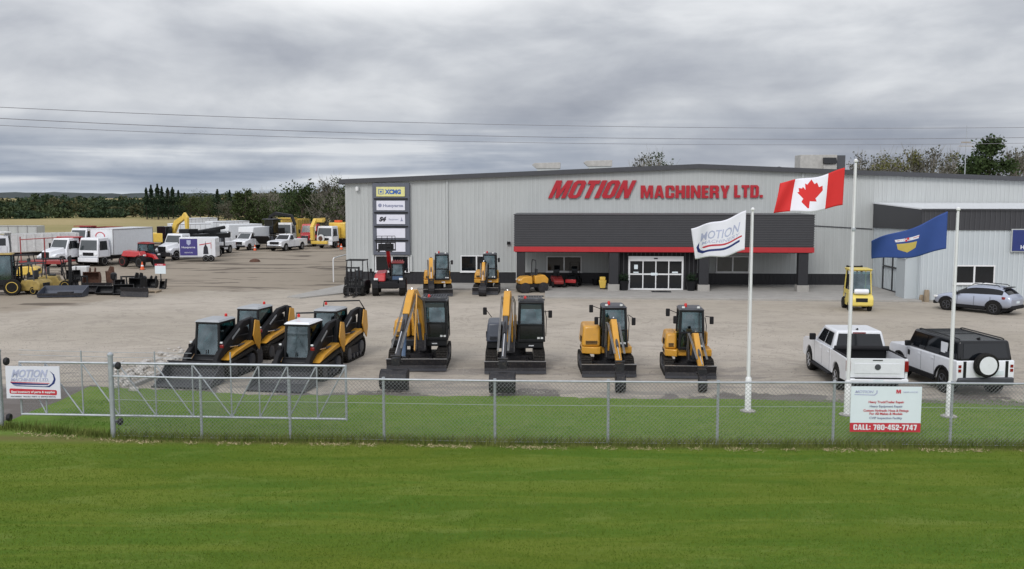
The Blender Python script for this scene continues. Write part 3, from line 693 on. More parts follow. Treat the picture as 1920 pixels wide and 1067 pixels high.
# vestibule with sliding doors
vs_ = bld('vestibule', MATTEB, bt, lambda m: m.box(20.1, 25.45, -4.2, -.05, .1, 2.716))
bld('wall_panel', DARKSID, vs_, lambda m: [m.box(20.1+.3*i, 20.16+.3*i, -4.225, -4.2, .12, 2.7) for i in range(18)])
dr = bld('entrance_door', POLEW, bt, lambda m: [m.box(20.75, 20.87, -4.33, -4.226, .12, 2.44), m.box(24.4, 24.52, -4.33, -4.226, .12, 2.44), m.box(20.87, 24.4, -4.33, -4.226, 2.1, 2.44), m.box(20.87, 24.4, -4.33, -4.226, .12, .22), m.box(20.87, 24.4, -4.31, -4.25, 1.15, 1.25)]
         +[m.box(20.87+.8825*i-.035, 20.87+.8825*i+.035, -4.32, -4.24, .22, 2.1) for i in (1, 2, 3)])
for i in range(4):
    a = 20.87+.8825*i
    for z0, z1 in ((.22, 1.15), (1.25, 2.1)): bld('pane', GLASS, dr, lambda m: m.box(a+.036, a+.8465, -4.27, -4.25, z0, z1))
bld('notice', SIGNW, dr, lambda m: [m.box(21.15, 21.4, -4.285, -4.272, 1.55, 1.85), m.box(21.1, 21.45, -4.285, -4.272, 1.28, 1.36), m.box(23.75, 24.15, -4.285, -4.272, 1.28, 1.38), m.box(22.3, 22.75, -4.33, -4.325, 1.12, 1.3)])
bld('door_sensor', BLACK, dr, lambda m: m.box(22.5, 22.75, -4.37, -4.331, 2.25, 2.33))
# seam trim and downspouts on the right half of the facade
bld('seam_trim', TRIM, bt, lambda m: m.hexa([(33.15, -.06, 4.45), (38.5, -.06, 4.15), (38.5, -.036, 4.15), (33.15, -.036, 4.45)], [(33.15, -.06, 4.52), (38.5, -.06, 4.22), (38.5, -.036, 4.22), (33.15, -.036, 4.52)]))
bld('downspout', POLEW, bt, lambda m: m.box(12.75, 12.86, -.15, -.04, .1, 5.1))
for u_ in (33.4, 7.6): bld('downspout', SIDINGR, bt, lambda m: m.box(u_, u_+.1, -.13, -.036, .2, roofz(u_)-.2))
for u_ in (12.2, 33.9): bld('wall_light', MATTEB, bt, lambda m: m.box(u_-.12, u_+.12, -.22, -.036, 3.0 if u_ < 20 else 4.7, 3.2 if u_ < 20 else 4.85))
bld('security_camera', POLEW, bt, lambda m: (m.lathe([(.12, -.14), (.14, .1), (.05, .16)], (.95, -.2, 7.1)), m.box(.9, 1.0, -.2, -.04, 7.15, 7.25)))

# walk
wk = MB()
wk.prism([(6.0, -4.1), (15.0, -4.15), (15.1, -9.0), (38.55, -9.9), (38.55, -.02), (6.0, -.02)], -.02, .12, 'z')
o = wk.build('walkway', CONC, None, bevel=.015, seg=1); o.location = (BO[0], BO[1], 0); o.rotation_euler = (0, 0, BROT); tag(o, kind='structure')
bld('x', MATTEB, None, lambda m: m.box(15.0, 38.6, -9.98, -9.94, 0.004, .05)) and None
o = bpy.data.objects['x']; o.name = 'gutter_joint'; o.location = (BO[0], BO[1], 0); o.rotation_euler = (0, 0, BROT-.037); tag(o, kind='structure')
C.objects.unlink(o)
wk = MB(); wk.prism([(-1.6, -9.7), (-.6, -10.2), (1.5, -7.2), (1.6, -.4), (.4, -.4)], -.02, .09, 'z')
o = wk.build('apron', CONC, None); o.location = (BO[0], BO[1], 0); o.rotation_euler = (0, 0, BROT); tag(o, kind='structure')

# annex
at_ = thing('annex_building', 'white metal clad side building with a wide charcoal eave band and a two pane window', 'building', bw(38.6, -9.3), BROT)
AW, AD = 20.0, 9.3
bld('wall', ANNEXW, at_, lambda m: m.prism([(0, 0), (AD-.05, 0), (AD-.05, 5.8), (0, 5.55)], 0, AW, 'x'))
def aribs(m):
    i = 0
    while .15+.305*i < AW: u = .15+.305*i; m.box(u-.04, u+.04, -.03, 0, .1, 4.5); i += 1
    for k in range(30): m.box(-.03, 0, .15+.305*k-.04, .15+.305*k+.04, .1, 4.5)
bld('wall_rib', ANNEXR, at_, aribs)
bld('foundation_trim', CONC, at_, lambda m: m.box(-.04, AW, -.04, .0, -.02, .1))
bd = bld('eave_band', DARKSID, at_, lambda m: [m.box(-.08, AW, -.09, -.0, 4.48, 5.74), m.hexa([(-.09, 0, 4.48), (-.0, 0, 4.48), (-.0, AD-.1, 4.30), (-.09, AD-.1, 4.30)], [(-.09, 0, 5.74), (-.0, 0, 5.74), (-.0, AD-.1, 6.0), (-.09, AD-.1, 6.0)])])
bld('band_rib', DARKRIB, bd, lambda m: [m.box(.1+.305*i, .16+.305*i, -.115, -.09, 4.5, 5.72) for i in range(65)])
bld('roof', WHITE, at_, lambda m: m.hexa([(-.12, -.12, 5.745), (AW, -.12, 5.745), (AW, AD-.06, 6.02), (-.12, AD-.06, 6.02)], [(-.12, -.12, 5.82), (AW, -.12, 5.82), (AW, AD-.06, 6.10), (-.12, AD-.06, 6.10)]))
bld('gutter', TRIM, at_, lambda m: m.box(-.14, AW, -.2, -.122, 5.70, 5.80))
window(2.0, 4.5, 1.12, 2.3, y=-.032, parent=at_)
def side_door(m):
    x = -.05
    for y in (3.0, 4.9, 6.8): m.box(x-.03, x+.02, y-.06, y+.06, .1, 3.2)
    for z in (3.14, 1.7, .1): m.box(x-.035, x+.02, 3.0, 6.8, z, z+.1)
bld('side_door', DARKSID, at_, side_door)
bp = bld('entry_porch', ANNEXW, at_, lambda m: m.prism([(-.78, .1), (-.033, .1), (-.033, 2.95), (-.78, 2.65)], .45, 2.0, 'y'))
bld('porch_roof', ANNEXR, bp, lambda m: m.hexa([(-.85, .38, 2.64), (-.033, .38, 2.97), (-.033, 2.07, 2.97), (-.85, 2.07, 2.64)], [(-.85, .38, 2.70), (-.033, .38, 3.03), (-.033, 2.07, 3.03), (-.85, 2.07, 2.70)]))
bs = thing('wall_sign', 'navy blue rectangular sign on the front of the white annex at the right edge', 'sign', bw(44.0, -9.43, 3.2), BROT)
bld('sign_board', NAVY, bs, lambda m: m.box(0, 3.2, -.1, 0, 0, 1.3), bevel=.01); bld('sign_frame', SIDINGR, bs, lambda m: m.box(-.06, 3.26, -.06, .02, -.06, 1.36))
text('Husqvarna', .34, .48, .12, WHITE, bs, y=-.105, bold=.008)
def crown_mark(m):
    for a, b_ in ((0, .42), (.42, 0)): pass
    m.box(1.15, 1.23, -.112, -.103, .6, 1.1); m.box(1.57, 1.65, -.112, -.103, .6, 1.1); m.box(1.23, 1.57, -.112, -.103, .82, .9)
    m.box(1.13, 1.67, -.112, -.103, 1.13, 1.19)
bld('emblem', WHITE, bs, crown_mark)

# sign tower on the facade
st = thing('sign_tower', 'tall slate grey sign column of five stacked panels at the left end of the facade', 'sign', bw(2.12, -.04, 2.2), BROT)
bld('frame', SFRAME, st, lambda m: m.box(0, 2.75, -.28, 0, 0, 5.30), bevel=.02)
bld('divider', BLACK, st, lambda m: [m.box(.12, 2.63, -.36, -.282, z, z+.10) for z in (1.03, 2.06, 3.09, 4.10)])
for i, (z, mm) in enumerate(((4.33, PANELY), (3.31, PANELW), (2.29, PANELW), (1.27, PANELW), (.24, PANELW))):
    p = bld('sign_panel', mm, st, lambda m: m.box(.30, 2.42, -.33, -.282, z, z+.70))
    if mm is PANELY: p['label'] = 'yellow sign panel'
    if i == 0:
        glyphs('H', .34, .95, z+.17, INKG, p, y=-.336, depth=.008, sx=.7, one=True) if False else None
        text('XCMG', .44, .98, z+.19, INKB, p, y=-.336, bold=.025, width=1.2)
        bld('emblem', INKB, p, lambda m: [m.box(.45, .83, -.338, -.331, z+.50, z+.54), m.box(.45, .83, -.338, -.331, z+.16, z+.20), m.box(.45, .49, -.338, -.331, z+.205, z+.495), m.box(.79, .83, -.338, -.331, z+.205, z+.495), m.box(.57, .71, -.338, -.331, z+.28, z+.42, rz=0)])
    if i == 1:
        text('Husqvarna', .30, .78, z+.25, INKG, p, y=-.336, bold=.010, width=1.5)
        bld('emblem', INKG, p, lambda m: m.lathe([(.13, -.004), (.14, 0), (.13, .004)], (.56, -.335, z+.36), 'y', 14))
    if i == 2:
        text('S4', .42, .48, z+.22, INKK, p, y=-.336, bold=.03, shear=.3, width=.55)
        text('Equipment', .16, 1.2, z+.30, INKG, p, y=-.336, width=.72); bld('emblem', INKG, p, lambda m: m.prism([(2.05, z+.22), (2.3, z+.22), (2.22, z+.30), (2.16, z+.52), (2.12, z+.30)], -.338, -.331, 'y'))
# big red wall lettering
wl = thing('wall_lettering', 'big red block letters MOTION MACHINERY LTD. on the pale facade above the canopy', 'sign', bw(0, -.1), BROT)
glyphs('MOTION', 1.30, 15.10, 6.40, SIGNR, wl, y=0, depth=.12, shear=.46, width=5.85)
glyphs('MACHINERY', .92, 21.85, 6.41, SIGNR, wl, y=0, depth=.12, width=6.4)
glyphs('LTD.', .90, 28.58, 6.45, SIGNR, wl, y=0, depth=.12, width=2.05)
# rooftop gear
def vent(u, label):
    t_ = thing('roof_vent', label, 'roof vent', bw(u, 12, roofz(u)+.62), BROT, 'low roof vents')
    bld('hood', ALLOYD, t_, lambda m: m.prism([(-1.25, .35), (-.9, .02), (1.2, .02), (1.2, .55), (-1.0, .5)], -.5, .5, 'y'), bevel=.03, seg=1)
    bld('curb', SIDING, t_, lambda m: m.box(-.8, 1.1, -.4, .4, -.6, .02)); return t_
ALLOYD = mat('dull zinc sheet', (.36, .35, .33), .6, var=.2)
u, _ = 14.9, 0; vent(14.7, 'left one of two low grey roof vents left of the peak'); vent(19.1, 'right one of two low grey roof vents left of the peak')
hv = thing('rooftop_unit', 'large boxy grey rooftop air unit above the right half of the roof', 'rooftop unit', bw(38.2, 14, roofz(38)+.1), BROT)
bld('housing', ALLOYD, hv, lambda m: m.box(-1.8, 1.3, -1, 1, -.3, 1.75), bevel=.03, seg=1)
bld('end_cabinet', TRIM, hv, lambda m: m.box(1.303, 2.0, -.95, .95, -.3, 1.7))
bld('intake_hood', BLACK, hv, lambda m: m.prism([(-1.5, 1.0), (-1.003, 1.0), (-1.003, 1.5), (-1.1, 1.5)], .1, 1.2, 'x'))
bld('duct', ALLOYD, hv, lambda m: m.box(.1, 1.2, -1.3, -1.003, .25, .9))
bx_ = thing('roof_fan', 'small dark exhaust fan on the roof left of the big rooftop unit', 'roof fan', bw(34.4, 12, roofz(34.4)+.1), BROT)
bld('cowl', TRIM, bx_, lambda m: m.lathe([(.2, -.2), (.2, .2), (.35, .22), (.3, .5), (.05, .58)], (0, 0, 0)), smooth=True)

# planters and mat by the door
def planter(u, label):
    t_ = thing('planter', label, 'planter', bw(u, -4.75, .12), BROT, 'black planters beside the entrance')
    bld('pot', BLACK, t_, lambda m: m.lathe([(.24, 0), (.36, .62), (.38, .66), (.33, .66), (.31, .55)], seg=18), smooth=True)
    c = rng.normal(0, .16, (420, 3))*np.array([1, 1, .8])+np.array([0, 0, .92]); quads_mesh('plant', c, .055, [L_SPR], parent=t_); return t_
planter(20.42, 'black round planter with a dark shrub left of the sliding doors'); planter(25.0, 'black round planter with a dark shrub right of the sliding doors')
dm = bld('door_mat', BLACK, None, lambda m: (m.box(-.65, .65, -.4, .4, 0, .02), m.box(-.6, .6, -.35, .35, .02, .026))); dm.location = bw(22.9, -5.6, .121); dm.rotation_euler = (0, 0, BROT); tag(dm, 'black door mat lying before the sliding entrance doors', 'mat')
# bumper rail at the left corner of the building
hr = thing('pipe_rail', 'white bent pipe railing at the left corner of the building', 'railing', bw(-1.3, 1.2), BROT)
bld('rail', POLEW, hr, lambda m: m.tube([(0, 0, 0), (0, 0, 1.75), (.05, .05, 1.85), (.6, 7, 2.0), (1.0, 14, 2.0)], .05, 8)); bld('post', POLEW, hr, lambda m: m.tube([(.6, 7, 0), (.6, 7, 2.0)], .05, 8))
# wood posts and crate near the annex corner
def bollard(px, py, h, r, label, m_=WOOD):
    x, y = G(px, py); t_ = bld('wooden_post', m_, None, lambda m: m.lathe([(r*.95, 0), (r, h*.5), (r*.93, h-.05), (r*.8, h)], seg=10), smooth=True); t_.location = (x, y, 0); tag(t_, label, 'post'); return t_
bollard(1737, 566, .75, .17, 'thick weathered wooden post standing at the annex corner'); bollard(1727, 565, .42, .14, 'short wooden stub beside the thick post at the annex corner')

# utility pole mast behind the building, wires
pl = thing('utility_pole', 'thin grey utility mast with a crossarm rising behind the building at the right', 'pole', (at(1802, 105)[0], 105, 0))
bld('pole', GALV, pl, lambda m: m.tube([(0, 0, 0), (0, 0, 14.3)], .10, 7, r2=.035)); bld('crossarm', WOOD, pl, lambda m: (m.box(-.55, .55, -.05, .05, 12.4, 12.5), m.box(-.8, .8, -.04, .04, 12.0, 12.06)))
CABLE = mat('cable', (.20, .20, .22), .6)
def wire(pts, label, r=.018):
    # pixels guide a catenary; left end hangs nearer than the right end
    P_ = []
    (x0, y0), (x1, y1), (x2, y2) = pts
    for i in range(41):
        px = -160+(2200+160)*i/40
        l0 = (px-x1)*(px-x2)/((x0-x1)*(x0-x2)); l1 = (px-x0)*(px-x2)/((x1-x0)*(x1-x2)); l2 = (px-x0)*(px-x1)/((x2-x0)*(x2-x1))
        py = y0*l0+y1*l1+y2*l2; d = 74+(104-74)*(px+160)/2360; rr = ray(px, py); t_ = d/rr.y; P_.append((rr.x*t_, d, CAMH+rr.z*t_))
    o = bld('power_line', CABLE, None, lambda m: m.tube(P_, r, 5)); tag(o, label, 'wire', 'overhead wires across the sky'); return o
wire([(0, 201), (960, 234), (1800, 240)], 'topmost of the three overhead wires crossing the sky', .026); wire([(0, 222), (960, 256), (1800, 259.5)], 'middle one of the three overhead wires crossing the sky', .03); wire([(0, 235), (960, 267), (1800, 270)], 'lowest of the three overhead wires crossing the sky', .022)

# ------------------------------------------------------------------ fence
PX = [(213, 820, 661), (378, 825, 699), (544, 825, 701), (720, 828, 704), (928, 832, 709), (1140, 834, 716), (1345, 836, 718), (1562, 836, 721), (1782, 838, 724)]
P_ = [G(a, b_) for a, b_, _ in PX]; P_ += [(14.72, 24.2), (17.76, 24.05), (20.8, 23.9)]
FH = 1.72
fc = thing('chain_link_fence', 'long galvanised chain link fence with a top rail along the lawn', 'fence', (P_[0][0], P_[0][1], 0))
ox, oy = P_[0]
L_ = [(a-ox, b_-oy) for a, b_ in P_]
bld('post', GALV, fc, lambda m: (m.tube([(0, 0, 0), (0, 0, 2.28)], .07, 10), m.lathe([(.085, 2.28), (.085, 2.33), (.03, 2.38)], seg=10)), smooth=True)
for (a, b_) in L_[1:]:
    bld('post', GALV, fc, lambda m: (m.tube([(a, b_+.04, 0), (a, b_+.04, FH)], .038, 8), m.tube([(a, b_+.04, FH), (a, b_+.04, FH+.05)], .045, 8)), smooth=True)
bld('top_rail', GALV, fc, lambda m: m.tube([(a, b_, FH) for a, b_ in L_], .027, 8), smooth=True)
bld('tension_wire', GALV, fc, lambda m: (m.tube([(a, b_-.01, .62*FH) for a, b_ in L_], .006, 4), m.tube([(a, b_-.01, .06) for a, b_ in L_], .005, 4)))
# chain link: real twisted wires laid as two families of diagonals per bay
WIREM = mat('galvanised wire', (.22, .235, .24), .5, metal=.3)
def chain(m, a, b_, z0, z1, pitch=.105, r=.0042):
    a = Vector((a[0], a[1], 0)); b_ = Vector((b_[0], b_[1], 0)); d = (b_-a); l = d.length; d.normalize(); nrm = Vector((-d.y, d.x, 0)); h = z1-z0
    vs, fs = m.v, m.f
    for sgn in (1, -1):
        k = -h if sgn > 0 else 0
        s0 = k
        while s0 < (l if sgn > 0 else l+h):
            # line: s = s0 + sgn * z
            za, zb = 0, h
            if sgn > 0: za = max(0, -s0); zb = min(h, l-s0)
            else: za = max(0, s0-l); zb = min(h, s0)
            if zb-za > .02:
                p = a+d*(s0+sgn*za)+Vector((0, 0, z0+za)); q = a+d*(s0+sgn*zb)+Vector((0, 0, z0+zb))
                ax = (q-p).normalized(); u_ = ax.cross(nrm)*r; w_ = nrm*r; off = nrm*(r*.9*sgn)
                n0 = len(vs)
                for c in (p, q):
                    vs += [tuple(c+off+u_), tuple(c+off-u_*.5+w_), tuple(c+off-u_*.5-w_)]
                fs += [(n0, n0+1, n0+4, n0+3), (n0+1, n0+2, n0+5, n0+4), (n0+2, n0, n0+3, n0+5)]; m.mi += [0, 0, 0]
            s0 += pitch
for i in range(len(L_)-1):
    bld('chain_link', WIREM, fc, lambda m: chain(m, L_[i], L_[i+1], .03, FH-.02))
# sliding gate
gx, gy = G(3, 802)
gl = lambda px, z, Y: ((px-960)/1750*(Y*math.cos(PITCH)-(z-CAMH)*math.sin(PITCH)), Y)
YG = 25.75
gt = thing('sliding_gate', 'long sliding pipe gate with diagonal braces covered in chain link', 'gate', (gl(20, 1, YG)[0], YG+.55, 0))
x0 = 0.0; xr = gl(650, 1, YG)[0]-gl(20, 1, YG)[0]; GZ0, GZ1 = .42, 1.93
def gy_(x): return -.62*(x/xr)
xs = [gl(p, 1, YG)[0]-gl(20, 1, YG)[0] for p in (20, 70, 142, 213, 285, 357, 431, 485, 540, 595, 650)]
def T(m, xa, za, xb, zb, r): m.tube([(xa, gy_(xa), za), (xb, gy_(xb), zb)], r, 8)
fr = bld('frame', GALV, gt, lambda m: (T(m, 0, GZ0, xr, GZ0, .034), T(m, 0, GZ1, xr, GZ1, .036), T(m, 0, GZ0, 0, GZ1, .03), T(m, xr, GZ0-.03, xr, GZ1+.03, .034)), smooth=True)
for i, x in enumerate(xs[1:-1]):
    bld('upright', GALV, gt, lambda m: T(m, x, GZ0, x, GZ1+(.35 if i in (1, 3, 5) else 0), .022), smooth=True)
for i in range(10):
    a, b_ = xs[i], xs[i+1]
    if i < 6: bld('brace', GALV, gt, lambda m: T(m, a, GZ1, b_, GZ0, .020), smooth=True)
    else: bld('brace', GALV, gt, lambda m: T(m, a, GZ0, b_, GZ1, .020), smooth=True)
bld('chain_link', WIREM, gt, lambda m: chain(m, (0, gy_(0)), (xr, gy_(xr)), GZ0, GZ1, .105, .0036))
bld('barbed_wire', GALV, gt, lambda m: [m.tube([(0, gy_(0), z), (xs[1], gy_(xs[1]), z-.015), (xs[3], gy_(xs[3]), z-.04), (xs[5], gy_(xs[5]), z-.04)], .007, 4) for z in (2.14, 2.28)])
gp = thing('gate_post', 'thick galvanised gate post with roller brackets at the left edge', 'gate post', (G(3, 802)[0], G(3, 802)[1], 0))
bld('post', GALV, gp, lambda m: (m.tube([(0, 0, 0), (0, 0, 2.22)], .08, 12), m.lathe([(.09, 2.22), (.09, 2.27), (.03, 2.32)], seg=12)), smooth=True)
for q_ in (1.92, .28): bld('roller', STEEL, gp, lambda m: m.lathe([(.1, -.05), (.12, 0), (.1, .05)], (.18, .1, q_), 'x', 12))
gr_ = thing('gate_roller', 'dark roller bracket clamped to the thick post near the middle of the gate', 'roller', (P_[0][0]+.16, P_[0][1]+.1, 0))
for q_ in (1.99, .42): bld('wheel', STEEL, gr_, lambda m: m.lathe([(.09, -.05), (.11, 0), (.09, .05)], (0, 0, q_), 'x', 12))
bld('bracket', GALV, gr_, lambda m: (m.box(-.16, .02, -.04, .04, 1.95, 2.03), m.box(-.16, .02, -.04, .04, .38, .46)))
# company banner on the gate
sg = thing('gate_sign', 'white banner with blue and red lettering tied to the left end of the sliding gate', 'sign', (gl(0, 1, YG)[0], YG+.36, .92), R(-2))
SW, SH = 1.56, .93
bld('board', PANELW, sg, lambda m: m.box(0, SW, -.012, .012, 0, SH))
text('MOTION', .30, .16, .62, GRBL, sg, y=-.015, bold=.010, shear=.35, width=1.06)
text('MACHINERY LTD.', .13, .14, .50, GRBL, sg, y=-.015, bold=.003, shear=.2, width=1.10)
bld('swoosh', NAVY, sg, lambda m: (m.prism([(.13, .46), (1.22, .42), (1.22, .39), (.20, .40)], -.016, -.0125, 'y'), m.prism([(.2, .385), (1.1, .355), (1.25, .33), (1.40, .44), (1.44, .56), (1.40, .70), (1.28, .80), (1.37, .68), (1.385, .56), (1.33, .45), (1.22, .365), (1.1, .335), (.3, .355)], -.016, -.0125, 'y')))
bld('stripe', INKR, sg, lambda m: (m.prism([(.13, .485), (1.25, .45), (1.26, .43), (.13, .463)], -.016, -.0125, 'y'), m.prism([(.09, .17), (.12, .14), (1.43, .10), (1.46, .13), (1.46, .22), (1.43, .25), (.12, .29), (.09, .26)], -.016, -.0125, 'y')))
text('Best inventory of parts & supplies', .085, .14, .165, WHITE, sg, y=-.019, bold=.002, width=1.26)
text('MACHINERY  TRUCKS  PARTS  &  SERVICE RENTAL', .05, .12, .04, INKK, sg, y=-.015, width=1.3)
# phone sign on the fence
x0, y0 = gl(1594, 1, 24.32)[0], 24.30
s2 = thing('fence_sign', 'pale blue sign board with a red CALL: 780-452-7747 strip hanging on the fence', 'sign', (x0, y0, .44), R(-1.5))
W2, H2 = 1.85, 1.2
bld('board', SIGNW, s2, lambda m: m.box(0, W2, -.012, .012, .225, H2)); bld('strip', INKR, s2, lambda m: m.box(0, W2, -.012, .012, -.02, .223))
glyphs('CALL: 780-452-7747', .145, .09, .035, WHITE, s2, y=-.016, depth=.006, width=1.66, one=True, name='lettering')
for i, (tx, mm) in enumerate((('Heavy Truck/Trailer Repair', INKR), ('Heavy Equipment Repair', INKG), ('Custom Hydraulic Hose & Fittings', INKR), ('For All Makes & Models', INKR), ('CVIP Inspection Facility', INKG))):
    wd = (.93, .86, 1.18, .86, .86)[i]; text(tx, .085, (W2-wd)/2, (.76, .645, .53, .445, .33)[i], mm, s2, y=-.016, bold=.0015, width=wd)
glyphs('M', .10, 1.18, 1.02, INKR, s2, y=-.016, depth=.006, sx=1.3, one=True, name='emblem')
text('SERVICE', .05, 1.36, 1.04, GRBL, s2, y=-.016, width=.38)
bld('swoosh', GRBL, s2, lambda m: m.prism([(.08, 1.0), (.6, .985), (.66, 1.03), (.66, 1.1), (.69, 1.1), (.69, 1.02), (.62, .96), (.1, .975)], -.016, -.0125, 'y')); text('MOTION', .10, .1, 1.03, GRBL, s2, y=-.016, bold=.002, shear=.2, width=.48)

# rocks between yard and lawn at the left, behind the gate
RCK = mat('pale field stone', (.45, .43, .40), .9, var=.4, scale=5)
ANG = []
for i in range(120):
    f = rng.uniform()**.8; px = 212+f*128+rng.normal(0, 8); py = 716-f*46+rng.normal(0, 9)
    x, y = G(px, py); r = rng.uniform(.06, .21)
    bmx = bmesh.new(); bmesh.ops.create_icosphere(bmx, subdivisions=1, radius=r)
    for v in bmx.verts: v.co *= rng.uniform(.75, 1.2)
    for v in bmx.verts: v.co.z *= .6
    me = bpy.data.meshes.new('rock'); bmx.to_mesh(me); bmx.free(); me.materials.append(RCK)
    o = bpy.data.objects.new('rock', me); link(o); o.location = (x, y, r*.3); tag(o, 'pale stone in the low rock border behind the gate', 'rock', 'pale stones bordering the lawn')

cb0 = G(246, 727); cb1 = G(352, 684)
d_ = Vector((cb1[0]-cb0[0], cb1[1]-cb0[1])); kb = bld('concrete_curb', CONC, None, lambda m: m.box(0, d_.length, -.09, .09, -.02, .13), bevel=.02, seg=1); kb.location = (cb0[0], cb0[1], 0); kb.rotation_euler = (0, 0, math.atan2(d_.y, d_.x)); tag(kb, 'short pale concrete curb beside the stones, left of the track loaders', 'curb')
# ------------------------------------------------------------------ machines and vehicles (fronts face local -y)
def wheel(par, x, y, r, wd, rim=ALLOY, tyre=TYRE, spokes=0, name='wheel', z=None):
    z = r if z is None else z; s = 1 if x > 0 else -1
    t_ = bld(name, tyre, par, lambda m: m.lathe([(r*.62, -wd*.5), (r*.93, -wd*.5), (r, -wd*.32), (r, wd*.32), (r*.93, wd*.5), (r*.62, wd*.5)], (0, 0, 0), 'x', 24), smooth=True)
    t_.location = (x, y, z)
    def f(m):
        e = s*wd*.5
        m.lathe([(.01, -s*wd*.3), (r*.55, -s*wd*.3), (r*.66, e*1.01), (r*.60, e*1.03), (r*.52, e*.55), (r*.2, e*.6), (r*.16, e*.95), (.01, e*.97)], (0, 0, 0), 'x', 24)
        for k in range(spokes):
            a = 2*PI*k/spokes; c, q = math.cos(a), math.sin(a)
            m.tube([(e*.95, c*r*.1, q*r*.1), (e*.9, c*r*.57, q*r*.57)], r*.075, 5)
    bld('rim', rim, t_, f, smooth=True)
    return t_
def crawler(par, x, L, r, tw, zc=None, m_=TRACK, rise=0.0):
    """one rubber track: belt loop with lugs, rollers as children; rise lifts the rear idler"""
    zc = r if zc is None else zc; yf, yr = -(L/2-r), (L/2-r)
    def loop(rr, k=10):
        p = []
        for i in range(k+1): a = PI/2+PI*i/k; p.append((yf+math.cos(a)*rr, zc+math.sin(a)*rr))
        for i in range(k+1): a = -PI/2+PI*i/k; p.append((yr+math.cos(a)*rr, zc+rise+math.sin(a)*rr if rise == 0 else zc+math.sin(a)*rr+rise*(i/k)))
        return p
    m = MB(); o_ = loop(r); i_ = loop(r*.80); n = len(o_)
    vs = [(a, *p) for a in (-tw/2, tw/2) for p in o_]+[(a, *p) for a in (-tw/2, tw/2) for p in i_]
    fs = []
    for i in range(n):
        j = (i+1) % n; fs += [(i, j, n+j, n+i), (2*n+i, 3*n+i, 3*n+j, 2*n+j), (i, 2*n+i, 2*n+j, j), (n+i, n+j, 3*n+j, 3*n+i)]
    m.add(vs, fs)
    per = [0]
    for i in range(n): per.append(per[-1]+math.dist(o_[i], o_[(i+1) % n]))
    d = 0
    while d < per[-1]-.05:
        i = max(k for k in range(n) if per[k] <= d); f = (d-per[i])/max(1e-6, per[i+1]-per[i]); a, b_ = o_[i], o_[(i+1) % n]
        y, z = a[0]+(b_[0]-a[0])*f, a[1]+(b_[1]-a[1])*f; tx, tz = (b_[0]-a[0]), (b_[1]-a[1]); l = math.hypot(tx, tz) or 1; tx /= l; tz /= l; nx, nz = tz, -tx
        e = .025; q = [(y-tx*.03, z-tz*.03), (y+tx*.03, z+tz*.03)]
        m.add([(s*tw*.48, yy, zz) for s in (-1, 1) for yy, zz in (q[0], q[1], (q[1][0]-nx*-e, q[1][1]-nz*-e), (q[0][0]-nx*-e, q[0][1]-nz*-e))], [(0, 1, 2, 3), (4, 5, 6, 7), (0, 1, 5, 4), (1, 2, 6, 5), (2, 3, 7, 6), (3, 0, 4, 7)])
        d += .11
    t_ = m.build('track', m_, par); t_.location = (x, 0, 0)
    bld('track_frame', STEEL, t_, lambda m: m.box(-tw*.28, tw*.28, yf, yr, zc-r*.42, zc+r*.42+rise*.5))
    for y, rr, z in ((yf, r*.74, zc), (yr, r*.74, zc+rise*.5)):
        bld('sprocket', GREYM, t_, lambda m: m.lathe([(rr*.5, -tw*.46), (rr, -tw*.40), (rr, tw*.40), (rr*.5, tw*.46)], (0, y, z), 'x', 16))
    k = max(3, int((yr-yf)/.34))
    for i in range(k):
        y = yf+(yr-yf)*(i+.5)/k; bld('roller', GREYM, t_, lambda m: m.lathe([(r*.28, -tw*.42), (r*.28, tw*.42)], (0, y, zc-r*.5), 'x', 12))
    return t_
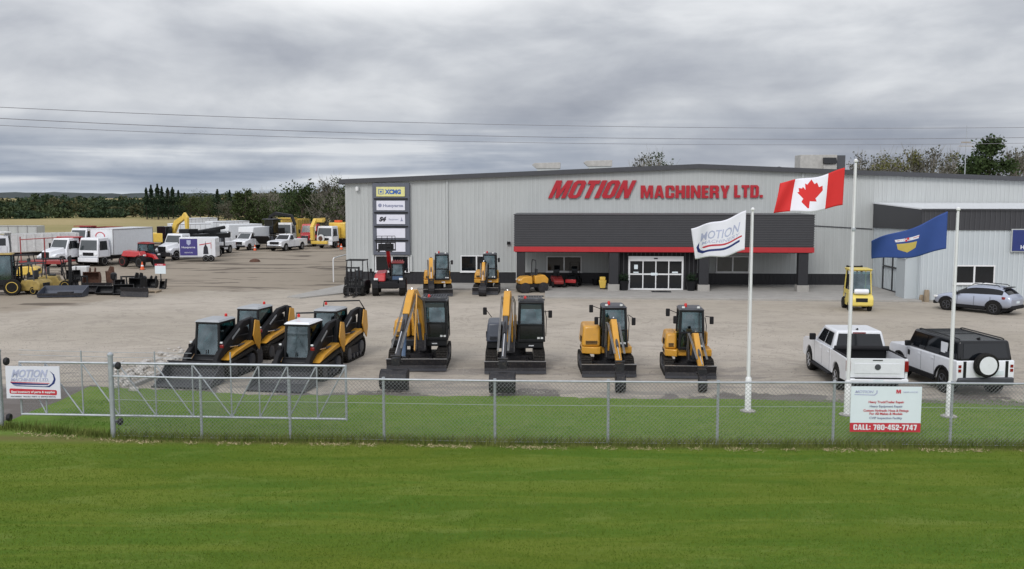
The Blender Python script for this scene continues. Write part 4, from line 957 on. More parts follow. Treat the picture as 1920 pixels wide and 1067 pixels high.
def cab(par, x0, x1, y0, y1, z0, z1, zf=None, fm=BLACK, roofm=None, slope=.10, guard=False, lowm=None, seat=True, glass=GLAZE, visor=False):
    """pillared cab with glazed sides; zf = bottom of the upper windscreen"""
    zf = zf if zf is not None else z0+.45*(z1-z0); p = .045
    m = MB(); i = .05
    B_ = [(x0, y0), (x1, y0), (x1, y1), (x0, y1)]; T_ = [(x0+i, y0+slope), (x1-i, y0+slope), (x1-i, y1-i), (x0+i, y1-i)]
    for a, b_ in zip(B_, T_): m.tube([(a[0]+(p if a[0] == x0 else -p), a[1]+(p if a[1] == y0 else -p), z0), (b_[0]+(p if b_[0] < (x0+x1)/2 else -p), b_[1]+(p if b_[1] < (y0+y1)/2 else -p), z1-.04)], .055, 6)
    m.box(x0, x1, y0, y1, z0, z0+.10); m.box(x0+.02, x1-.02, y0+.02, y0+.08, zf-.04, zf+.03)
    m.box(x0+.02, x1-.02, y1-.08, y1-.02, z0+.1, zf)
    m.box(x0+i, x1-i, y0+slope-.01, y1-i, z1-.13, z1-.05)
    c = m.build('cab', fm, par, bevel=.012, seg=1)
    bld('cab_roof', roofm or fm, c, lambda m: m.hexa([(x0+i-.03, y0+slope-.06, z1-.049), (x1-i+.03, y0+slope-.06, z1-.049), (x1-i+.03, y1-i+.04, z1-.049), (x0+i-.03, y1-i+.04, z1-.049)], [(x0+i+.06, y0+slope+.04, z1+.03), (x1-i-.06, y0+slope+.04, z1+.03), (x1-i-.06, y1-i-.06, z1+.03), (x0+i+.06, y1-i-.06, z1+.03)]), bevel=.02)
    f0 = (zf-z0)/(z1-z0); q = lambda f, a, b_: a+(b_-a)*f
    def pane(m, pts): # quad
        P = [Vector(v) for v in pts]; n = (P[1]-P[0]).cross(P[3]-P[0]).normalized()*.006
        m.hexa([v-n for v in P], [v+n for v in P])
    yf0, yf1 = y0+.05+slope*f0, y0+.05+slope*.93
    bld('windshield', glass, c, lambda m: pane(m, [(x0+.09, yf0, zf+.03), (x1-.09, yf0, zf+.03), (x1-.12, yf1, z1-.13), (x0+.12, yf1, z1-.13)]))
    bld('lower_window', lowm or glass, c, lambda m: pane(m, [(x0+.09, y0+.05, z0+.1), (x1-.09, y0+.05, z0+.1), (x1-.09, yf0-.01, zf-.04), (x0+.09, yf0-.01, zf-.04)]))
    for xx, ii in ((x0+.035, 1), (x1-.035, -1)): bld('side_window', glass, c, lambda m: pane(m, [(xx, y0+.12, z0+.35), (xx, y1-.12, z0+.35), (xx+ii*i, y1-.12-i, z1-.13), (xx+ii*i, y0+.12+slope, z1-.13)]))
    for xx, ii in ((x0, 1), (x1, -1)): bld('door_panel', fm, c, lambda m: m.box(min(xx, xx+ii*.05), max(xx, xx+ii*.05), y0+.1, y1-.1, z0+.1, z0+.35))
    bld('rear_window', glass, c, lambda m: pane(m, [(x1-.1, y1-.05, zf), (x0+.1, y1-.05, zf), (x0+.12, y1-.05-i, z1-.13), (x1-.12, y1-.05-i, z1-.13)]))
    if seat:
        xc = (x0+x1)/2; bld('operator_seat', SEAT, c, lambda m: (m.box(xc-.22, xc+.22, y0+.45, y0+.90, z0+.25, z0+.45), m.box(xc-.21, xc+.21, y0+.82, y0+.95, z0+.452, z0+1.05), m.box(xc-.12, xc+.12, y0+.84, y0+.93, z0+1.06, z0+1.22), m.box(xc-.36, xc-.26, y0+.3, y0+.8, z0+.1, z0+.62), m.box(xc+.26, xc+.36, y0+.3, y0+.8, z0+.1, z0+.62)), bevel=.03)
    if guard:
        bld('roof_guard', GREYM, c, lambda m: [m.box(x0+.02+.1*k, x0+.05+.1*k, y0+.02, y1-.1, z1+.06, z1+.085) for k in range(int((x1-x0-.05)/.1))]+[m.box(x0+.02, x1-.02, y0-.01, y0+.03, z1+.04, z1+.10), m.box(x0+.02, x1-.02, y1-.12, y1-.08, z1+.04, z1+.10)])
    if visor: bld('sun_visor', TGLASS, c, lambda m: m.box(x0+.14, x1-.14, y0+slope-.02, y0+slope+.0, z1-.30, z1-.14))
    return c
def mirror(par, x, y, z, tx, ty, tz, m_=MATTEB):
    o = bld('mirror', m_, par, lambda m: m.box(tx-.075, tx+.075, ty-.03, ty+.03, tz-.16, tz+.13), bevel=.03)
    bld('mirror_arm', MATTEB, o, lambda m: m.tube([(x, y, z), (tx, ty+.03, tz+.1)], .014, 5))
def ram(par, a, b_, r, x, bm=GREYM, frac=.58):
    a = Vector((x, *a)); b_ = Vector((x, *b_)); c = a+(b_-a)*frac
    o = bld('hydraulic_cylinder', bm, par, lambda m: m.tube([a, c], r, 10), smooth=True); bld('piston_rod', CHROME, o, lambda m: m.tube([c, b_], r*.42, 8), smooth=True)
def bucket(par, x, w, y, z, s=1.0, m_=STEEL, flip=1, teeth=True, name='bucket'):
    """digging bucket hanging at y, z with its mouth turned to +y (towards the machine) if flip=1"""
    pr = []
    for i in range(9):
        a = R(60)+R(215)*i/8; pr.append((flip*-(-math.cos(a)*.0)+flip*(math.cos(a)*.36*s), math.sin(a)*.36*s))
    o_ = [(y+p[0], z+p[1]) for p in pr]; i_ = [(y+p[0]*.88, z+p[1]*.88) for p in pr]
    m = MB(); n = len(o_)
    for i in range(n-1): m.hexa([(x-w/2, *o_[i]), (x+w/2, *o_[i]), (x+w/2, *o_[i+1]), (x-w/2, *o_[i+1])], [(x-w/2, *i_[i]), (x+w/2, *i_[i]), (x+w/2, *i_[i+1]), (x-w/2, *i_[i+1])])
    for xx in (x-w/2+.002, x+w/2-.03): m.prism(o_, xx, xx+.028)
    o = m.build(name, m_, par)
    if teeth: bld('tooth', m_, o, lambda m: [m.box(x-w/2+.03+(w-.12)*k/4, x-w/2+.10+(w-.12)*k/4, o_[-1][0]-.02, o_[-1][0]+flip*.13 if flip > 0 else o_[-1][0]+.02, o_[-1][1]-.03, o_[-1][1]+.02) for k in range(5)])
    return o
def excavator(loc, rot, label, W, L, r, tw, cabx, cabw, cabd, ztop_, body, boomx, boom, stick, bk, zh=.72, hood=None, style='big', group='excavators parked in a row', bucketw=.6, hoodm=YELL, guard=False, mirrors=(), stickm=YELL, blade_top=.48, beacon=True, boomw=.13, swing=None, bucks=1.0, cabz0=None, skirt=None):
    t_ = thing('mini_excavator', label, 'excavator', loc, rot, group)
    for s in (-1, 1): crawler(t_, s*(W/2-tw/2-.02), L, r, tw)
    bld('undercarriage', STEEL, t_, lambda m: (m.box(-W/2+tw+.05, W/2-tw-.05, -.45, .45, r*.8, r*1.35), m.lathe([(.42, r*1.35), (.42, zh-.02)], seg=20)))
    b = bld('dozer_blade', STEEL, t_, lambda m: m.prism([(-L/2-.42, .05), (-L/2-.36, .05), (-L/2-.28, blade_top*.5), (-L/2-.38, blade_top), (-L/2-.44, blade_top), (-L/2-.36, blade_top*.5)], -W/2, W/2))
    bld('blade_arm', STEEL, b, lambda m: [m.limb([(-L/2-.33, .25, .06), (-.3, r*1.05, .07)], s*W*.2-.05, s*W*.2+.05) for s in (-1, 1)])
    bld('cutting_edge', GREYM, b, lambda m: m.box(-W/2, W/2, -L/2-.47, -L/2-.441, .03, .13)); bld('blade_highlight', ALLOY, b, lambda m: m.box(-W/2-.01, W/2+.01, -L/2-.46, -L/2-.36, blade_top+.002, blade_top+.022))  # pale strip added on top imitates the highlight along the blade's upper edge
    # upper structure
    sk = skirt or hoodm; hw = W/2-.06
    pr = []
    for i in range(13): a = PI*i/12; pr.append((math.cos(a)*hw*1.0, .18+math.sin(a)*(L*.40)))
    pr = [(hw, -.62), (hw*1.0, .1)]+pr+[(-hw, -.62), (-hw*.55, -.80), (cabx-cabw/2-.04, -.80), (cabx-cabw/2, -.62)] if style == 'mini' else [(hw, -.70), (hw, .1)]+pr+[(-hw, -.70)]
    h = bld('house', sk, t_, lambda m: m.prism(pr, zh, zh+.26, 'z'), bevel=.03)
    # counterweight
    cw = [(math.cos(PI*i/12)*hw*.97, .26+math.sin(PI*i/12)*(L*.40-.02)) for i in range(13)]
    bld('counterweight', hoodm if style == 'mini' else GREYM, t_, lambda m: m.prism([(hw*.97, .27)]+cw[1:-1]+[(-hw*.97, .27)], zh+.262, zh+.80, 'z'), bevel=.06)
    if hood: # engine cover on the side away from the cab
        x0, x1, y0, y1, zt, hm = hood
        e = bld('engine_cover', hm, t_, lambda m: m.hexa([(x0, y0, zh+.262), (x1, y0, zh+.262), (x1, y1, zh+.262), (x0, y1, zh+.262)], [(x0+.07, y0+.12, zt), (x1, y0+.10, zt), (x1, y1-.1, zt), (x0+.07, y1-.15, zt)]), bevel=.09, seg=3)
        bld('vent_grille', MATTEB, e, lambda m: [m.box(x0-.004, x0+.02, y0+.3+.07*k, y0+.33+.07*k, zh+.4, zh+.6) for k in range(6)]+[m.box(x0+.15, x1-.12, y0-.012, y0+.02, zh+.36+.05*k, zh+.38+.05*k) for k in range(3)])
    cx0, cx1 = cabx-cabw/2, cabx+cabw/2; z0 = cabz0 or zh+.262
    bld('decal', MATTEB, h, lambda m: m.box(-hw-.004, -hw+.002, -.4, .35, zh+.08, zh+.20))
    bld('badge', WHITE, h, lambda m: m.box(cabx-.05, cabx+.18, -.808, -.80, zh+.09, zh+.15) if style == 'mini' else m.box(cabx-.1, cabx+.1, -.708, -.70, zh+.09, zh+.13))
    c = cab(t_, cx0, cx1, -.78, -.78+cabd, z0, ztop_, zf=z0+(ztop_-z0)*(.42), guard=guard, lowm=GLASS if style == 'big' else GLAZE, roofm=GREYM, visor=(style == 'big'))
    bld('work_lamp', LAMPW, c, lambda m: [m.box(cx1-.30+.13*k, cx1-.21+.13*k, -.80, -.765, z0+.12, z0+.19) for k in (0, 1)]+[m.box(cx0+.12+.55*k, cx0+.22+.55*k, -.74, -.70, ztop_+.03, ztop_+.10) for k in (0, 1)])
    bld('handrail', MATTEB, c, lambda m: m.tube([(cx1+.03, -.6, z0+.2), (cx1+.05, -.65, z0+.9), (cx1+.0, -.6, z0+1.2)], .015, 5))
    if beacon: bld('beacon', AMBER, c, lambda m: m.lathe([(.05, ztop_+.03), (.055, ztop_+.13), (.03, ztop_+.17)], (cx0+.3, -.3, 0), seg=10), smooth=True)
    for mm in mirrors: mirror(c, *mm)
    # boom, in the local y-z plane at boomx; swung sideways if asked
    bt_ = bld('boom_bracket', STEEL, t_, lambda m: (m.box(boomx-.2, boomx+.2, -1.02, -.66, zh-.12, zh+.28), m.prism([(-1.15, zh-.05), (-.8, zh-.05), (-.75, zh+.5), (-.95, zh+.55)], boomx-.19, boomx-.14), m.prism([(-1.15, zh-.05), (-.8, zh-.05), (-.75, zh+.5), (-.95, zh+.55)], boomx+.14, boomx+.19)))
    bm_ = bld('boom', YELL, t_, lambda m: m.limb(boom, boomx-boomw, boomx+boomw), bevel=.02, seg=1)
    k = len(boom)//2; pre = set(t_.children)
    pre.discard(bm_)
    ram(t_, (boom[0][0]-.12, boom[0][1]-.12), (boom[k][0]-.12, boom[k][1]-.18), .065, boomx, GREYM, .6)
    qa, qb = stick[1], stick[2]; fm_ = .30 if stickm is not YELL else .9; qm = tuple(qa[j]+(qb[j]-qa[j])*fm_ for j in range(3))
    st_ = bld('stick', [YELL, stickm], t_, lambda m: (m.limb([stick[0], qa, qm], boomx-boomw*.95, boomx+boomw*.95), m.m(1).limb([(qm[0], qm[1], qm[2]*.92), qb], boomx-boomw*.62, boomx+boomw*.62)), bevel=.012, seg=1)
    ram(t_, (boom[k][0]-.02, boom[k][1]+boom[k][2]+.07), (stick[0][0]+.02, stick[0][1]+.12), .055, boomx, GREYM, .62)
    ram(t_, (stick[0][0]-stick[0][2]-.10, stick[0][1]-.25), (stick[-1][0]-.18, stick[-1][1]+.28), .05, boomx, STEEL if stickm is not YELL else GREYM, .6)
    bld('hydraulic_hose', HOSE, bm_, lambda m: [m.tube([(boomx+s*.17, boom[0][0], boom[0][1]+.1), (boomx+s*(.19), boom[k][0]+.05, boom[k][1]+.1), (boomx+s*.17, stick[0][0]-.05, stick[0][1]-.1), (boomx+s*.15, stick[-1][0]-.06, stick[-1][1]+.45)], .017, 5) for s in (-1, 1, -1.25, 1.25)])
    y, z = stick[-1][0], stick[-1][1]
    bld('bucket_link', STEEL, t_, lambda m: (m.box(boomx-.14, boomx+.14, y-.22, y+.06, z-.14, z+.12), m.tube([(boomx-.17, y-.17, z+.2), (boomx+.17, y-.17, z+.2)], .04, 8), m.tube([(boomx-.19, y, z-.03), (boomx+.19, y, z-.03)], .045, 8)))
    bucket(t_, boomx, bucketw, bk[0], bk[1], bucks)
    if swing:   # the whole boom group is slewed about its king post
        Mx = Matrix.Translation((boomx, -.85, 0)) @ Matrix.Rotation(R(swing), 4, 'Z') @ Matrix.Translation((-boomx, .85, 0))
        for ch in t_.children:
            if ch not in pre: ch.matrix_local = Mx @ ch.matrix_local
    return t_
HOSE_ = 0
def lot(px, py): return G(px, py)
# two big ones
x, y = G(781, 697); Lb = 2.75
excavator((x, y+Lb/2+.4), 0, 'left of the two large excavators, with a blue guard low on its stick', 2.28, Lb, .36, .42, .60, 1.06, 1.35, 2.62, None, .10,
    [(-.75, 1.0, .15), (-.9, 1.7, .20), (-1.4, 2.55, .22), (-2.1, 3.0, .18), (-2.6, 3.08, .12)],
    [(-2.5, 3.12, .12), (-2.78, 2.9, .19), (-5.05, 1.0, .10)], (-5.35, .42), swing=-6, zh=.80, hood=(-1.1, -.42, -.1, 1.1, 1.75, YELL), bucketw=.95, guard=True, stickm=GREYM, hoodm=YELL, skirt=BLACK, boomw=.13, bucks=.98)
o1 = [o for o in C.objects if o.type == 'EMPTY' and str(o.get('label', '')).startswith('left of the two large')][0]
bld('blue_guard', BLUEM, o1, lambda m: m.limb([(-3.50, 1.75, .10), (-3.88, .95, .09)], -.30, -.17)); bld('stick_plate', YELL, o1, lambda m: m.limb([(-2.75, 3.05, .10), (-3.75, 1.15, .08)], .125, .16))
x, y = G(966, 702)
excavator((x, y+Lb/2+.4), 0, 'right of the two large excavators, with a slate engine cover left of its raised boom', 2.30, Lb, .36, .42, .62, 1.06, 1.35, 2.62, None, -.20,
    [(-.75, 1.0, .15), (-.9, 1.7, .20), (-1.4, 2.55, .22), (-2.1, 3.0, .18), (-2.6, 3.08, .12)],
    [(-2.5, 3.12, .12), (-2.78, 2.9, .19), (-5.05, 1.0, .10)], (-5.35, .42), swing=-3, zh=.80, hood=(-1.12, -.55, -.85, 1.0, 1.80, SLATE), bucketw=.88, guard=True, stickm=GREYM, hoodm=YELL, skirt=BLACK, boomw=.12, bucks=.98,
    mirrors=((1.1, -.6, 2.2, 1.34, -.75, 2.15), (-.9, -.6, 2.0, -1.15, -.85, 2.28)))
o2 = [o for o in C.objects if o.type == 'EMPTY' and str(o.get('label', '')).startswith('right of the two large')][0]
for oo in (o1, o2): bld('fuel_tank', YELL, oo, lambda m: m.box(-.02, .06, -.35, .3, 1.07, 2.0) if oo is o2 else m.box(-.38, .04, .1, .75, 1.07, 2.05), bevel=.05)
x, y = G(1142, 708); Lc = 2.25
excavator((x, y+Lc/2+.4), 0, 'mid size excavator with a rounded yellow engine cover and its stick folded straight down', 2.0, Lc, .32, .38, .28, .98, 1.3, 2.52, None, .10,
    [(-.95, .95, .12), (-1.15, 1.35, .14), (-1.6, 1.95, .15), (-1.95, 2.10, .10)],
    [(-1.9, 2.15, .09), (-2.2, 1.95, .13), (-3.85, .85, .08)], (-4.1, .36), zh=.74, hood=(-.95, -.24, -.66, .95, 1.78, YELL), style='mini', bucketw=.34, bucks=.9, boomw=.11, mirrors=((.80, -.6, 2.2, .98, -.72, 1.98), (-.2, -.6, 2.1, -.42, -.8, 2.02), (-.18, -.6, 2.4, -.62, -.85, 2.48)))
x, y = G(1300, 711)
excavator((x, y+1.05+.4), R(-4), 'rightmost and smallest excavator of the front row, its short boom folded low before the cab', 1.85, 2.1, .30, .34, .10, .98, 1.25, 2.48, None, .12,
    [(-.95, .85, .11), (-1.15, 1.15, .13), (-1.5, 1.58, .14), (-1.75, 1.62, .10)],
    [(-1.75, 1.68, .09), (-2.0, 1.5, .12), (-3.5, .66, .08)], (-3.7, .32), zh=.70, hood=(-.88, -.42, -.62, .85, 1.55, YELL), style='mini', bucketw=.28, bucks=.8, boomw=.10, mirrors=((.6, -.6, 2.2, .82, -.72, 2.08), (-.4, -.6, 2.1, -.52, -.8, 2.10), (-.4, -.6, 2.3, -.80, -.85, 2.38)))
# two by the building
x, y = G(817, 556)
excavator((x, y+1.5), R(6), 'excavator by the wall left of the small window, boom folded beside its cab', 1.95, 2.3, .32, .38, .30, 1.0, 1.3, 2.75, None, -.45,
    [(-.85, .95, .12), (-.95, 1.6, .14), (-1.1, 2.3, .14), (-1.4, 2.45, .10)],
    [(-1.3, 2.5, .09), (-1.5, 2.2, .14), (-1.9, 1.0, .09)], (-2.0, .55), zh=.76, hood=(-.93, -.5, -.3, .95, 1.6, YELL), style='mini', bucketw=.4, group='excavators parked by the building', mirrors=((.8, -.6, 2.2, .95, -.7, 2.2),))
x, y = G(912, 553)
excavator((x, y+1.4), R(-3), 'excavator by the wall right before the small window, small bucket centred in front', 1.75, 2.1, .30, .34, .22, .96, 1.25, 2.70, None, -.10,
    [(-.9, .9, .11), (-1.0, 1.4, .13), (-1.25, 2.0, .14), (-1.5, 2.1, .10)],
    [(-1.45, 2.15, .09), (-1.65, 1.9, .13), (-2.1, .8, .08)], (-2.25, .38), zh=.74, hood=(-.84, -.3, -.5, .85, 1.5, YELL), style='mini', bucketw=.5, group='excavators parked by the building', mirrors=((.7, -.6, 2.3, .86, -.7, 2.3), (-.3, -.6, 2.3, -.5, -.7, 2.35)), boomw=.10)
# yellow excavator far in the yard (arm above the box truck)
x, y = at(308, 112)
ex = thing('excavator', 'big yellow excavator behind the white box truck with its arm raised', 'excavator', (x, y, 0), R(60))
for s in (-1, 1): crawler(ex, s*1.1, 3.6, .42, .5)
bld('house', YELL2, ex, lambda m: m.box(-1.3, 1.3, -1.3, 2.0, 1.0, 2.1), bevel=.08); bld('cab', GLASS, ex, lambda m: m.box(-1.25, -.3, -1.9, -.3, 1.0, 2.9), bevel=.05)
bld('boom', YELL2, ex, lambda m: m.limb([(-1.2, 1.5, .28), (-2.2, 3.3, .34), (-3.6, 4.0, .26)], -.1, .3), bevel=.03); bld('stick', YELL2, ex, lambda m: m.limb([(-3.5, 4.4, .25), (-3.95, 3.9, .28), (-4.0, 2.6, .2)], -.05, .25), bevel=.03)
bucket(ex, .1, 1.1, -4.1, 2.1, 1.3)

# ------------------------------------------------------------------ compact track loaders
def loader(loc, rot, label, bar=True, roofm=None):
    t_ = thing('track_loader', label, 'track loader', loc, rot, 'compact track loaders with wide snow buckets')
    for s in (-1, 1): crawler(t_, s*.78, 2.15, .34, .42, rise=.18)
    bld('chassis', BLACK, t_, lambda m: m.prism([(-1.0, .35), (1.2, .35), (1.35, .8), (1.3, 1.35), (.4, 1.4), (-.8, .95), (-1.1, .7)], -.55, .55), bevel=.03)
    c = cab(t_, -.52, .52, -1.0, .42, .58, 2.10, zf=.84, slope=.14, roofm=roofm or ROOFG)
    bld('wiper', MATTEB, c, lambda m: m.box(-.02, .01, -1.0, -.985, .9, 1.05))
    bld('engine_hood', MATTEB, t_, lambda m: m.prism([(.45, 1.3), (1.38, 1.2), (1.34, 1.62), (.45, 1.75)], -.5, .5), bevel=.04)
    for s in (-1, 1):
        x0, x1 = (s*.62, s*.80) if s > 0 else (-.80, -.62)
        # rear tower, yellow
        tw = bld('lift_tower', MATTEB, t_, lambda m: m.prism([(.75, .75), (1.25, .7), (1.50, 1.35), (1.42, 1.92), (1.15, 1.98), (1.0, 1.4)], x0+s*.02, x1+s*.02), bevel=.02, seg=1)
        bld('lift_arm', MATTEB, t_, lambda m: m.limb([(1.38, 1.88, .10), (.60, 1.80, .13), (-.60, 1.22, .16), (-1.25, .86, .14), (-1.62, .40, .12)], s*.60-.09, s*.60+.09), bevel=.02, seg=1)
        bld('arm_cover', GALV, t_, lambda m: m.limb([(.25, 1.68, .035), (-.35, 1.38, .035)], s*.695-.008, s*.695+.008))
        bld('fender', YELL, t_, lambda m: m.prism([(-1.05, .70), (.3, .90), (1.1, .98), (.9, 1.14), (-.5, .92)], x0-.06, x1+.10), bevel=.015, seg=1)
        ram(t_, (1.1, 1.0), (-.6, 1.12), .05, s*.72, GREYM, .6)
        bld('lamp', LAMPR if s > 0 else MATTEB, t_, lambda m: (m.box(s*.62-.07, s*.62+.07, -1.04, -.96, 1.12, 1.26)), bevel=.02)
        bld('headlight', LAMPW, t_, lambda m: m.box(s*.60-.045, s*.60+.045, -1.02, -.95, 1.30, 1.36), bevel=.01)
    bld('side_flag', YELL, t_, lambda m: m.prism([(1.00, 1.92), (1.34, 1.85), (1.46, 1.15), (1.30, .72), (1.00, 1.0), (.82, 1.35)], .92, .965), bevel=.01, seg=1)
    if bar:
        b = bld('roof_bar', BLACK, t_, lambda m: (m.tube([(-.45, .1, 2.08), (-.45, .15, 2.32), (.86, .75, 2.32), (.9, 1.25, 1.9)], .03, 6),))
        bld('beacon', AMBER, b, lambda m: m.lathe([(.05, 2.2), (.06, 2.28), (.02, 2.32)], (-.30, .0, 0), seg=10))
    else: bld('beacon', AMBER, t_, lambda m: m.lathe([(.05, 2.10), (.055, 2.20), (.03, 2.24)], (.15, .25, 0), seg=10))
    W = 2.05
    bk = bld('snow_bucket', BUCKM, t_, lambda m: (m.prism([(-1.75, .05), (-2.85, .02), (-2.85, .05), (-1.85, .10), (-1.74, .24), (-1.72, .50), (-1.84, .72), (-1.78, .75), (-1.64, .52), (-1.66, .2)], -W/2, W/2),
        m.prism([(-1.68, .05), (-2.82, .03), (-2.60, .18), (-1.90, .73), (-1.68, .52)], -W/2-.03, -W/2), m.prism([(-1.68, .05), (-2.82, .03), (-2.60, .18), (-1.90, .73), (-1.68, .52)], W/2, W/2+.03)))
    bld('coupler', YELL, t_, lambda m: m.box(-.5, .5, -1.63, -1.45, .30, .58), bevel=.03)
    bld('cutting_edge', STEEL, bk, lambda m: m.box(-W/2-.03, W/2+.03, -2.92, -2.852, .01, .06))
    bld('bucket_ridge', STEEL, bk, lambda m: m.box(-W/2, W/2, -1.92, -1.84, .752, .79))
    return t_
loader((-10.95, 34.6), R(-11), 'front left track loader, leftmost of the four, with a grey roof and wide flat bucket', bar=False)
loader((-10.55, 38.5), R(-13), 'rear left track loader behind the front left one, beacon on its grey roof', bar=False)
loader((-7.55, 34.0), R(-10), 'front right track loader with a black bar and beacon above its white roof', roofm=WHITE)
loader((-7.3, 37.8), R(-11), 'rear right track loader with a black roof bar, nearest the large excavators')

# ------------------------------------------------------------------ cars
def arch_profile(L, z0, zb, wy, wr, front, rear, top):
    """closed side profile in (y, z): bottom with wheel arches, then rear up, top pts back to front"""
    p = [front[0]]
    p = list(front)
    for yc in wy:
        for i in range(9):
            a = PI-PI*i/8; p.append((yc+math.cos(a)*wr, max(z0, z0+.02+math.sin(a)*wr*.92)))
    p += list(rear)+list(top)
    return p
def pickup(loc, rot, label, paint=WHITE, crew=True, group=None, bed_cover=True, L=5.85, name='pickup_truck', boards=True, wheelm=ALLOY, hgt=1.0):
    t_ = thing(name, label, 'pickup truck', loc, rot, group); hw = 1.0; zr = 1.92*hgt
    fy = -L/2; ry = L/2; wf = fy+.98; wr_ = wf+3.62*(L/5.85); zb = 1.18
    cb = 2.12 if crew else 1.2   # cab back
    prof = arch_profile(L, .48, zb, (wf, wr_), .50, [(fy+.05, .45), (fy+.02, .62), (wf-.52, .50)], [(ry-.08, .52), (ry, .60), (ry-.01, 1.22)], [])
    # lower body front part (hood + cab sides), and bed as walls
    ybed = fy+.98+.62+cb+.0+.18
    pf = [(fy+.02, .60), (fy, .80), (fy+.04, 1.12), (fy+.30, 1.20), (fy+1.25, 1.28), (ybed, 1.30), (ybed, .48), (wf+.50, .48)]+[(wf+math.cos(PI*i/8)*.50, .50+math.sin(PI*i/8)*.46) for i in range(0, 9)]+[(wf-.52, .48), (fy+.1, .5)]
    bd_ = bld('body', paint, t_, lambda m: m.prism(pf, -hw, hw), bevel=.05)
    pb = [(ybed+.015, 1.30), (ry-.06, 1.28), (ry-.06, .60), (ry-.15, .52), (wr_+.50, .50)]+[(wr_+math.cos(PI*i/8)*.50, .50+math.sin(PI*i/8)*.46) for i in range(0, 9)]+[(wr_-.50, .48), (ybed+.015, .48)]
    bld('bed_side', paint, t_, lambda m: m.prism(pb, hw-.10, hw), bevel=.03); bld('bed_side', paint, t_, lambda m: m.prism(pb, -hw, -hw+.10), bevel=.03)
    bld('bed_floor', BLACK, t_, lambda m: (m.box(-hw+.11, hw-.11, ybed+.02, ry-.10, .62, .72), m.box(-hw+.11, hw-.11, ybed+.02, ybed+.06, .72, 1.28)))
    tg = bld('tailgate', paint, t_, lambda m: (m.box(-hw+.13, hw-.13, ry-.055, ry+.0, .66, 1.30), m.box(-hw+.25, hw-.25, ry, ry+.015, .80, 1.14)), bevel=.02)
    bld('emblem', GREYM, tg, lambda m: m.lathe([(.09, ry+.016), (.10, ry+.03), (.05, ry+.035)], (0, 0, 1.02), 'y', 14)); bld('handle', BLACK, tg, lambda m: m.box(-.16, .16, ry-.01, ry+.012, 1.225, 1.255))
    bm_ = bld('rear_bumper', paint, t_, lambda m: (m.box(-hw+.02, hw-.02, ry-.02, ry+.13, .48, .64)), bevel=.04)
    bld('step_pad', MATTEB, bm_, lambda m: m.box(-hw+.25, hw-.25, ry+.01, ry+.12, .642, .66)); bld('licence_plate', SIGNW, bm_, lambda m: m.box(-.16, .16, ry+.131, ry+.14, .50, .62)); bld('hitch', MATTEB, bm_, lambda m: m.box(-.25, .25, ry-.05, ry+.10, .34, .47))
    for s in (-1, 1):
        bld('tail_light', LAMPR, t_, lambda m: m.box(s*(hw-.065)-.07, s*(hw-.065)+.07, ry-.10, ry+.012, .86, 1.22), bevel=.02)
        bld('headlight', LAMPW, t_, lambda m: m.box(s*(hw-.17)-.16, s*(hw-.17)+.16, fy-.012, fy+.25, .92, 1.10), bevel=.03)
    bld('grille', MATTEB, t_, lambda m: m.box(-.62, .62, fy-.02, fy+.1, .80, 1.12), bevel=.02); bld('front_bumper', CHROME if not crew else MATTEB, t_, lambda m: m.box(-hw+.03, hw-.03, fy-.08, fy+.08, .46, .74), bevel=.05)
    # greenhouse
    y0, y1 = wf+.50, ybed-.02; B = [(-hw+.06, y0, 1.285), (hw-.06, y0, 1.285), (hw-.06, y1, 1.285), (-hw+.06, y1, 1.285)]; T4 = [(-hw+.22, y0+.72, zr), (hw-.22, y0+.72, zr), (hw-.22, y1-.12, zr), (-hw+.22, y1-.12, zr)]
    cb_ = bld('cab', paint, t_, lambda m: m.hexa(B, T4), bevel=.07, seg=3)
    bld('windshield', GLASS, cb_, lambda m: m.panel([B[0], B[1], T4[1], T4[0]], .06, .94, .10, .86, .03, .012))
    bld('rear_window', GLASS, cb_, lambda m: m.panel([B[2], B[3], T4[3], T4[2]], .06, .94, .12, .84, .03, .012))
    for q in ([B[1], B[2], T4[2], T4[1]], [B[3], B[0], T4[0], T4[3]]):
        rv = q[0][1] > q[1][1]
        spans = ((.16, .52), (.56, .90)) if crew else ((.22, .85),)
        for a, c in spans:
            if rv: a, c = 1-c, 1-a
            bld('side_window', GLASS, cb_, lambda m: m.panel(q, a, c, .12, .84, .03, .012))
    bld('brake_light', LAMPR, cb_, lambda m: m.box(-.22, .22, y1-.13, y1-.085, zr-.09, zr-.05)); bld('antenna', MATTEB, cb_, lambda m: m.prism([(y1-.5, zr), (y1-.28, zr), (y1-.30, zr+.07)], -.02, .02))
    for s in (-1, 1):
        mo = bld('side_mirror', MATTEB, t_, lambda m: m.box(s*(hw+.14)-.11, s*(hw+.14)+.11, y0+.42, y0+.56, 1.32, 1.56), bevel=.03)
        bld('door_line', GREYM, bd_, lambda m: [m.box(s*hw-.003, s*hw+.003, yy, yy+.012, .55, 1.28) for yy in ((y0+.25, y0+1.28, y1-.12) if crew else (y0+.25, y0+1.28))])
        bld('door_handle', paint, bd_, lambda m: [m.box(s*hw-.02, s*hw+.02, yy, yy+.16, 1.12, 1.16) for yy in ((y0+1.05, y0+2.0) if crew else (y0+1.05,))])
        for yc in (wf, wr_): bld('wheel_well', MATTEB, t_, lambda m: m.lathe([(.05, s*(hw-.32)), (.475, s*(hw-.32)), (.475, s*(hw-.06)), (.05, s*(hw-.06))], (0, yc, .5), 'x', 18))
        if boards: bld('running_board', MATTEB, t_, lambda m: m.box(s*(hw+.02)-.10, s*(hw+.02)+.10, wf+.62, wr_-.60, .40, .47), bevel=.02)
        for yc in (wf, wr_): wheel(t_, s*(hw-.13), yc, .41, .28, wheelm, spokes=6)
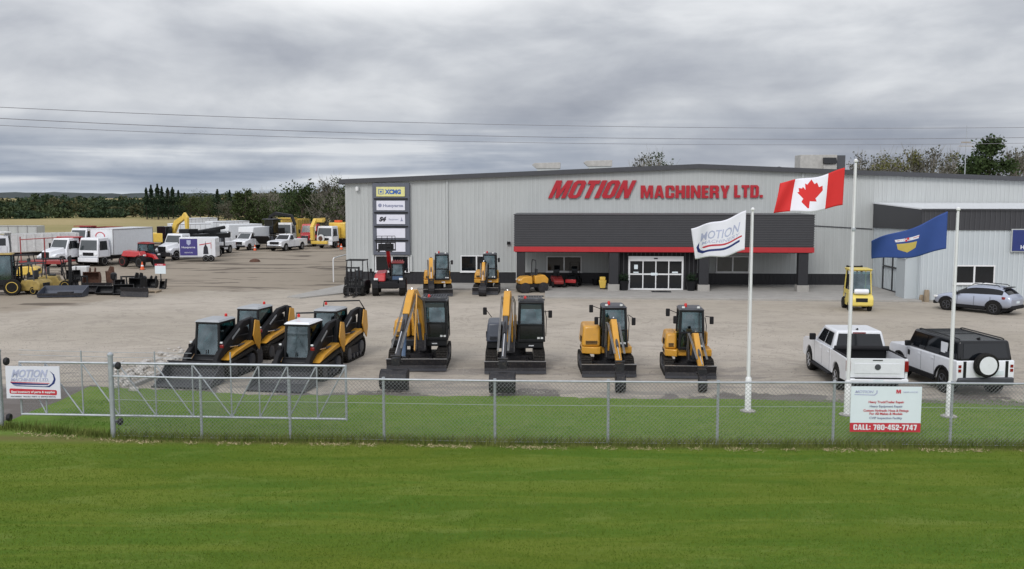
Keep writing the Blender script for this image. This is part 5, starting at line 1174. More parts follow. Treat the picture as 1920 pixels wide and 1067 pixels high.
    if bed_cover:
        bld('rolled_cover', MATTEB, t_, lambda m: (m.tube([(-hw+.08, ybed+.20, 1.36), (hw-.08, ybed+.20, 1.36)], .085, 10),)); 
        bld('bed_rail', MATTEB, t_, lambda m: [m.box(hw-.105, hw-.035, ybed+.1, ry-.1, 1.295, 1.325)]); bld('bed_rail', MATTEB, t_, lambda m: m.box(-hw+.035, -hw+.105, ybed+.1, ry-.1, 1.295, 1.325))
    bld('underbody', MATTEB, t_, lambda m: m.box(-.6, .6, fy+.4, ry-.3, .30, .56))
    return t_
def place(f, a_px, b_px, off_side, wf, wb):
    """rear-left contact a, front-left contact b (pixels): heading and centre"""
    a = Vector(G(*a_px)); b_ = Vector(G(*b_px)); d = (b_-a).normalized(); rt = Vector((d.y, -d.x))
    mid = (a+b_)/2+rt*off_side; rot = math.atan2(d.x, -d.y) ; return mid, rot, d
# front direction is local -y: rot such that (sin? ) R*(0,-1) = d
def heading(d): return math.atan2(d[0], -d[1])
a = Vector(G(1580, 735)); b_ = Vector(G(1517, 689)); d = (b_-a).normalized(); rt = Vector((d.y, -d.x)); mid = (a+b_)/2+rt*.87
L = 5.85; cen = mid-d*((-L/2+.98)+(-L/2+.98+3.62))/2*-1.0 if False else mid+d*(((-L/2+.98)+(-L/2+.98+3.62))/2)
pickup((cen.x, cen.y), heading(d), 'white crew cab pickup with an open black bed, its tailgate towards the fence')

def suv(loc, rot, label, kind):
    t_ = thing('parked_suv', label, 'suv', loc, rot)
    if kind == 'defender':
        L, hw, zr, fo, wb, wr = 4.75, .99, 1.88, .85, 3.02, .40; pt = WHITE; roofm = BLACKG
        fy = -L/2; ry = L/2; wf = fy+fo; wk_ = wf+wb
        top = [(fy+.02, .62), (fy, .80), (fy+.03, 1.08), (fy+.15, 1.17), (fy+1.25, 1.22), (ry-.02, 1.24), (ry, 1.2), (ry, .60), (ry-.06, .52)]
    else:
        L, hw, zr, fo, wb, wr = 4.48, .90, 1.60, .88, 2.67, .36; pt = SILVER; roofm = SILVER
        fy = -L/2; ry = L/2; wf = fy+fo; wk_ = wf+wb
        top = [(fy+.05, .55), (fy, .70), (fy+.10, .86), (fy+.5, .98), (fy+1.15, 1.06), (fy+2.2, 1.06), (ry-.35, 1.10), (ry-.02, 1.06), (ry, .8), (ry-.08, .48)]
    z0 = .42 if kind == 'defender' else .36
    pr = top+[(wk_+wr+.10, z0)]+[(wk_+math.cos(PI*i/8)*(wr+.09), z0+.04+math.sin(PI*i/8)*(wr+.05)) for i in range(9)]+[(wk_-wr-.10, z0), (wf+wr+.10, z0)]+[(wf+math.cos(PI*i/8)*(wr+.09), z0+.04+math.sin(PI*i/8)*(wr+.05)) for i in range(9)]+[(wf-wr-.1, z0), (fy+.1, z0)]
    bd_ = bld('body', pt, t_, lambda m: m.prism(pr, -hw, hw), bevel=.06, seg=3)
    if kind == 'defender':
        y0, y1 = fy+1.25, ry-.03; zb = 1.205; sl, sr = .42, .13; ti = .13; cut = (.10, .94)
    else:
        y0, y1 = fy+1.0, ry-.12; zb = 1.035; sl, sr = .98, .62; ti = .22; cut = (.12, .90)
    B = [(-hw+.05, y0, zb), (hw-.05, y0, zb), (hw-.05, y1, zb), (-hw+.05, y1, zb)]; T4 = [(-hw+ti, y0+sl, zr), (hw-ti, y0+sl, zr), (hw-ti, y1-sr, zr), (-hw+ti, y1-sr, zr)]
    g = bld('cabin', roofm, t_, lambda m: m.hexa(B, T4), bevel=.08, seg=3)
    bld('windshield', GLASS, g, lambda m: m.panel([B[0], B[1], T4[1], T4[0]], .07, .93, .08, .88, .03, .012)); bld('rear_window', GLASS, g, lambda m: m.panel([B[2], B[3], T4[3], T4[2]], .09, .91, .18, .86, .03, .012))
    for q in ([B[1], B[2], T4[2], T4[1]], [B[3], B[0], T4[0], T4[3]]):
        rv = q[0][1] > q[1][1]
        for a, c in (((.10, .36), (.39, .66), (.76, .95)) if kind == 'defender' else ((.12, .45), (.48, .78), (.80, .92))):
            if rv: a, c = 1-c, 1-a
            bld('side_window', GLASS, g, lambda m: m.panel(q, a, c, .10, .82, .03, .012))
    for s in (-1, 1):
        bld('side_mirror', BLACK, t_, lambda m: m.box(s*(hw+.11)-.10, s*(hw+.11)+.10, y0+.35, y0+.48, zb+.05, zb+.25), bevel=.03)
        bld('roof_rail', BLACK, g, lambda m: m.tube([(s*(hw-ti-.1), y0+sl+.15, zr+.01), (s*(hw-ti-.1), y0+sl+.25, zr+.04), (s*(hw-ti-.1), y1-sr-.25, zr+.04), (s*(hw-ti-.1), y1-sr-.15, zr+.02)], .022, 6))
        bld('sill', MATTEB, t_, lambda m: m.box(s*(hw+.0)-.06, s*(hw+.0)+.06, wf+wr+.12, wk_-wr-.12, z0-.08, z0+.10), bevel=.02)
        bld('door_line', GREYM, bd_, lambda m: [m.box(s*hw-.004, s*hw+.003, yy, yy+.014, z0+.12, zb-.02) for yy in (y0+.15, y0+1.15, y0+2.05)])
        bld('door_handle', pt, bd_, lambda m: [m.box(s*hw-.02, s*hw+.02, yy, yy+.16, zb-.15, zb-.11) for yy in (y0+.95, y0+1.85)])
        for yc in (wf, wk_):
            bld('wheel_arch', MATTEB, t_, lambda m: [m.limb([(yc+math.cos(PI*i/8)*(wr+.10), z0+.04+math.sin(PI*i/8)*(wr+.06), .03) for i in range(9)], s*hw-.03, s*hw+.025)])
            bld('wheel_well', MATTEB, t_, lambda m: m.lathe([(.05, s*(hw-.32)), (wr+.07, s*(hw-.32)), (wr+.07, s*(hw-.08)), (.05, s*(hw-.08))], (0, yc, z0+.04), 'x', 18))
            wheel(t_, s*(hw-.13), yc, wr, .25, BLACK if kind != 'defender' else GREYM, spokes=5)
        if kind == 'defender':
            bld('tail_light', LAMPR, t_, lambda m: [m.box(s*(hw-.10)-.05, s*(hw-.10)+.05, ry-.01, ry+.014, z, z+.10) for z in (.86, 1.0)])
            bld('corner_trim', BLACK, t_, lambda m: m.box(s*(hw-.27)-.05, s*(hw-.27)+.05, ry-.01, ry+.012, .66, 1.22)); bld('fender_vent', BLACK, bd_, lambda m: m.box(s*hw-.01, s*hw+.008, wf+.62, wf+.78, .92, 1.10))
        else:
            bld('tail_light', LAMPR, t_, lambda m: m.prism([(ry-.42, .98), (ry-.02, .86), (ry+.012, .98), (ry-.02, 1.07)], s*(hw-.14)-.155, s*(hw-.14)+.155), bevel=.02)
    bld('rear_bumper', MATTEB if kind != 'defender' else GREYM, t_, lambda m: m.box(-hw+.03, hw-.03, ry-.1, ry+.08, z0-.02, z0+.26), bevel=.05); bld('front_bumper', MATTEB, t_, lambda m: m.box(-hw+.03, hw-.03, fy-.06, fy+.1, z0-.02, z0+.24), bevel=.05)
    if kind == 'defender':
        wheel(t_, 0, 0, .40, .24, BLACK, name='spare_wheel'); sp_ = [c for c in t_.children if c.name.startswith('spare_wheel')][0]; sp_.rotation_euler = (0, 0, R(90)); sp_.location = (.08, ry+.15, 1.12)
        bld('wheel_cover', WHITE, sp_, lambda m: m.lathe([(.01, .125), (.30, .125), (.30, .135), (.01, .14)], (0, 0, 0), 'x', 24)); 
        bld('sunroof', GLASS, g, lambda m: m.box(-.55, .55, y0+sl+.25, y0+sl+1.35, zr+.002, zr+.012)); bld('antenna', MATTEB, g, lambda m: m.prism([(y1-.6, zr), (y1-.38, zr), (y1-.40, zr+.07)], -.02, .02))
        bld('window_panel', WHITE, t_, lambda m: [m.box(s*(hw-.075)-.012, s*(hw-.075)+.012, y1-1.12, y1-.72, 1.36, 1.72) for s in (-1, 1)]); bld('licence_plate', SIGNW, t_, lambda m: m.box(-.62, -.30, ry+.0, ry+.016, .76, .90))
        bld('hood_panel', BLACK, t_, lambda m: [m.box(s*.45-.16, s*.45+.16, fy+.45, fy+.85, 1.19, 1.212) for s in (-1, 1)])
    else:
        bld('licence_plate', SIGNW, t_, lambda m: m.box(-.16, .16, ry+.0, ry+.012, .78, .90)); bld('spoiler', SILVER, g, lambda m: m.prism([(y1-sr-.1, zr-.05), (y1-sr+.22, zr-.04), (y1-sr+.2, zr+.02), (y1-sr-.1, zr+.03)], -hw+ti+.05, hw-ti-.05), bevel=.01)
    return t_
a = Vector(G(1772, 736)); d = Vector((math.sin(R(-4)), math.cos(R(-4)))); rt = Vector((d.y, -d.x)); off = (-4.75/2+.85)+3.02/2
c = a+d*1.51+rt*.86+d*off; suv((c.x, c.y), heading(d), 'white boxy off road car with a black roof and a spare wheel on its tail', 'defender')
def crossover(loc, rot, label):
    t_ = thing('crossover_car', label, 'car', loc, rot); hw = .90; fy, ry = -2.24, 2.24; wf, wk_, wr = fy+.88, fy+.88+2.67, .36
    # stations: y, half width, sill z, belt z, roof z, roof half width
    S = [(fy, .60, .42, .62, .66, .50), (fy+.10, .76, .34, .74, .80, .62), (fy+.45, .88, .30, .86, .95, .66), (fy+1.05, .90, .28, .95, 1.05, .68), (fy+1.42, .90, .27, .98, 1.18, .66), (fy+1.95, .90, .27, 1.00, 1.48, .60), (fy+2.35, .90, .27, 1.01, 1.57, .60),
         (fy+2.55, .90, .27, 1.015, 1.585, .60), (fy+3.05, .90, .27, 1.03, 1.59, .60), (fy+3.15, .90, .28, 1.035, 1.588, .60), (fy+3.65, .89, .30, 1.06, 1.55, .58), (fy+3.98, .87, .32, 1.07, 1.45, .56), (fy+4.30, .84, .36, 1.05, 1.12, .62), (fy+4.44, .80, .40, .95, 1.00, .62), (ry, .70, .46, .84, .86, .55)]
    m = MB(); rings = []
    for y, w_, zs, zb, zr, rw in S:
        half = [(w_*.86, zs), (w_, zs+.14), (w_*1.0, (zs+zb)/2+.05), (w_*.97, zb-.05), (w_*.93, zb), (rw+.05, zb+(zr-zb)*.86), (rw*.8, zb+(zr-zb)*.98), (0, zb+(zr-zb)*1.0+.02)]
        ring = [(x, y, z) for x, z in half]+[(-x, y, z) for x, z in half[-2::-1]]; rings.append(ring)
    n = len(rings[0]); m.v = [p for q in rings for p in q]
    for i in range(len(S)-1):
        for k in range(n):
            k2 = (k+1) % n; gl = 0
            side = k in (4, 9); ws = k in (5, 6, 7, 8)
            if side and 4 <= i <= 10: gl = 1
            if ws and i in (3, 4): gl = 1
            if ws and i == 11: gl = 1
            m.f.append((i*n+k, i*n+k2, (i+1)*n+k2, (i+1)*n+k)); m.mi.append(gl)
    m.f += [tuple(range(n))[::-1], tuple((len(S)-1)*n+k for k in range(n))]; m.mi += [0, 0]
    b = m.build('body', [SILVER, BLACKG], t_, smooth=True); sd = b.modifiers.new('s', 'SUBSURF'); sd.levels = 2; sd.render_levels = 2
    b.data.polygons.foreach_set('use_smooth', [True]*len(b.data.polygons))
    for e in b.data.edges: e.use_edge_sharp = False
    for s in (-1, 1):
        for yc in (wf, wk_):
            bld('wheel_arch', MATTEB, t_, lambda m: [m.limb([(yc+math.cos(PI*i/8)*(wr+.07), .38+math.sin(PI*i/8)*(wr+.05), .05) for i in range(9)], s*hw-.06, s*hw+.015)])
            bld('wheel_well', MATTEB, t_, lambda m: m.lathe([(.05, s*(hw-.30)), (wr+.04, s*(hw-.30)), (wr+.04, s*(hw-.005)), (.05, s*(hw-.005))], (0, yc, .38), 'x', 18))
            wheel(t_, s*(hw-.10), yc, wr, .24, GREYM, spokes=5)
        bld('sill_cladding', MATTEB, t_, lambda m: m.box(s*hw-.05, s*hw+.008, wf+.45, wk_-.45, .26, .44), bevel=.02)
        bld('side_mirror', BLACK, t_, lambda m: m.box(s*(hw+.06)-.09, s*(hw+.06)+.09, fy+1.45, fy+1.58, .98, 1.14), bevel=.03)
        bld('tail_light', LAMPR, t_, lambda m: m.hexa([(s*.87, fy+3.98, .90), (s*.60, ry-.10, .84), (s*.60, ry+.0, .84), (s*.90, fy+4.05, .90)], [(s*.87, fy+3.98, 1.04), (s*.60, ry-.12, .97), (s*.60, ry-.04, .97), (s*.90, fy+4.05, 1.04)]))
        bld('headlight', LAMPW, t_, lambda m: m.box(s*.66-.13, s*.66+.13, fy+.04, fy+.3, .70, .82), bevel=.03)
        bld('roof_rail', BLACK, t_, lambda m: m.tube([(s*.58, fy+2.2, 1.58), (s*.58, fy+2.35, 1.64), (s*.56, fy+3.6, 1.62), (s*.56, fy+3.75, 1.54)], .022, 6))
        bld('door_line', GREYM, t_, lambda m: [m.box(s*.905-.004, s*.905+.003, yy, yy+.014, .45, .98) for yy in (fy+1.5, fy+2.45, fy+3.35)])
    bld('rear_bumper', MATTEB, t_, lambda m: m.box(-.74, .74, ry-.22, ry+.04, .34, .56), bevel=.06); bld('front_bumper', MATTEB, t_, lambda m: m.box(-.70, .70, fy-.03, fy+.2, .32, .52), bevel=.05)
    bld('licence_plate', SIGNW, t_, lambda m: m.box(-.16, .16, ry-.01, ry+.02, .66, .78)); bld('spoiler', BLACK, t_, lambda m: m.box(-.52, .52, fy+3.85, fy+4.10, 1.49, 1.53), bevel=.01); bld('underbody', MATTEB, t_, lambda m: m.box(-.7, .7, fy+.4, ry-.4, .2, .4))
    return t_
a = Vector(G(1863, 590)); b_ = Vector(G(1783, 582)); d = (b_-a).normalized(); rt = Vector((d.y, -d.x)); off = (-4.48/2+.88)+2.67/2
c = a+d*1.335+rt*.78+d*off; crossover((c.x, c.y), heading(d), 'silver crossover car parked before the annex window at the right edge')
# ------------------------------------------------------------------ trucks of the left yard; local y = 0 is the front bumper
def truck(loc, rot, label, name='truck', cat='truck', hood=True, paint=WHITE, body='box', bodym=BOXW, blen=5.5, bh=2.5, bw_=1.2, group=None, rear2=False, grillem=MATTEB, deck=1.0, extra=None, cabh=2.65, zb0=None):
    t_ = thing(name, label, cat, loc, rot, group); hw = 1.1
    cy0, cy1 = (1.5, 3.1) if hood else (.1, 1.75); zc = cabh
    if hood:
        h = bld('hood', paint, t_, lambda m: m.hexa([(-.62, .12, .85), (.62, .12, .85), (hw-.08, 1.52, .85), (-hw+.08, 1.52, .85)], [(-.55, .15, 1.50), (.55, .15, 1.50), (.86, 1.52, 1.82), (-.86, 1.52, 1.82)]), bevel=.10, seg=3)
        bld('grille', grillem, t_, lambda m: m.box(-.46, .46, .06, .2, .88, 1.42), bevel=.03)
        for s in (-1, 1): bld('fender', paint, t_, lambda m: m.prism([(.10, .62), (.12, 1.0), (.5, 1.25), (1.3, 1.25), (1.55, .9), (1.55, .62), (1.48, .62)]+[(1.0+math.cos(PI*i/6)*.50, .58+math.sin(PI*i/6)*.50) for i in range(7)], s*.84-.24, s*.84+.24), bevel=.06)
    B = [(-hw, cy0, .85), (hw, cy0, .85), (hw, cy1, .85), (-hw, cy1, .85)]; sl = .42 if hood else .22
    zm = 1.62 if hood else 1.45; Md = [(-hw, cy0, zm), (hw, cy0, zm), (hw, cy1, zm), (-hw, cy1, zm)]; T4 = [(-hw+.12, cy0+sl, zc), (hw-.12, cy0+sl, zc), (hw-.12, cy1-.05, zc), (-hw+.12, cy1-.05, zc)]
    c = bld('cab', paint, t_, lambda m: m.add(B+Md+T4, [(3, 2, 1, 0), (0, 1, 5, 4), (1, 2, 6, 5), (2, 3, 7, 6), (3, 0, 4, 7), (4, 5, 9, 8), (5, 6, 10, 9), (6, 7, 11, 10), (7, 4, 8, 11), (8, 9, 10, 11)]), bevel=.07, seg=3)
    bld('windshield', TGLASS, c, lambda m: m.panel([Md[0], Md[1], T4[1], T4[0]], .06, .94, .05, .82, .03, .012))
    bld('side_window', GLASS, c, lambda m: m.panel([Md[1], Md[2], T4[2], T4[1]], .15, .78, .05, .75, .03, .012)); bld('side_window', GLASS, c, lambda m: m.panel([Md[3], Md[0], T4[0], T4[3]], .22, .85, .05, .75, .03, .012))
    for s in (-1, 1):
        bld('side_mirror', MATTEB, c, lambda m: (m.box(s*(hw+.2)-.1, s*(hw+.2)+.1, cy0+.2, cy0+.27, 1.65, 2.15), m.tube([(s*hw, cy0+.25, 1.9), (s*(hw+.2), cy0+.24, 1.9)], .02, 5)))
        bld('headlight', LAMPW, t_, lambda m: m.box(s*.84-.16, s*.84+.16, .03, .2, .92 if hood else 1.02, 1.08 if hood else 1.18), bevel=.02)
        bld('door_line', GREYM, c, lambda m: [m.box(s*hw-.004, s*hw+.004, yy, yy+.02, .95, 1.6) for yy in (cy0+.15, cy1-.25)])
        bld('step', CHROME, t_, lambda m: m.box(s*(hw-.1)-.14, s*(hw-.1)+.14, cy0+.25 if hood else 1.35, cy1, .42, .62))
    if not hood: bld('grille', MATTEB, t_, lambda m: m.box(-.6, .6, .06, .15, 1.0, 1.3), bevel=.02)
    bld('front_bumper', paint if not hood else STEEL, t_, lambda m: m.box(-hw, hw, -.05, .16, .42, .84), bevel=.05)
    y0 = cy1+.18; y1 = y0+blen
    bld('frame_rail', STEEL, t_, lambda m: m.box(-.45, .45, .3, y1-.2, .55, .85))
    if body == 'box':
        z0 = .98; b = bld('cargo_box', bodym, t_, lambda m: m.box(-bw_, bw_, y0, y1, z0, z0+bh), bevel=.03)
        bld('corner_trim', ALLOY, b, lambda m: [m.box(s*bw_-.03, s*bw_+.03, yy-.03, yy+.03, z0+.02, z0+bh-.02) for s in (-1, 1) for yy in (y0+.02, y1-.02)]+[m.box(s*bw_-.02, s*bw_+.02, y0+.1, y1-.1, z, z+.06) for s in (-1, 1) for z in (z0-.02, z0+bh-.08)])
        bld('roof_cap', WHITE, b, lambda m: m.box(-bw_-.02, bw_+.02, y0-.02, y1+.02, z0+bh+.001, z0+bh+.05))
    elif body == 'dump':
        z0 = 1.0; bld('dump_box', bodym, t_, lambda m: (m.box(-bw_, -bw_+.08, y0, y1, z0, z0+bh), m.box(bw_-.08, bw_, y0, y1, z0, z0+bh), m.box(-bw_+.08, bw_-.08, y0, y0+.08, z0, z0+bh+.25), m.box(-bw_+.08, bw_-.08, y1-.08, y1, z0, z0+bh), m.box(-bw_+.08, bw_-.08, y0+.08, y1-.08, z0, z0+.1), m.box(-bw_+.05, bw_-.05, y0-.9, y0, z0+bh+.15, z0+bh+.24))+tuple(m.box(s*bw_-.03+(s*.03), s*bw_+.03+(s*.03), y0+.4+.8*k, y0+.5+.8*k, z0, z0+bh) for s in (-1, 1) for k in range(int(blen/.8))))
    elif body == 'flat':
        bld('flat_deck', bodym, t_, lambda m: m.box(-bw_, bw_, y0, y1, .98, 1.14)); bld('headache_rack', BLACK, t_, lambda m: (m.box(-bw_+.1, bw_-.1, y0, y0+.06, 1.14, 1.22), m.box(-bw_+.1, bw_-.1, y0, y0+.06, 2.3, 2.4), *[m.box(-bw_+.12+.42*k, -bw_+.2+.42*k, y0, y0+.06, 1.22, 2.3) for k in range(6)]))
    if extra: extra(t_, y0, y1)
    ys = [y1-1.5]+([y1-2.75] if rear2 else [])
    wheel(t_, -.92, 1.0, .5, .28, ALLOY); wheel(t_, .92, 1.0, .5, .28, ALLOY)
    for yy in ys: wheel(t_, -.86, yy, .5, .5, ALLOY); wheel(t_, .86, yy, .5, .5, ALLOY)
    bld('mud_flap', MATTEB, t_, lambda m: [m.box(s*.86-.28, s*.86+.28, y1-.75, y1-.73, .25, .95) for s in (-1, 1)])
    return t_
def gp_(px, py): return G(px, py)
tk = truck(gp_(165, 500), R(-17), 'white cab over box truck with a tall box and red arc mark above its cab', hood=False, body='box', blen=5.7, bh=2.42, bw_=1.28)
bld('arc_mark', INKR, tk, lambda m: [m.box(-.15+math.cos(PI*i/10)*.5-.06, -.15+math.cos(PI*i/10)*.5+.06, 1.918, 1.926, 2.75+math.sin(PI*i/10)*.35-.05, 2.75+math.sin(PI*i/10)*.35+.05) for i in range(11)])
truck(gp_(84, 502), R(-24), 'white bonneted dump truck with a red box behind its cab', name='dump_truck', hood=True, body='dump', bodym=RED, blen=4.2, bh=1.5, rear2=True)
truck(gp_(-52, 494), R(-46), 'white bonneted truck cut by the left picture edge with a long white ribbed grain box', name='grain_truck', hood=True, body='dump', bodym=WHITED, blen=6.4, bh=1.75, rear2=True)
truck(at(128, 103), R(-15), 'white truck with red deck gear half hidden behind the red dump box', name='service_truck', hood=True, body='dump', bodym=REDD, blen=4.5, bh=1.9, cabh=2.9)
def flat_extra(t_, y0, y1):
    bld('black_tool_rack', BLACK, t_, lambda m: (m.box(-1.2, 1.2, y0+.3, y1+.2, 2.0, 2.5), m.box(-1.1, .2, y0+.4, y0+1.8, 2.55, 3.05), m.tube([(0, y0+1.9, 2.7), (.6, y1, 3.1)], .2, 7), m.box(.1, 1.1, y0+2.6, y0+4.2, 2.55, 2.9), m.box(-1.05, -.95, y0+.5, y0+.6, 1.142, 2.0), m.box(.95, 1.05, y1-.6, y1-.5, 1.142, 2.0)))
truck(gp_(303, 489), R(-24), 'white bonneted flat deck truck with black rack gear, between red telehandler and indigo trailer', name='flat_deck_truck', hood=True, body='flat', bodym=STEEL, blen=5.4, extra=flat_extra)
# box trailers and vans further back
def boxtrailer(loc, rot, label, L, h, wd=1.25, z0=1.0, m_=BOXW, group='white box trailers behind', name='box_trailer'):
    t_ = thing(name, label, 'trailer', loc, rot, group)
    b = bld('cargo_box', m_, t_, lambda m: m.box(-wd, wd, 0, L, z0, z0+h), bevel=.04); bld('edge_trim', ALLOY, b, lambda m: [m.box(s*wd-.02, s*wd+.02, .1, L-.1, z, z+.07) for s in (-1, 1) for z in (z0, z0+h-.1)]+[m.box(s*wd-.012, s*wd+.012, .6*k, .6*k+.03, z0+.08, z0+h-.12) for s in (-1, 1) for k in range(1, int(L/.6))])
    bld('frame_rail', STEEL, t_, lambda m: (m.box(-.5, .5, .2, L-.1, z0-.25, z0-.01), m.box(-.6, -.5, 1.2, 1.3, .1, z0-.25), m.box(.5, .6, 1.2, 1.3, .1, z0-.25)))
    for s in (-1, 1):
        for yy in (L-1.3, L-2.4): wheel(t_, s*(wd-.25), yy, .45, .3)
    return t_
boxtrailer(at(318, 118), R(-62), 'long white box trailer behind the flat deck truck', 5.0, 2.1, z0=.9); boxtrailer(at(392, 124), R(-50), 'white box trailer behind the black rack gear', 5.2, 2.2, z0=.9); boxtrailer(at(345, 140), R(-40), 'farthest white box trailer in the gap above the indigo trailer', 5, 2.2, z0=.9)
lt = thing('flat_wall_trailer', 'long low pale trailer with six square side panels at the far left field edge', 'trailer', (at(-30, 140)[0], 140, 0), 0)
bld('side_wall', SIDING, lt, lambda m: m.box(0, 8.6, -1.2, 1.2, .75, 2.0), bevel=.03); bld('side_post', ALLOY, lt, lambda m: [m.box(.02+1.42*k, .14+1.42*k, -1.27, -1.2, .75, 2.0) for k in range(7)]+[m.box(0, 8.6, -1.27, -1.2, 1.93, 2.03)])
for k in range(3): wheel(lt, 6.0+1.0*k, -.95, .45, .3)
for k in (0, 1, 2):
    w_ = [c for c in lt.children if c.name.startswith('wheel')][k]; w_.rotation_euler = (0, 0, R(-90)); w_.location = (6.0+1.0*k, -.9, .45)
def van(loc, rot, label, boxy=True, paint=WHITE, L=5.6, h=2.7, group='white vans and box bodies in the yard'):
    t_ = thing('box_van', label, 'van', loc, rot, group); hw = 1.0
    bld('body', paint, t_, lambda m: m.prism([(.1, .45), (.02, .9), (.15, 1.15), (1.0, 1.35), (1.9, 1.38), (1.9, .45), (1.55, .45)]+[(1.0+math.cos(PI*i/6)*.42, .42+math.sin(PI*i/6)*.42) for i in range(7)], -hw, hw), bevel=.07)
    B = [(-hw+.04, .95, 1.33), (hw-.04, .95, 1.33), (hw-.04, 2.1, 1.35), (-hw+.04, 2.1, 1.35)]; T4 = [(-hw+.18, 1.65, 2.05), (hw-.18, 1.65, 2.05), (hw-.18, 2.1, 2.1), (-hw+.18, 2.1, 2.1)]
    c = bld('cab', paint, t_, lambda m: m.hexa(B, T4), bevel=.05); bld('windshield', TGLASS, c, lambda m: m.panel([B[0], B[1], T4[1], T4[0]], .06, .94, .06, .9, .03, .012))
    bld('side_window', GLASS, c, lambda m: m.panel([B[1], B[2], T4[2], T4[1]], .2, .9, .08, .85, .03, .012)); bld('side_window', GLASS, c, lambda m: m.panel([B[3], B[0], T4[0], T4[3]], .1, .8, .08, .85, .03, .012))
    bld('cargo_box', BOXW, t_, lambda m: m.prism([(1.92, .6), (1.92, 1.9), (1.5, 2.12), (1.6, h), (L, h), (L, .6)], -hw-.1, hw+.1), bevel=.05)
    bld('grille', MATTEB, t_, lambda m: m.box(-.6, .6, -.01, .1, .72, 1.05), bevel=.02); bld('front_bumper', MATTEB, t_, lambda m: m.box(-hw+.02, hw-.02, -.06, .12, .4, .64), bevel=.04)
    for s in (-1, 1):
        bld('headlight', LAMPW, t_, lambda m: m.box(s*.8-.14, s*.8+.14, .0, .16, .82, 1.02), bevel=.02); bld('side_mirror', MATTEB, c, lambda m: m.box(s*(hw+.15)-.08, s*(hw+.15)+.08, 1.2, 1.28, 1.4, 1.75))
        wheel(t_, s*.86, 1.0, .38, .25); wheel(t_, s*.86, L-1.1, .38, .3)
    return t_
van(gp_(446, 470), R(-22), 'white box van with a tall box, nearest van left of the loaded excavator', L=6.0, h=2.75); None
van(at(400, 116), R(-40), 'white box van further back between the two box trailers', L=6.5, h=2.9)
# pickup in the yard
pickup((at(539, 112)[0], 112.2), R(-20), 'white regular cab pickup parked in the yard facing the viewer', crew=False, bed_cover=False, boards=False, hgt=1.0, L=5.6)
truck(at(571, 119), R(-8), 'red bonneted truck parked just left of the big yellow truck', name='tow_truck', hood=True, paint=RED, body='flat', bodym=STEEL, blen=4.0, grillem=GREYM, cabh=2.85)
def yextra(t_, y0, y1):
    bld('yellow_frame', YELL2, t_, lambda m: (m.limb([(-.25, 1.0, .22), (-.35, 2.6, .25), (.4, 3.45, .25), (2.6, 3.5, .22)], -1.65, -1.2), m.box(-1.65, .6, -.4, .0, .55, .95), m.box(-1.65, -.4, .3, .9, 3.2, 3.6)), bevel=.05)
    bld('yellow_tank', YELL2, t_, lambda m: (m.box(-1.15, 1.15, y0+1.3, y1-.3, 1.1, 3.1), m.box(-.6, .6, y0+.2, y0+1.25, 1.1, 2.6)), bevel=.12); bld('round_hub', WHITED, t_, lambda m: m.lathe([(.46, -.35), (.50, -.25), (.2, -.15), (.1, -.3)], (-.30, 0, 1.25), 'y', 16))
    bld('hub_core', RUST, t_, lambda m: m.lathe([(.28, -.42), (.30, -.36), (.1, -.35)], (-.30, 0, 1.25), 'y', 14)); bld('amber_gear', ORANGE, t_, lambda m: m.box(-.4, .4, y0+1.5, y0+2.1, 3.12, 3.4))
truck(gp_(608, 466), R(-18), 'big yellow vacuum style truck with a white cab and yellow frame over its front', name='yellow_truck', hood=False, paint=WHITE, body='none', blen=4.6, rear2=True, extra=yextra, cabh=2.75)
truck(at(532, 124), R(-10), 'white cab truck with yellow deck gear behind the white pickup', name='service_truck', hood=False, paint=WHITED, body='dump', bodym=YELL2, blen=4.5, bh=2.3, cabh=2.9)
pickup(at(402, 105), R(-15), 'white crew cab pickup seen just past the rear end of the indigo trailer', bed_cover=False, boards=False)
pickup(at(583, 126), R(-12), 'white pickup almost hidden behind the red tow truck', crew=False, bed_cover=False, boards=False) if False else None
# indigo trailer
x, y = gp_(337, 491)
tr = thing('cargo_trailer', 'white enclosed cargo trailer wrapped with an indigo panel at its front end', 'trailer', (x, y, 0), R(6))
b = bld('cargo_box', WHITE, tr, lambda m: m.prism([(0, .45), (0, 2.42), (3.35, 2.42), (3.5, 2.3), (3.5, .45)], 0, 2.0, 'y'), bevel=.05)
bld('indigo_panel', PURP, tr, lambda m: m.box(.06, 1.75, -.012, -.001, .62, 2.28)); bld('edge_trim', ALLOY, b, lambda m: m.box(-.01, 3.51, -.02, 0, .42, .52))
bld('graphic', INKR, tr, lambda m: (m.prism([(1.95, 1.72), (3.1, 1.9), (3.1, 1.83), (1.95, 1.62)], -.012, -.001, 'y'), m.box(3.05, 3.12, -.012, -.001, 1.3, 1.8))); bld('figure_graphic', INKK, tr, lambda m: m.prism([(2.3, .75), (2.35, 1.4), (2.5, 1.7), (2.53, 2.1), (2.58, 1.7), (2.75, 1.4), (2.8, .75)], -.016, -.0125, 'y'))
bld('emblem', GRBL, tr, lambda m: m.prism([(.72, 2.15), (1.12, 2.15), (1.12, 1.8), (.92, 1.62), (.72, 1.8)], -.016, -.0125, 'y'))
text('Husqvarna', .26, .22, 1.36, WHITE, tr, y=-.016, bold=.004, width=1.3); text('RENTAL', .16, .5, .86, WHITE, tr, y=-.016, width=.8)
bld('side_door', WHITED, tr, lambda m: m.box(3.1, 3.14, -.014, -.001, .6, 2.2))
for xx in (2.55, 3.05):
    w_ = wheel(tr, 0.0001, 0, .33, .2, ALLOY); w_.rotation_euler = (0, 0, R(-90)); w_.location = (xx, -.02, .33)
bld('tongue', STEEL, tr, lambda m: (m.tube([(0, .3, .45), (-1.1, 1.0, .45), (0, 1.7, .45)], .05, 6), m.tube([(-1.0, 1.0, 0), (-1.0, 1.0, .8)], .035, 6)))
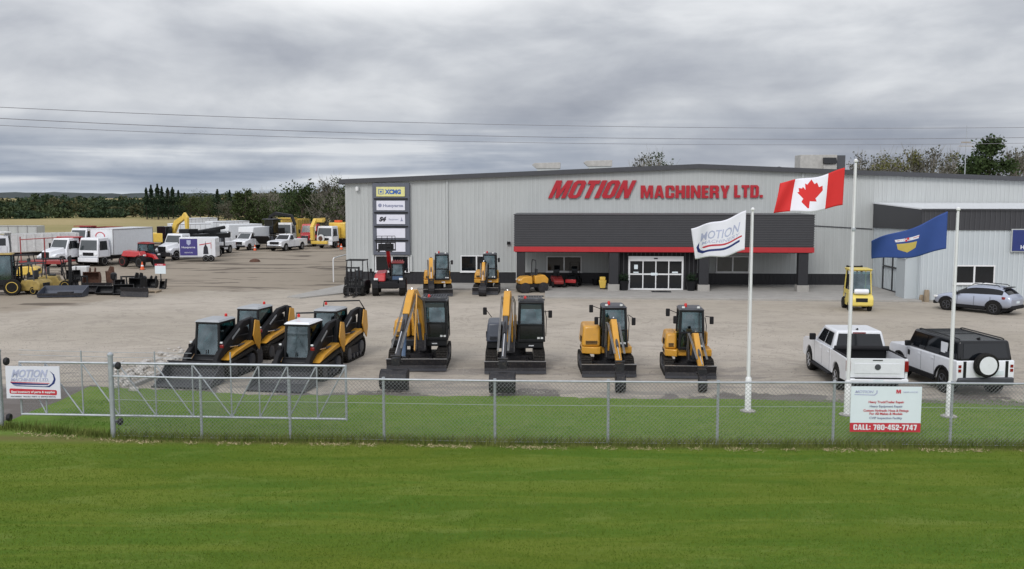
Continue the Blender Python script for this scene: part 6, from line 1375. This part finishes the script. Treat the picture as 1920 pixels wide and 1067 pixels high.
# lowboy with black tracked machine
x, y = at(492, 113)
lb = thing('lowboy_trailer', 'black equipment trailer carrying a black tracked machine, red lamp at its tail', 'trailer', (x, y, 0), R(-10))
bld('deck', STEEL, lb, lambda m: (m.box(-1.3, 1.3, 0, 7, .75, .95), m.prism([(0, .95), (-.9, 1.7), (-1.0, 1.65), (-.1, .75)], -1.2, 1.2))); bld('tail_light', LAMPR, lb, lambda m: m.box(-1.2, -1.0, -.03, .0, .5, .7))
for s in (-1, 1):
    for yy in (5.0, 6.0): wheel(lb, s*1.0, yy, .42, .3)
be = thing('tracked_loader_crane', 'black tracked crane machine standing on the black trailer', 'excavator', (x+.5, y+3.2, .95), R(55))
for s in (-1, 1): crawler(be, s*.9, 2.9, .36, .42)
bld('house', BLACK, be, lambda m: (m.box(-1.1, 1.1, -1.0, 1.5, .85, 1.6)), bevel=.06); bld('cab', GLASS, be, lambda m: m.box(-1.05, -.1, -1.2, .3, .95, 2.6), bevel=.05); bld('boom', BLACK, be, lambda m: m.limb([(1.2, 1.5, .18), (.6, 3.0, .2), (-.3, 3.35, .2), (-3.2, 3.1, .16), (-3.8, 2.0, .14)], .1, .4), bevel=.02); bld('cab_canopy', GREYM, be, lambda m: m.box(-1.15, .3, -1.5, .6, 2.62, 2.72), bevel=.03)

# ------------------------------------------------------------------ telehandlers, forklifts, roller, mowers
def telehandler(loc, rot, label, raised=True):
    t_ = thing('telehandler', label, 'telehandler', loc, rot)
    bld('chassis', MATTEB, t_, lambda m: (m.box(-.62, .62, -1.3, 1.8, .5, .95), m.box(-.9, .9, -1.35, -1.1, .55, .85)), bevel=.04)
    for s in (-1, 1):
        for yy in (-.85, 1.35): wheel(t_, s*.88, yy, .52, .40, REDD if yy > 0 else GREYM)
        bld('mudguard', MATTEB, t_, lambda m: m.limb([(-.85+math.cos(PI*i/8)*.58, .55+math.sin(PI*i/8)*.58, .025) for i in range(9)], s*.88-.2, s*.88+.2))
        bld('headlight', LAMPW, t_, lambda m: m.box(s*.82-.13, s*.82+.13, -1.40, -1.30, 1.08, 1.22), bevel=.02)
    bld('engine_hood', RED, t_, lambda m: m.hexa([(-1.02, -1.1, .95), (-.22, -1.1, .95), (-.22, 1.6, .95), (-1.02, 1.6, .95)], [(-.92, -.8, 1.45), (-.22, -.8, 1.5), (-.22, 1.4, 1.55), (-.92, 1.4, 1.5)]), bevel=.10, seg=3)
    c = cab(t_, .12, 1.0, -.75, .75, .95, 2.18, zf=1.35, roofm=REDD, seat=True, lowm=BLUEM)
    bld('roof_bar', REDD, c, lambda m: [m.box(.18+.16*k, .24+.16*k, -.6, .7, 2.24, 2.27) for k in range(5)])
    if raised:
        bld('boom', RED, t_, lambda m: m.limb([(1.7, 1.45, .18), (-.5, 2.35, .16), (-1.6, 3.15, .13)], -.12, .12), bevel=.02); bld('boom_head', STEEL, t_, lambda m: m.limb([(-1.5, 3.1, .16), (-1.75, 3.35, .18), (-1.95, 3.2, .12)], -.16, .16))
        k = bld('fork_carriage', BLACK, t_, lambda m: (m.box(-.75, .55, -2.05, -1.96, 3.05, 3.15), m.box(-.75, .55, -2.05, -1.96, 3.55, 3.63), *[m.box(-.72+.3*q, -.66+.3*q, -2.04, -1.97, 3.15, 3.55) for q in range(5)], m.box(-.60, .40, -1.96, -1.8, 3.1, 3.5)))
        bld('fork', STEEL, k, lambda m: [m.box(q-.06, q+.06, -3.1, -2.06, 3.05, 3.10) for q in (-.5, .3)]); bld('back_rest', MATTEB, k, lambda m: [m.tube([(q, -2.0, 3.63), (q, -2.0, 4.0)], .02, 5) for q in (-.7, -.35, 0, .3, .5)]+[m.tube([(-.7, -2.0, 4.0), (.5, -2.0, 4.0)], .02, 5)])
        ram(t_, (.9, 1.2), (-.3, 2.1), .06, 0, GREYM)
    else:
        bld('boom', RED, t_, lambda m: m.limb([(1.7, 1.35, .18), (-1.6, 1.05, .15), (-2.1, .6, .12)], -.15, .15), bevel=.02); bld('fork_carriage', BLACK, t_, lambda m: m.box(-.6, .6, -2.3, -2.15, .2, .8))
    mirror(c, 1.0, -.7, 1.8, 1.2, -.85, 1.7); mirror(t_, -1.0, -1.0, 1.3, -1.15, -1.15, 1.7)
    return t_
x, y = gp_(726, 556); telehandler((x, y+1.35), R(4), 'red telehandler with its boom raised high before the sign tower')
x, y = gp_(238, 503); telehandler((x+.7, y+1.7), R(62), 'red telehandler parked low in front of the white box truck', raised=False)
def forklift(loc, rot, label, body=BLACK, mastm=BLACK, wd=1.15, h=2.15, enclosed=False, mast_h=2.1, tank=False, roofm=None, wheelrim=GREYM, group=None, guardm=None, forks=True):
    t_ = thing('forklift', label, 'forklift', loc, rot, group); hw = wd/2; gm = guardm or body
    bld('body', body, t_, lambda m: m.prism([(-.65, .25), (-.65, .62), (-.15, .62), (0, .95), (.9, 1.0), (1.0, .9), (1.0, .25)], -hw+.05, hw-.05), bevel=.05)
    bld('counterweight', body, t_, lambda m: m.prism([(.85, .28), (.85, .98), (1.2, .95), (1.38, .75), (1.38, .32)], -hw, hw), bevel=.09, seg=3)
    bld('radiator_grille', BLACK, t_, lambda m: m.box(-hw*.5, hw*.5, 1.33, 1.392, .55, .78), bevel=.02)
    g = bld('overhead_guard', gm, t_, lambda m: (*[m.tube([(s*(hw-.06), -.55, .7), (s*(hw-.12), -.28, h-.05)], .035, 6) for s in (-1, 1)], *[m.tube([(s*(hw-.06), .95, .95), (s*(hw-.10), .80, h-.05)], .035, 6) for s in (-1, 1)],
        *[m.box(-hw+.06, hw-.06, -.33+.16*k, -.28+.16*k, h-.05, h) for k in range(8)], m.box(-hw+.04, -hw+.10, -.36, .88, h-.055, h+.01), m.box(hw-.10, hw-.04, -.36, .88, h-.055, h+.01)))
    if enclosed:
        bld('cab_roof', roofm or body, g, lambda m: m.box(-hw+.02, hw-.02, -.45, .95, h+.012, h+.07), bevel=.02); bld('rear_window', GLAZE, g, lambda m: m.hexa([(-hw+.1, .93, 1.05), (hw-.1, .93, 1.05), (hw-.1, .945, 1.05), (-hw+.1, .945, 1.05)], [(-hw+.14, .80, h-.1), (hw-.14, .80, h-.1), (hw-.14, .815, h-.1), (-hw+.14, .815, h-.1)]))
        bld('door_panel', body, g, lambda m: [m.box(s*(hw-.05)-.02, s*(hw-.05)+.02, -.5, .9, .95, 1.2) for s in (-1, 1)])
    bld('seat', SEAT, t_, lambda m: (m.box(-.25, .25, .15, .6, .98, 1.1), m.box(-.25, .25, .55, .68, 1.1, 1.6)), bevel=.03); bld('steering_column', MATTEB, t_, lambda m: (m.tube([(0, -.45, .62), (0, -.2, 1.25)], .03, 6), m.lathe([(.15, -.01), (.17, 0), (.15, .01)], (0, -.2, 1.27), 'z', 12)))
    ms = bld('mast', mastm, t_, lambda m: (*[m.box(s*(hw*.62)-.05, s*(hw*.62)+.05, -.86, -.74, .08, mast_h) for s in (-1, 1)], m.box(-hw*.62+.05, hw*.62-.05, -.85, -.75, mast_h-.12, mast_h-.02), m.box(-hw*.62+.05, hw*.62-.05, -.85, -.75, .9, 1.0), *[m.box(s*.16-.03, s*.16+.03, -.85, -.77, .12, mast_h-.14) for s in (-1, 1)]))
    bld('fork_carriage', mastm, ms, lambda m: [m.box(-hw*.85, hw*.85, -.95, -.88, z, z+.08) for z in (.18, .55)]+[m.box(x-.025, x+.025, -.95, -.89, .63, 1.25) for x in (-hw*.8, -hw*.4, 0, hw*.4, hw*.8)]+[m.box(-hw*.82, hw*.82, -.95, -.89, 1.25, 1.3)])
    if forks: bld('fork', STEEL, ms, lambda m: [m.box(x-.05, x+.05, -1.95, -.955, .05, .09) for x in (-.28, .28)]+[m.box(x-.05, x+.05, -.99, -.952, .09, .6) for x in (-.28, .28)])
    if tank: bld('gas_tank', WHITE, t_, lambda m: (m.lathe([(.02, -.42), (.14, -.38), (.16, -.3), (.16, .3), (.14, .38), (.02, .42)], (0, 1.18, 1.14), 'x', 14)), smooth=True)
    for s in (-1, 1): wheel(t_, s*(hw-.1), -.5, .33, .26, wheelrim); wheel(t_, s*(hw-.12), .85, .27, .2, wheelrim)
    return t_
x, y = gp_(664, 556); forklift((x, y+.95), R(-6), 'black forklift at the left corner of the facade, mast and fork tines facing out', wd=1.3, h=2.35, mast_h=1.95)
x, y = gp_(1622, 585); forklift((x, y+1.4), R(180-8), 'pale yellow enclosed forklift seen from behind with a white gas tank', body=YELL4, enclosed=True, wd=1.32, h=2.35, mast_h=2.5, tank=True, forks=True, roofm=YELL4)
x, y = gp_(42, 553); forklift((x, y+.8), R(-100), 'faded yellow forklift with a grey canopy, left of the black buckets', body=YELL3, guardm=GREYM, wd=1.4, h=2.1, wheelrim=YELL2, group='yellow forklifts at the left', mast_h=1.9)
x, y = gp_(97, 545); forklift((x, y+1.0), R(108), 'faded yellow forklift with a tall black mast behind the black loader bucket', body=YELL3, mastm=BLACK, guardm=BLACK, wd=1.4, h=2.2, wheelrim=YELL2, group='yellow forklifts at the left', mast_h=2.35)
x, y = gp_(40, 522); forklift((x, y), R(-80), 'farther yellow forklift peeping out between the two canopies', body=YELL2, guardm=BLACK, wd=1.3, h=1.9, group='yellow forklifts at the left', mast_h=1.5)
# cab tractor at the left edge
x, y = gp_(-14, 556)
tc_ = thing('cab_tractor', 'dark cab machine with an ochre roof cut by the left picture edge', 'tractor', (x, y+1.0, 0), R(-70))
bld('hood', BLACK, tc_, lambda m: m.box(-.4, .4, -1.7, -.5, .6, 1.3), bevel=.08); cab(tc_, -.6, .6, -.5, .9, .7, 2.75, zf=1.3, roofm=YELL3, seat=True); bld('chassis', STEEL, tc_, lambda m: m.box(-.4, .4, -1.6, 1.2, .35, .7))
for s in (-1, 1): wheel(tc_, s*.7, .8, .55, .35, YELL2); wheel(tc_, s*.6, -1.2, .40, .25, YELL2)
# red deck with posts
x, y = at(78, 77)
rd = thing('red_flat_rack', 'red flat steel deck on legs with two tall thin red stakes', 'rack', (x-1.8, y, 0), R(-3))
bld('deck', REDD, rd, lambda m: (m.box(0, 3.6, 0, 2.2, 1.05, 1.16), m.box(0, 3.6, -.05, -.001, .95, 1.2))); bld('stake', REDD, rd, lambda m: m.tube([(.15, .05, 0), (.15, .05, 3.2)], .05, 6)); bld('stake', REDD, rd, lambda m: m.tube([(2.2, .05, 0), (2.2, .05, 3.1)], .05, 6)); bld('cross_rail', REDD, rd, lambda m: m.tube([(.15, .05, 2.95), (2.2, .05, 3.08), (4.2, .4, 3.15)], .035, 6))
for xx in (.1, 3.5): bld('leg', STEEL, rd, lambda m: m.box(xx-.05, xx+.05, .1, .2, 0, 1.05))
# loose buckets
def loose_bucket(px, py, wd, s, rot, label, m_=STEEL, tilt=0):
    x, y = gp_(px, py); t_ = thing('loose_bucket', label, 'bucket', (x, y, .36*s), rot, 'loose buckets and attachments on the gravel')
    b = bucket(t_, 0, wd, 0, 0, s, m_=m_, flip=-1, name='shell'); bld('hanger', m_, t_, lambda m: [m.prism([(-.1, .30*s), (.25*s, .30*s), (.18*s, .62*s), (0, .62*s)], q-.03, q+.03) for q in (-.18, .18)]); t_.rotation_euler = (R(tilt), 0, rot); return t_
for a in [(138, 528, 1.0, 1.25, R(20), 'dark round backed bucket left of the two rusty ones', BLACK, -25), (172, 536, 1.15, 1.45, R(10), 'wide rusty brown bucket with its dark mouth open', RUST, -25), (204, 532, .8, 1.35, R(-60), 'rusty brown bucket lying on its side', RUST, -10),
          (225, 545, .7, 1.1, R(30), 'dark grey bucket right of the rusty ones', STEEL, -30), (256, 548, 1.0, 1.4, R(-20), 'tallest rounded black bucket of the heap', BLACK, -15), (232, 553, 1.3, 1.0, R(15), 'wide low black bucket in front of the heap', BLACK, -40),
          (285, 540, .7, .95, R(-10), 'small black bucket on a pallet at the right of the heap', BLACK, -25), (165, 551, 1.3, .85, R(5), 'long flat grey bucket lying in front of the rusty ones', STEEL, -60), (198, 553, 1.2, .9, R(-5), 'flat black bucket at the front middle of the heap', BLACK, -55), (268, 556, .6, .75, R(40), 'tiny dark bucket at the right front of the heap', STEEL, -40), (305, 542, .4, .8, R(0), 'lone small black attachment right of the heap', BLACK, -30)]:
    loose_bucket(*a)
def attach(px, py, rot, label, kind):
    x, y = gp_(px, py); t_ = thing('attachment', label, 'attachment', (x, y, 0), rot, 'loose buckets and attachments on the gravel')
    if kind == 'fork': bld('back_frame', BLACK, t_, lambda m: (m.box(-.6, .6, 0, .08, .1, .2), m.box(-.6, .6, 0, .08, .8, .9), *[m.box(q-.04, q+.04, 0, .08, .2, .8) for q in (-.56, -.2, .2, .56)])); bld('tine', STEEL, t_, lambda m: [m.box(q-.05, q+.05, -1.1, 0, .02, .08) for q in (-.35, .35)])
    elif kind == 'auger': bld('drive_head', BLACK, t_, lambda m: m.lathe([(.12, .5), (.22, .6), (.22, .95), (.12, 1.05)], seg=12)); bld('auger', STEEL, t_, lambda m: [m.lathe([(.05, .0), (.05, .5)], seg=8)]+[m.lathe([(.2, .05+.12*k), (.2, .07+.12*k)], seg=12) for k in range(4)])
    else: bld('blade', STEEL, t_, lambda m: m.prism([(-.1, .02), (.0, .02), (.10, .35), (.02, .62), (-.04, .62), (.04, .35)], -1.0, 1.0)); bld('mount', BLACK, t_, lambda m: m.box(-.3, .3, .08, .55, .1, .5))
for a in [(148, 541, R(15), 'black fork frame leaning among the buckets at the left of the heap', 'fork'), (214, 538, R(-30), 'black auger drive standing behind the front buckets', 'auger'), (243, 541, R(10), 'black fork frame in the middle of the heap', 'fork'), (182, 547, R(4), 'low steel blade lying among the flat buckets', 'blade'), (252, 557, R(-12), 'low steel blade at the front right of the heap', 'blade'), (270, 545, R(20), 'short auger drive by the pallet', 'auger'), (120, 541, R(40), 'steel blade propped behind the slate loader bucket', 'blade')]: attach(*a)
x, y = gp_(110, 558)
bb = thing('loader_bucket', 'large slate black loader bucket lying in front of the yellow forklifts', 'bucket', (x, y+.7, 0), R(8))
pr_ = [(-.85, .28), (-.80, .05), (-.5, .0), (.45, .02), (.68, .30), (.72, .66), (.64, .67), (.60, .34), (.40, .10), (-.48, .07), (-.72, .12), (-.77, .29)]
bld('shell', SLATE, bb, lambda m: (m.prism(pr_, -1.35, 1.35), m.prism([(-.85, .28), (-.80, .05), (-.5, .0), (.45, .02), (.68, .30), (.72, .66), (.2, .55)], -1.39, -1.352), m.prism([(-.85, .28), (-.80, .05), (-.5, .0), (.45, .02), (.68, .30), (.72, .66), (.2, .55)], 1.352, 1.39)))
bld('mounting_plate', STEEL, bb, lambda m: [m.box(-.5, -.4, .73, .85, .1, .75), m.box(.4, .5, .73, .85, .1, .75), m.box(-.2, .7, -.6, -.2, .12, .34)])
bld('cutting_edge', STEEL, bb, lambda m: m.box(-1.38, 1.38, -.90, -.852, .18, .30))
x, y = gp_(138, 527); tt = bld('white_tote', WHITED, None, lambda m: (m.box(-.6, .6, -.5, .5, .12, 1.05), *[m.box(q-.05, q+.05, -.48, .48, 0, .12) for q in (-.5, 0, .5)]), bevel=.03, seg=1); tt.location = (x, y+1.2, 0); tt.rotation_euler = (0, 0, R(10)); tag(tt, 'white square tote behind the rusty buckets', 'tote')
# pallet under attachments
x, y = gp_(283, 548); pa = bld('pallet', WOOD, None, lambda m: [m.box(-.6, .6, -.5+.17*k, -.38+.17*k, .10, .13) for k in range(6)]+[m.box(q-.05, q+.05, -.5, .5, 0, .10) for q in (-.5, 0, .5)]); pa.location = (x, y, 0); tag(pa, 'worn wooden pallet under the small bucket at the right of the heap', 'pallet')
# cones and yard sign
def cone(px, py, label, Y=None):
    x, y = gp_(px, py) if Y is None else at(px, Y); t_ = thing('traffic_cone', label, 'cone', (x, y, 0), 0, 'orange traffic cones')
    bld('cone_body', ORANGE, t_, lambda m: m.lathe([(.19, .03), (.03, .72)], seg=14), smooth=True); bld('base', BLACK, t_, lambda m: m.box(-.22, .22, -.22, .22, 0, .03)); bld('reflective_band', WHITE, t_, lambda m: m.lathe([(.127, .32), (.098, .44)], seg=14))
cone(267, 506, 'orange cone in front of the red yard telehandler'); cone(640, 468, 'orange cone nearest the building corner by the yellow truck'); cone(634, 464, 'orange cone just behind the one at the building corner'); cone(478, 470, 'orange cone under the tail of the black equipment trailer')
x, y = gp_(302, 531); ys = thing('yard_sign', 'small white sign with a red top strip on a post in the yard', 'sign', (x, y, 0), R(-5))
bld('post', STEEL, ys, lambda m: m.box(-.03, .03, -.03, .03, 0, 1.3)); bld('board', SIGNW, ys, lambda m: m.box(-.42, .42, -.05, -.032, .72, 1.32)); bld('strip', INKR, ys, lambda m: m.box(-.42, .42, -.05, -.032, 1.322, 1.47)); text('NOTICE', .12, -.24, 1.35, WHITE, ys, y=-.052, bold=.004); text('ALL VISITORS', .1, -.34, 1.1, INKK, ys, y=-.052, width=.68) if False else None
# tandem roller with hoop
x, y = gp_(998, 550)
ro = thing('tandem_roller', 'yellow tandem roller with a black roll hoop under the left end of the canopy', 'roller', (x, y+.65, .12 if False else 0), R(-72))
bld('body', YELL, ro, lambda m: (m.prism([(-1.0, .62), (-1.05, .9), (-.75, 1.12), (-.15, 1.15), (-.1, .62)], -.48, .48), m.prism([(.05, .62), (.05, 1.18), (.75, 1.22), (1.05, .95), (1.0, .62)], -.48, .48)), bevel=.06); bld('frame', MATTEB, ro, lambda m: m.box(-.42, .42, -.95, .95, .38, .62))
for yy in (-.65, .65): bld('drum', STEEL, ro, lambda m: m.lathe([(.1, -.52), (.36, -.5), (.36, .5), (.1, .52)], (0, yy, .36), 'x', 22), smooth=True)
bld('roll_hoop', MATTEB, ro, lambda m: m.tube([(-.42, .12, .8), (-.42, .12, 2.0), (-.32, .12, 2.22), (.32, .12, 2.22), (.42, .12, 2.0), (.42, .12, .8)], .03, 8)); bld('seat', SEAT, ro, lambda m: (m.box(-.2, .2, -.1, .3, 1.2, 1.3), m.box(-.2, .2, .25, .35, 1.3, 1.6))); bld('headlight', LAMPW, ro, lambda m: [m.box(q-.06, q+.06, -1.07, -1.02, .85, .95) for q in (-.3, .3)])
def mower(u, v, rot, label, hm, h=.62):
    t_ = thing('riding_mower', label, 'mower', bw(u, v, .12), BROT+rot, 'riding mowers under the canopy')
    bld('hood', hm, t_, lambda m: m.prism([(-.85, .25), (-.9, .5), (-.6, h), (.0, h+.05), (.05, .25)], -.35, .35), bevel=.08, seg=3); bld('rear_deck', hm, t_, lambda m: m.prism([(.35, .3), (.35, .7), (.8, .75), (.95, .5), (.9, .3)], -.4, .4), bevel=.06); bld('cutting_deck', hm if h > .65 else MATTEB, t_, lambda m: m.prism([(-.35, -.5), (.35, -.55), (.5, 0), (.35, .55), (-.35, .5)], .1, .25, 'z'), bevel=.03)
    bld('seat', SEAT, t_, lambda m: (m.box(-.22, .22, .3, .68, .755, .85), m.box(-.22, .22, .62, .72, .85, 1.2)), bevel=.04); bld('steering_wheel', MATTEB, t_, lambda m: (m.tube([(0, .0, .65), (0, .15, 1.0)], .025, 6), m.lathe([(.15, -.012), (.17, 0), (.15, .012)], (0, .16, 1.01), 'z', 12)))
    if h > .65: bld('roll_bar', MATTEB, t_, lambda m: m.tube([(-.35, .75, .5), (-.35, .75, 1.5), (.35, .75, 1.5), (.35, .75, .5)], .025, 6))
    for s in (-1, 1): wheel(t_, s*.40, -.62, .2, .15, GREYM); wheel(t_, s*.42, .6, .26, .2, GREYM)
mower(15.85, -2.6, R(8), 'dull red low riding mower right of the yellow roller', REDD, .60); mower(16.95, -1.9, R(-10), 'taller black and red riding mower next to the low red one', BLACK, .8)
m2 = [o for o in C.objects if str(o.get('label', '')).startswith('taller black and red')][0]; bld('red_bumper', RED, m2, lambda m: m.box(-.38, .38, -.98, -.88, .3, .55), bevel=.03)
yb = thing('yellow_bin', 'yellow plastic wheeled bucket beside the second canopy column', 'bin', bw(19.0, -4.0, .12), BROT)
bld('tub', YELL2, yb, lambda m: m.hexa([(-.18, -.2, .08), (.18, -.2, .08), (.18, .2, .08), (-.18, .2, .08)], [(-.26, -.28, .62), (.26, -.28, .62), (.26, .28, .62), (-.26, .28, .62)]), bevel=.03); bld('wringer', YELL2, yb, lambda m: (m.box(-.2, .2, .0, .24, .62, .85),), bevel=.03); bld('caster', MATTEB, yb, lambda m: [m.box(a-.03, a+.03, b_-.03, b_+.03, 0, .08) for a in (-.14, .14) for b_ in (-.15, .15)])
pot = bld('flower_pot', BLACK, None, lambda m: m.lathe([(.16, 0), (.24, .4), (.25, .44), (.2, .44), (.18, .36)], seg=14)); pot.location = bw(18.6, -1.2, .12); tag(pot, 'small black pot by the wall under the canopy', 'pot')
# small debris on the yard
x, y = gp_(478, 491); db = bld('dirt_clod', RUST, None, lambda m: m.lathe([(.05, 0), (.55, .02), (.45, .2), (.15, .32)], seg=9)); db.location = (x, y, 0); tag(db, 'dark dirt lump lying alone on the gravel yard', 'dirt lump')

# ------------------------------------------------------------------ flagpoles and flags
def pole(px, py, h, label, sleeve=1.05):
    x, y = gp_(px, py); t_ = thing('flagpole', label, 'flagpole', (x, y, 0), 0, 'white flagpoles')
    bld('shaft', POLEW, t_, lambda m: m.tube([(0, 0, .9), (0, 0, h)], .055, 12, r2=.035), smooth=True); bld('sleeve', POLEW, t_, lambda m: m.lathe([(.10, .0), (.095, sleeve), (.06, sleeve+.05)], seg=14), smooth=True)
    bld('base_plate', CONC, t_, lambda m: m.lathe([(.22, .0), (.24, .04), (.2, .06)], seg=16)); bld('finial', POLEW, t_, lambda m: m.lathe([(.02, h), (.06, h+.03), (.06, h+.08), (.02, h+.12)], seg=12), smooth=True)
    bld('halyard', MATTEB if False else POLEW, t_, lambda m: m.tube([(-.07, -.03, 1.3), (-.075, -.03, h*.6), (-.055, -.03, h-.05)], .006, 4)); return (x, y)
def flag(fx, name, label, loc, cloth, nu=44, nv=22, inlays=(), bands=None):
    """fx(u, v) -> local point; u from the pole outwards 0..1, v from bottom to top 0..1"""
    t_ = thing(name, label, 'flag', loc, 0)
    us = sorted(set([i/nu for i in range(nu+1)]+[b_ for b_ in (bands or [])])); n = len(us)
    m = MB(); vs = []
    for u in us:
        for j in range(nv+1): vs.append(fx(u, j/nv))
    m.add(vs, []); k = nv+1
    for i in range(n-1):
        mi = 0
        if bands: mi = 1 if (us[i] < bands[0]-1e-6 or us[i] >= bands[1]-1e-6) else 0
        for j in range(nv): m.f.append((i*k+j, (i+1)*k+j, (i+1)*k+j+1, i*k+j+1)); m.mi.append(mi)
    o = m.build('cloth', cloth, t_, smooth=True)
    sd = o.modifiers.new('s', 'SOLIDIFY'); sd.thickness = .006; sd.offset = 0
    for nm, mm, polys in inlays:
        bmx = bmesh.new()
        for poly in polys:
            # cut the polygon into a fine grid so that it follows the cloth
            f = bmx.faces.new([bmx.verts.new((a, b_, 0)) for a, b_ in poly])
        bmesh.ops.triangulate(bmx, faces=bmx.faces)
        for q in range(1, 40):
            for co, no in (((q/40, 0, 0), (1, 0, 0)), ((0, q/40, 0), (0, 1, 0))):
                g = bmesh.ops.bisect_plane(bmx, geom=bmx.verts[:]+bmx.edges[:]+bmx.faces[:], plane_co=co, plane_no=no)
        base = [(v.co.x, v.co.y) for v in bmx.verts]; fs = [[v.index for v in f.verts] for f in bmx.faces] if not bmx.verts.index_update() else None
        mm_ = MB()
        for sgn in (1, -1):
            pv = []
            for a, b_ in base:
                p = Vector(fx(a, b_)); du = Vector(fx(min(a+.01, 1.05), b_))-p; dv = Vector(fx(a, min(b_+.01, 1.05)))-p; nn = du.cross(dv).normalized(); pv.append(p+nn*sgn*.0045)
            mm_.add(pv, fs)
        bmx.free(); mm_.build(nm, mm, t_)
    return t_
def flagfn(corners, pxs, Y, amp=.10, waves=2.2):
    """corner pixels (hoist top, hoist bottom, fly bottom, fly top) at depth Y"""
    C4 = []
    for (px, py), dy in zip(corners, pxs):
        r = ray(px, py); t_ = (Y+dy)/r.y; C4.append(Vector((r.x*t_, Y+dy, CAMH+r.z*t_)))
    ht, hb, fb, ft = C4
    def f(u, v):
        p = hb*(1-u)*(1-v)+fb*u*(1-v)+ft*u*v+ht*(1-u)*v
        w_ = math.sin(u*waves*2*PI+v*1.6+.4)*amp*min(1, u*2.5); w2 = math.sin(u*waves*2*PI*1.7+v*3)*amp*.35*u
        sag = -.07*math.sin(PI*u)*(1-v)-.05*math.sin(PI*u)*v
        return tuple(p+Vector((.15*w_, w_+w2, sag+.03*math.sin(u*waves*2*PI+1))))
    return f
x, y = pole(1402, 772, 6.18, 'left and shorter flagpole, flying the white company flag')
f = flagfn([(1399, 396), (1396, 470), (1303, 484), (1296, 427)], (0, 0, .5, .4), y, .07, 1.6)
leafw = [(.10, .70), (.80, .68), (.95, .55), (.97, .40), (.90, .28)]
fl = flag(f, 'company_flag', 'white company flag with faint lettering and a dark swoosh on the left pole', (0, 0, 0), [WFLAG], inlays=[
    ('swoosh', NAVY, [[(.10, .24), (.62, .16), (.84, .14), (.93, .22), (.95, .38), (.88, .52), (.90, .36), (.87, .26), (.80, .21), (.62, .22), (.10, .30)]]), ('stripe', INKR, [[(.06, .355), (.80, .285), (.84, .33), (.82, .34), (.06, .395)]])])
def flag_text(fl, f, body, u0, u1, v0, v1, m_, bold=.01):
    cu = bpy.data.curves.new('lettering', 'FONT'); cu.body = body; cu.size = 1; cu.offset = bold; cu.shear = .25; cu.resolution_u = 2; tmp = bpy.data.objects.new('t', cu); C.objects.link(tmp)
    me = bpy.data.meshes.new_from_object(tmp.evaluated_get(bpy.context.evaluated_depsgraph_get())); bpy.data.objects.remove(tmp)
    bmx = bmesh.new(); bmx.from_mesh(me); xs = [v.co.x for v in bmx.verts]; ys = [v.co.y for v in bmx.verts]; a, b_, c, d_ = min(xs), max(xs), min(ys), max(ys)
    for q in range(1, 30): bmesh.ops.bisect_plane(bmx, geom=bmx.verts[:]+bmx.edges[:]+bmx.faces[:], plane_co=(a+(b_-a)*q/30, 0, 0), plane_no=(1, 0, 0))
    for v in bmx.verts:
        u = u1-(v.co.x-a)/(b_-a)*(u1-u0); w_ = v0+(v.co.y-c)/(d_-c)*(v1-v0); p = Vector(f(u, w_)); du = Vector(f(min(u+.01, 1), w_))-p; dv = Vector(f(u, w_+.01))-p; n_ = du.cross(dv).normalized()
        v.co = p+(n_ if n_.y < 0 else -n_)*.006
    me2 = bpy.data.meshes.new('lettering'); bmx.to_mesh(me2); bmx.free(); me2.materials.append(m_); link(bpy.data.objects.new('lettering', me2), fl)
flag_text(fl, f, 'MOTION', .10, .86, .52, .76, GRBL); flag_text(fl, f, 'MACHINERY', .10, .84, .40, .49, GRBL, .002)
x, y = pole(1588, 779, 7.62, 'tallest middle flagpole, flying the red and white maple leaf flag')
bld('collar', GALV, [o for o in C.objects if str(o.get('label', '')).startswith('tallest middle')][0], lambda m: m.lathe([(.06, 5.6), (.065, 5.65), (.06, 5.7)], seg=12))
f = flagfn([(1584, 316), (1580, 386), (1450, 398), (1462, 342)], (0, 0, .5, .7), y, .09, 1.5)
def maple():
    h = [(0, -.48), (.022, -.48), (.024, -.24), (.25, -.27), (.20, -.16), (.42, .06), (.36, .09), (.40, .22), (.28, .20), (.255, .255), (.16, .15), (.20, .37), (.12, .33), (.0, .50)]
    return h+[(-a, b_) for a, b_ in h[::-1] if a > 0]
flag(f, 'canada_flag', 'red and white maple leaf flag streaming left from the middle pole', (0, 0, 0), [WFLAG, REDFLAG], bands=[.25, .75], inlays=[('maple_leaf', REDFLAG, [[(.5+a*.44, .52+b_*.86) for a, b_ in maple()]])])
x, y = pole(1779, 782, 6.2, 'right flagpole, flying the blue provincial flag')
f = flagfn([(1777, 398), (1774, 468), (1636, 486), (1632, 452)], (0, 0, .6, .4), y, .10, 1.3)
flag(f, 'blue_flag', 'royal blue flag with a small gold shield streaming left from the right pole', (0, 0, 0), [BFLAG], inlays=[
    ('shield', GOLD, [[(.40, .52), (.66, .55), (.65, .33), (.53, .20), (.42, .32)]]), ('shield_top', WFLAG, [[(.38, .60), (.67, .62), (.68, .72), (.37, .70)]]), ('cross', REDFLAG, [[(.50, .60), (.55, .60), (.55, .72), (.50, .72)], [(.37, .645), (.499, .65), (.499, .675), (.37, .665)], [(.551, .65), (.68, .665), (.68, .685), (.551, .675)]])])
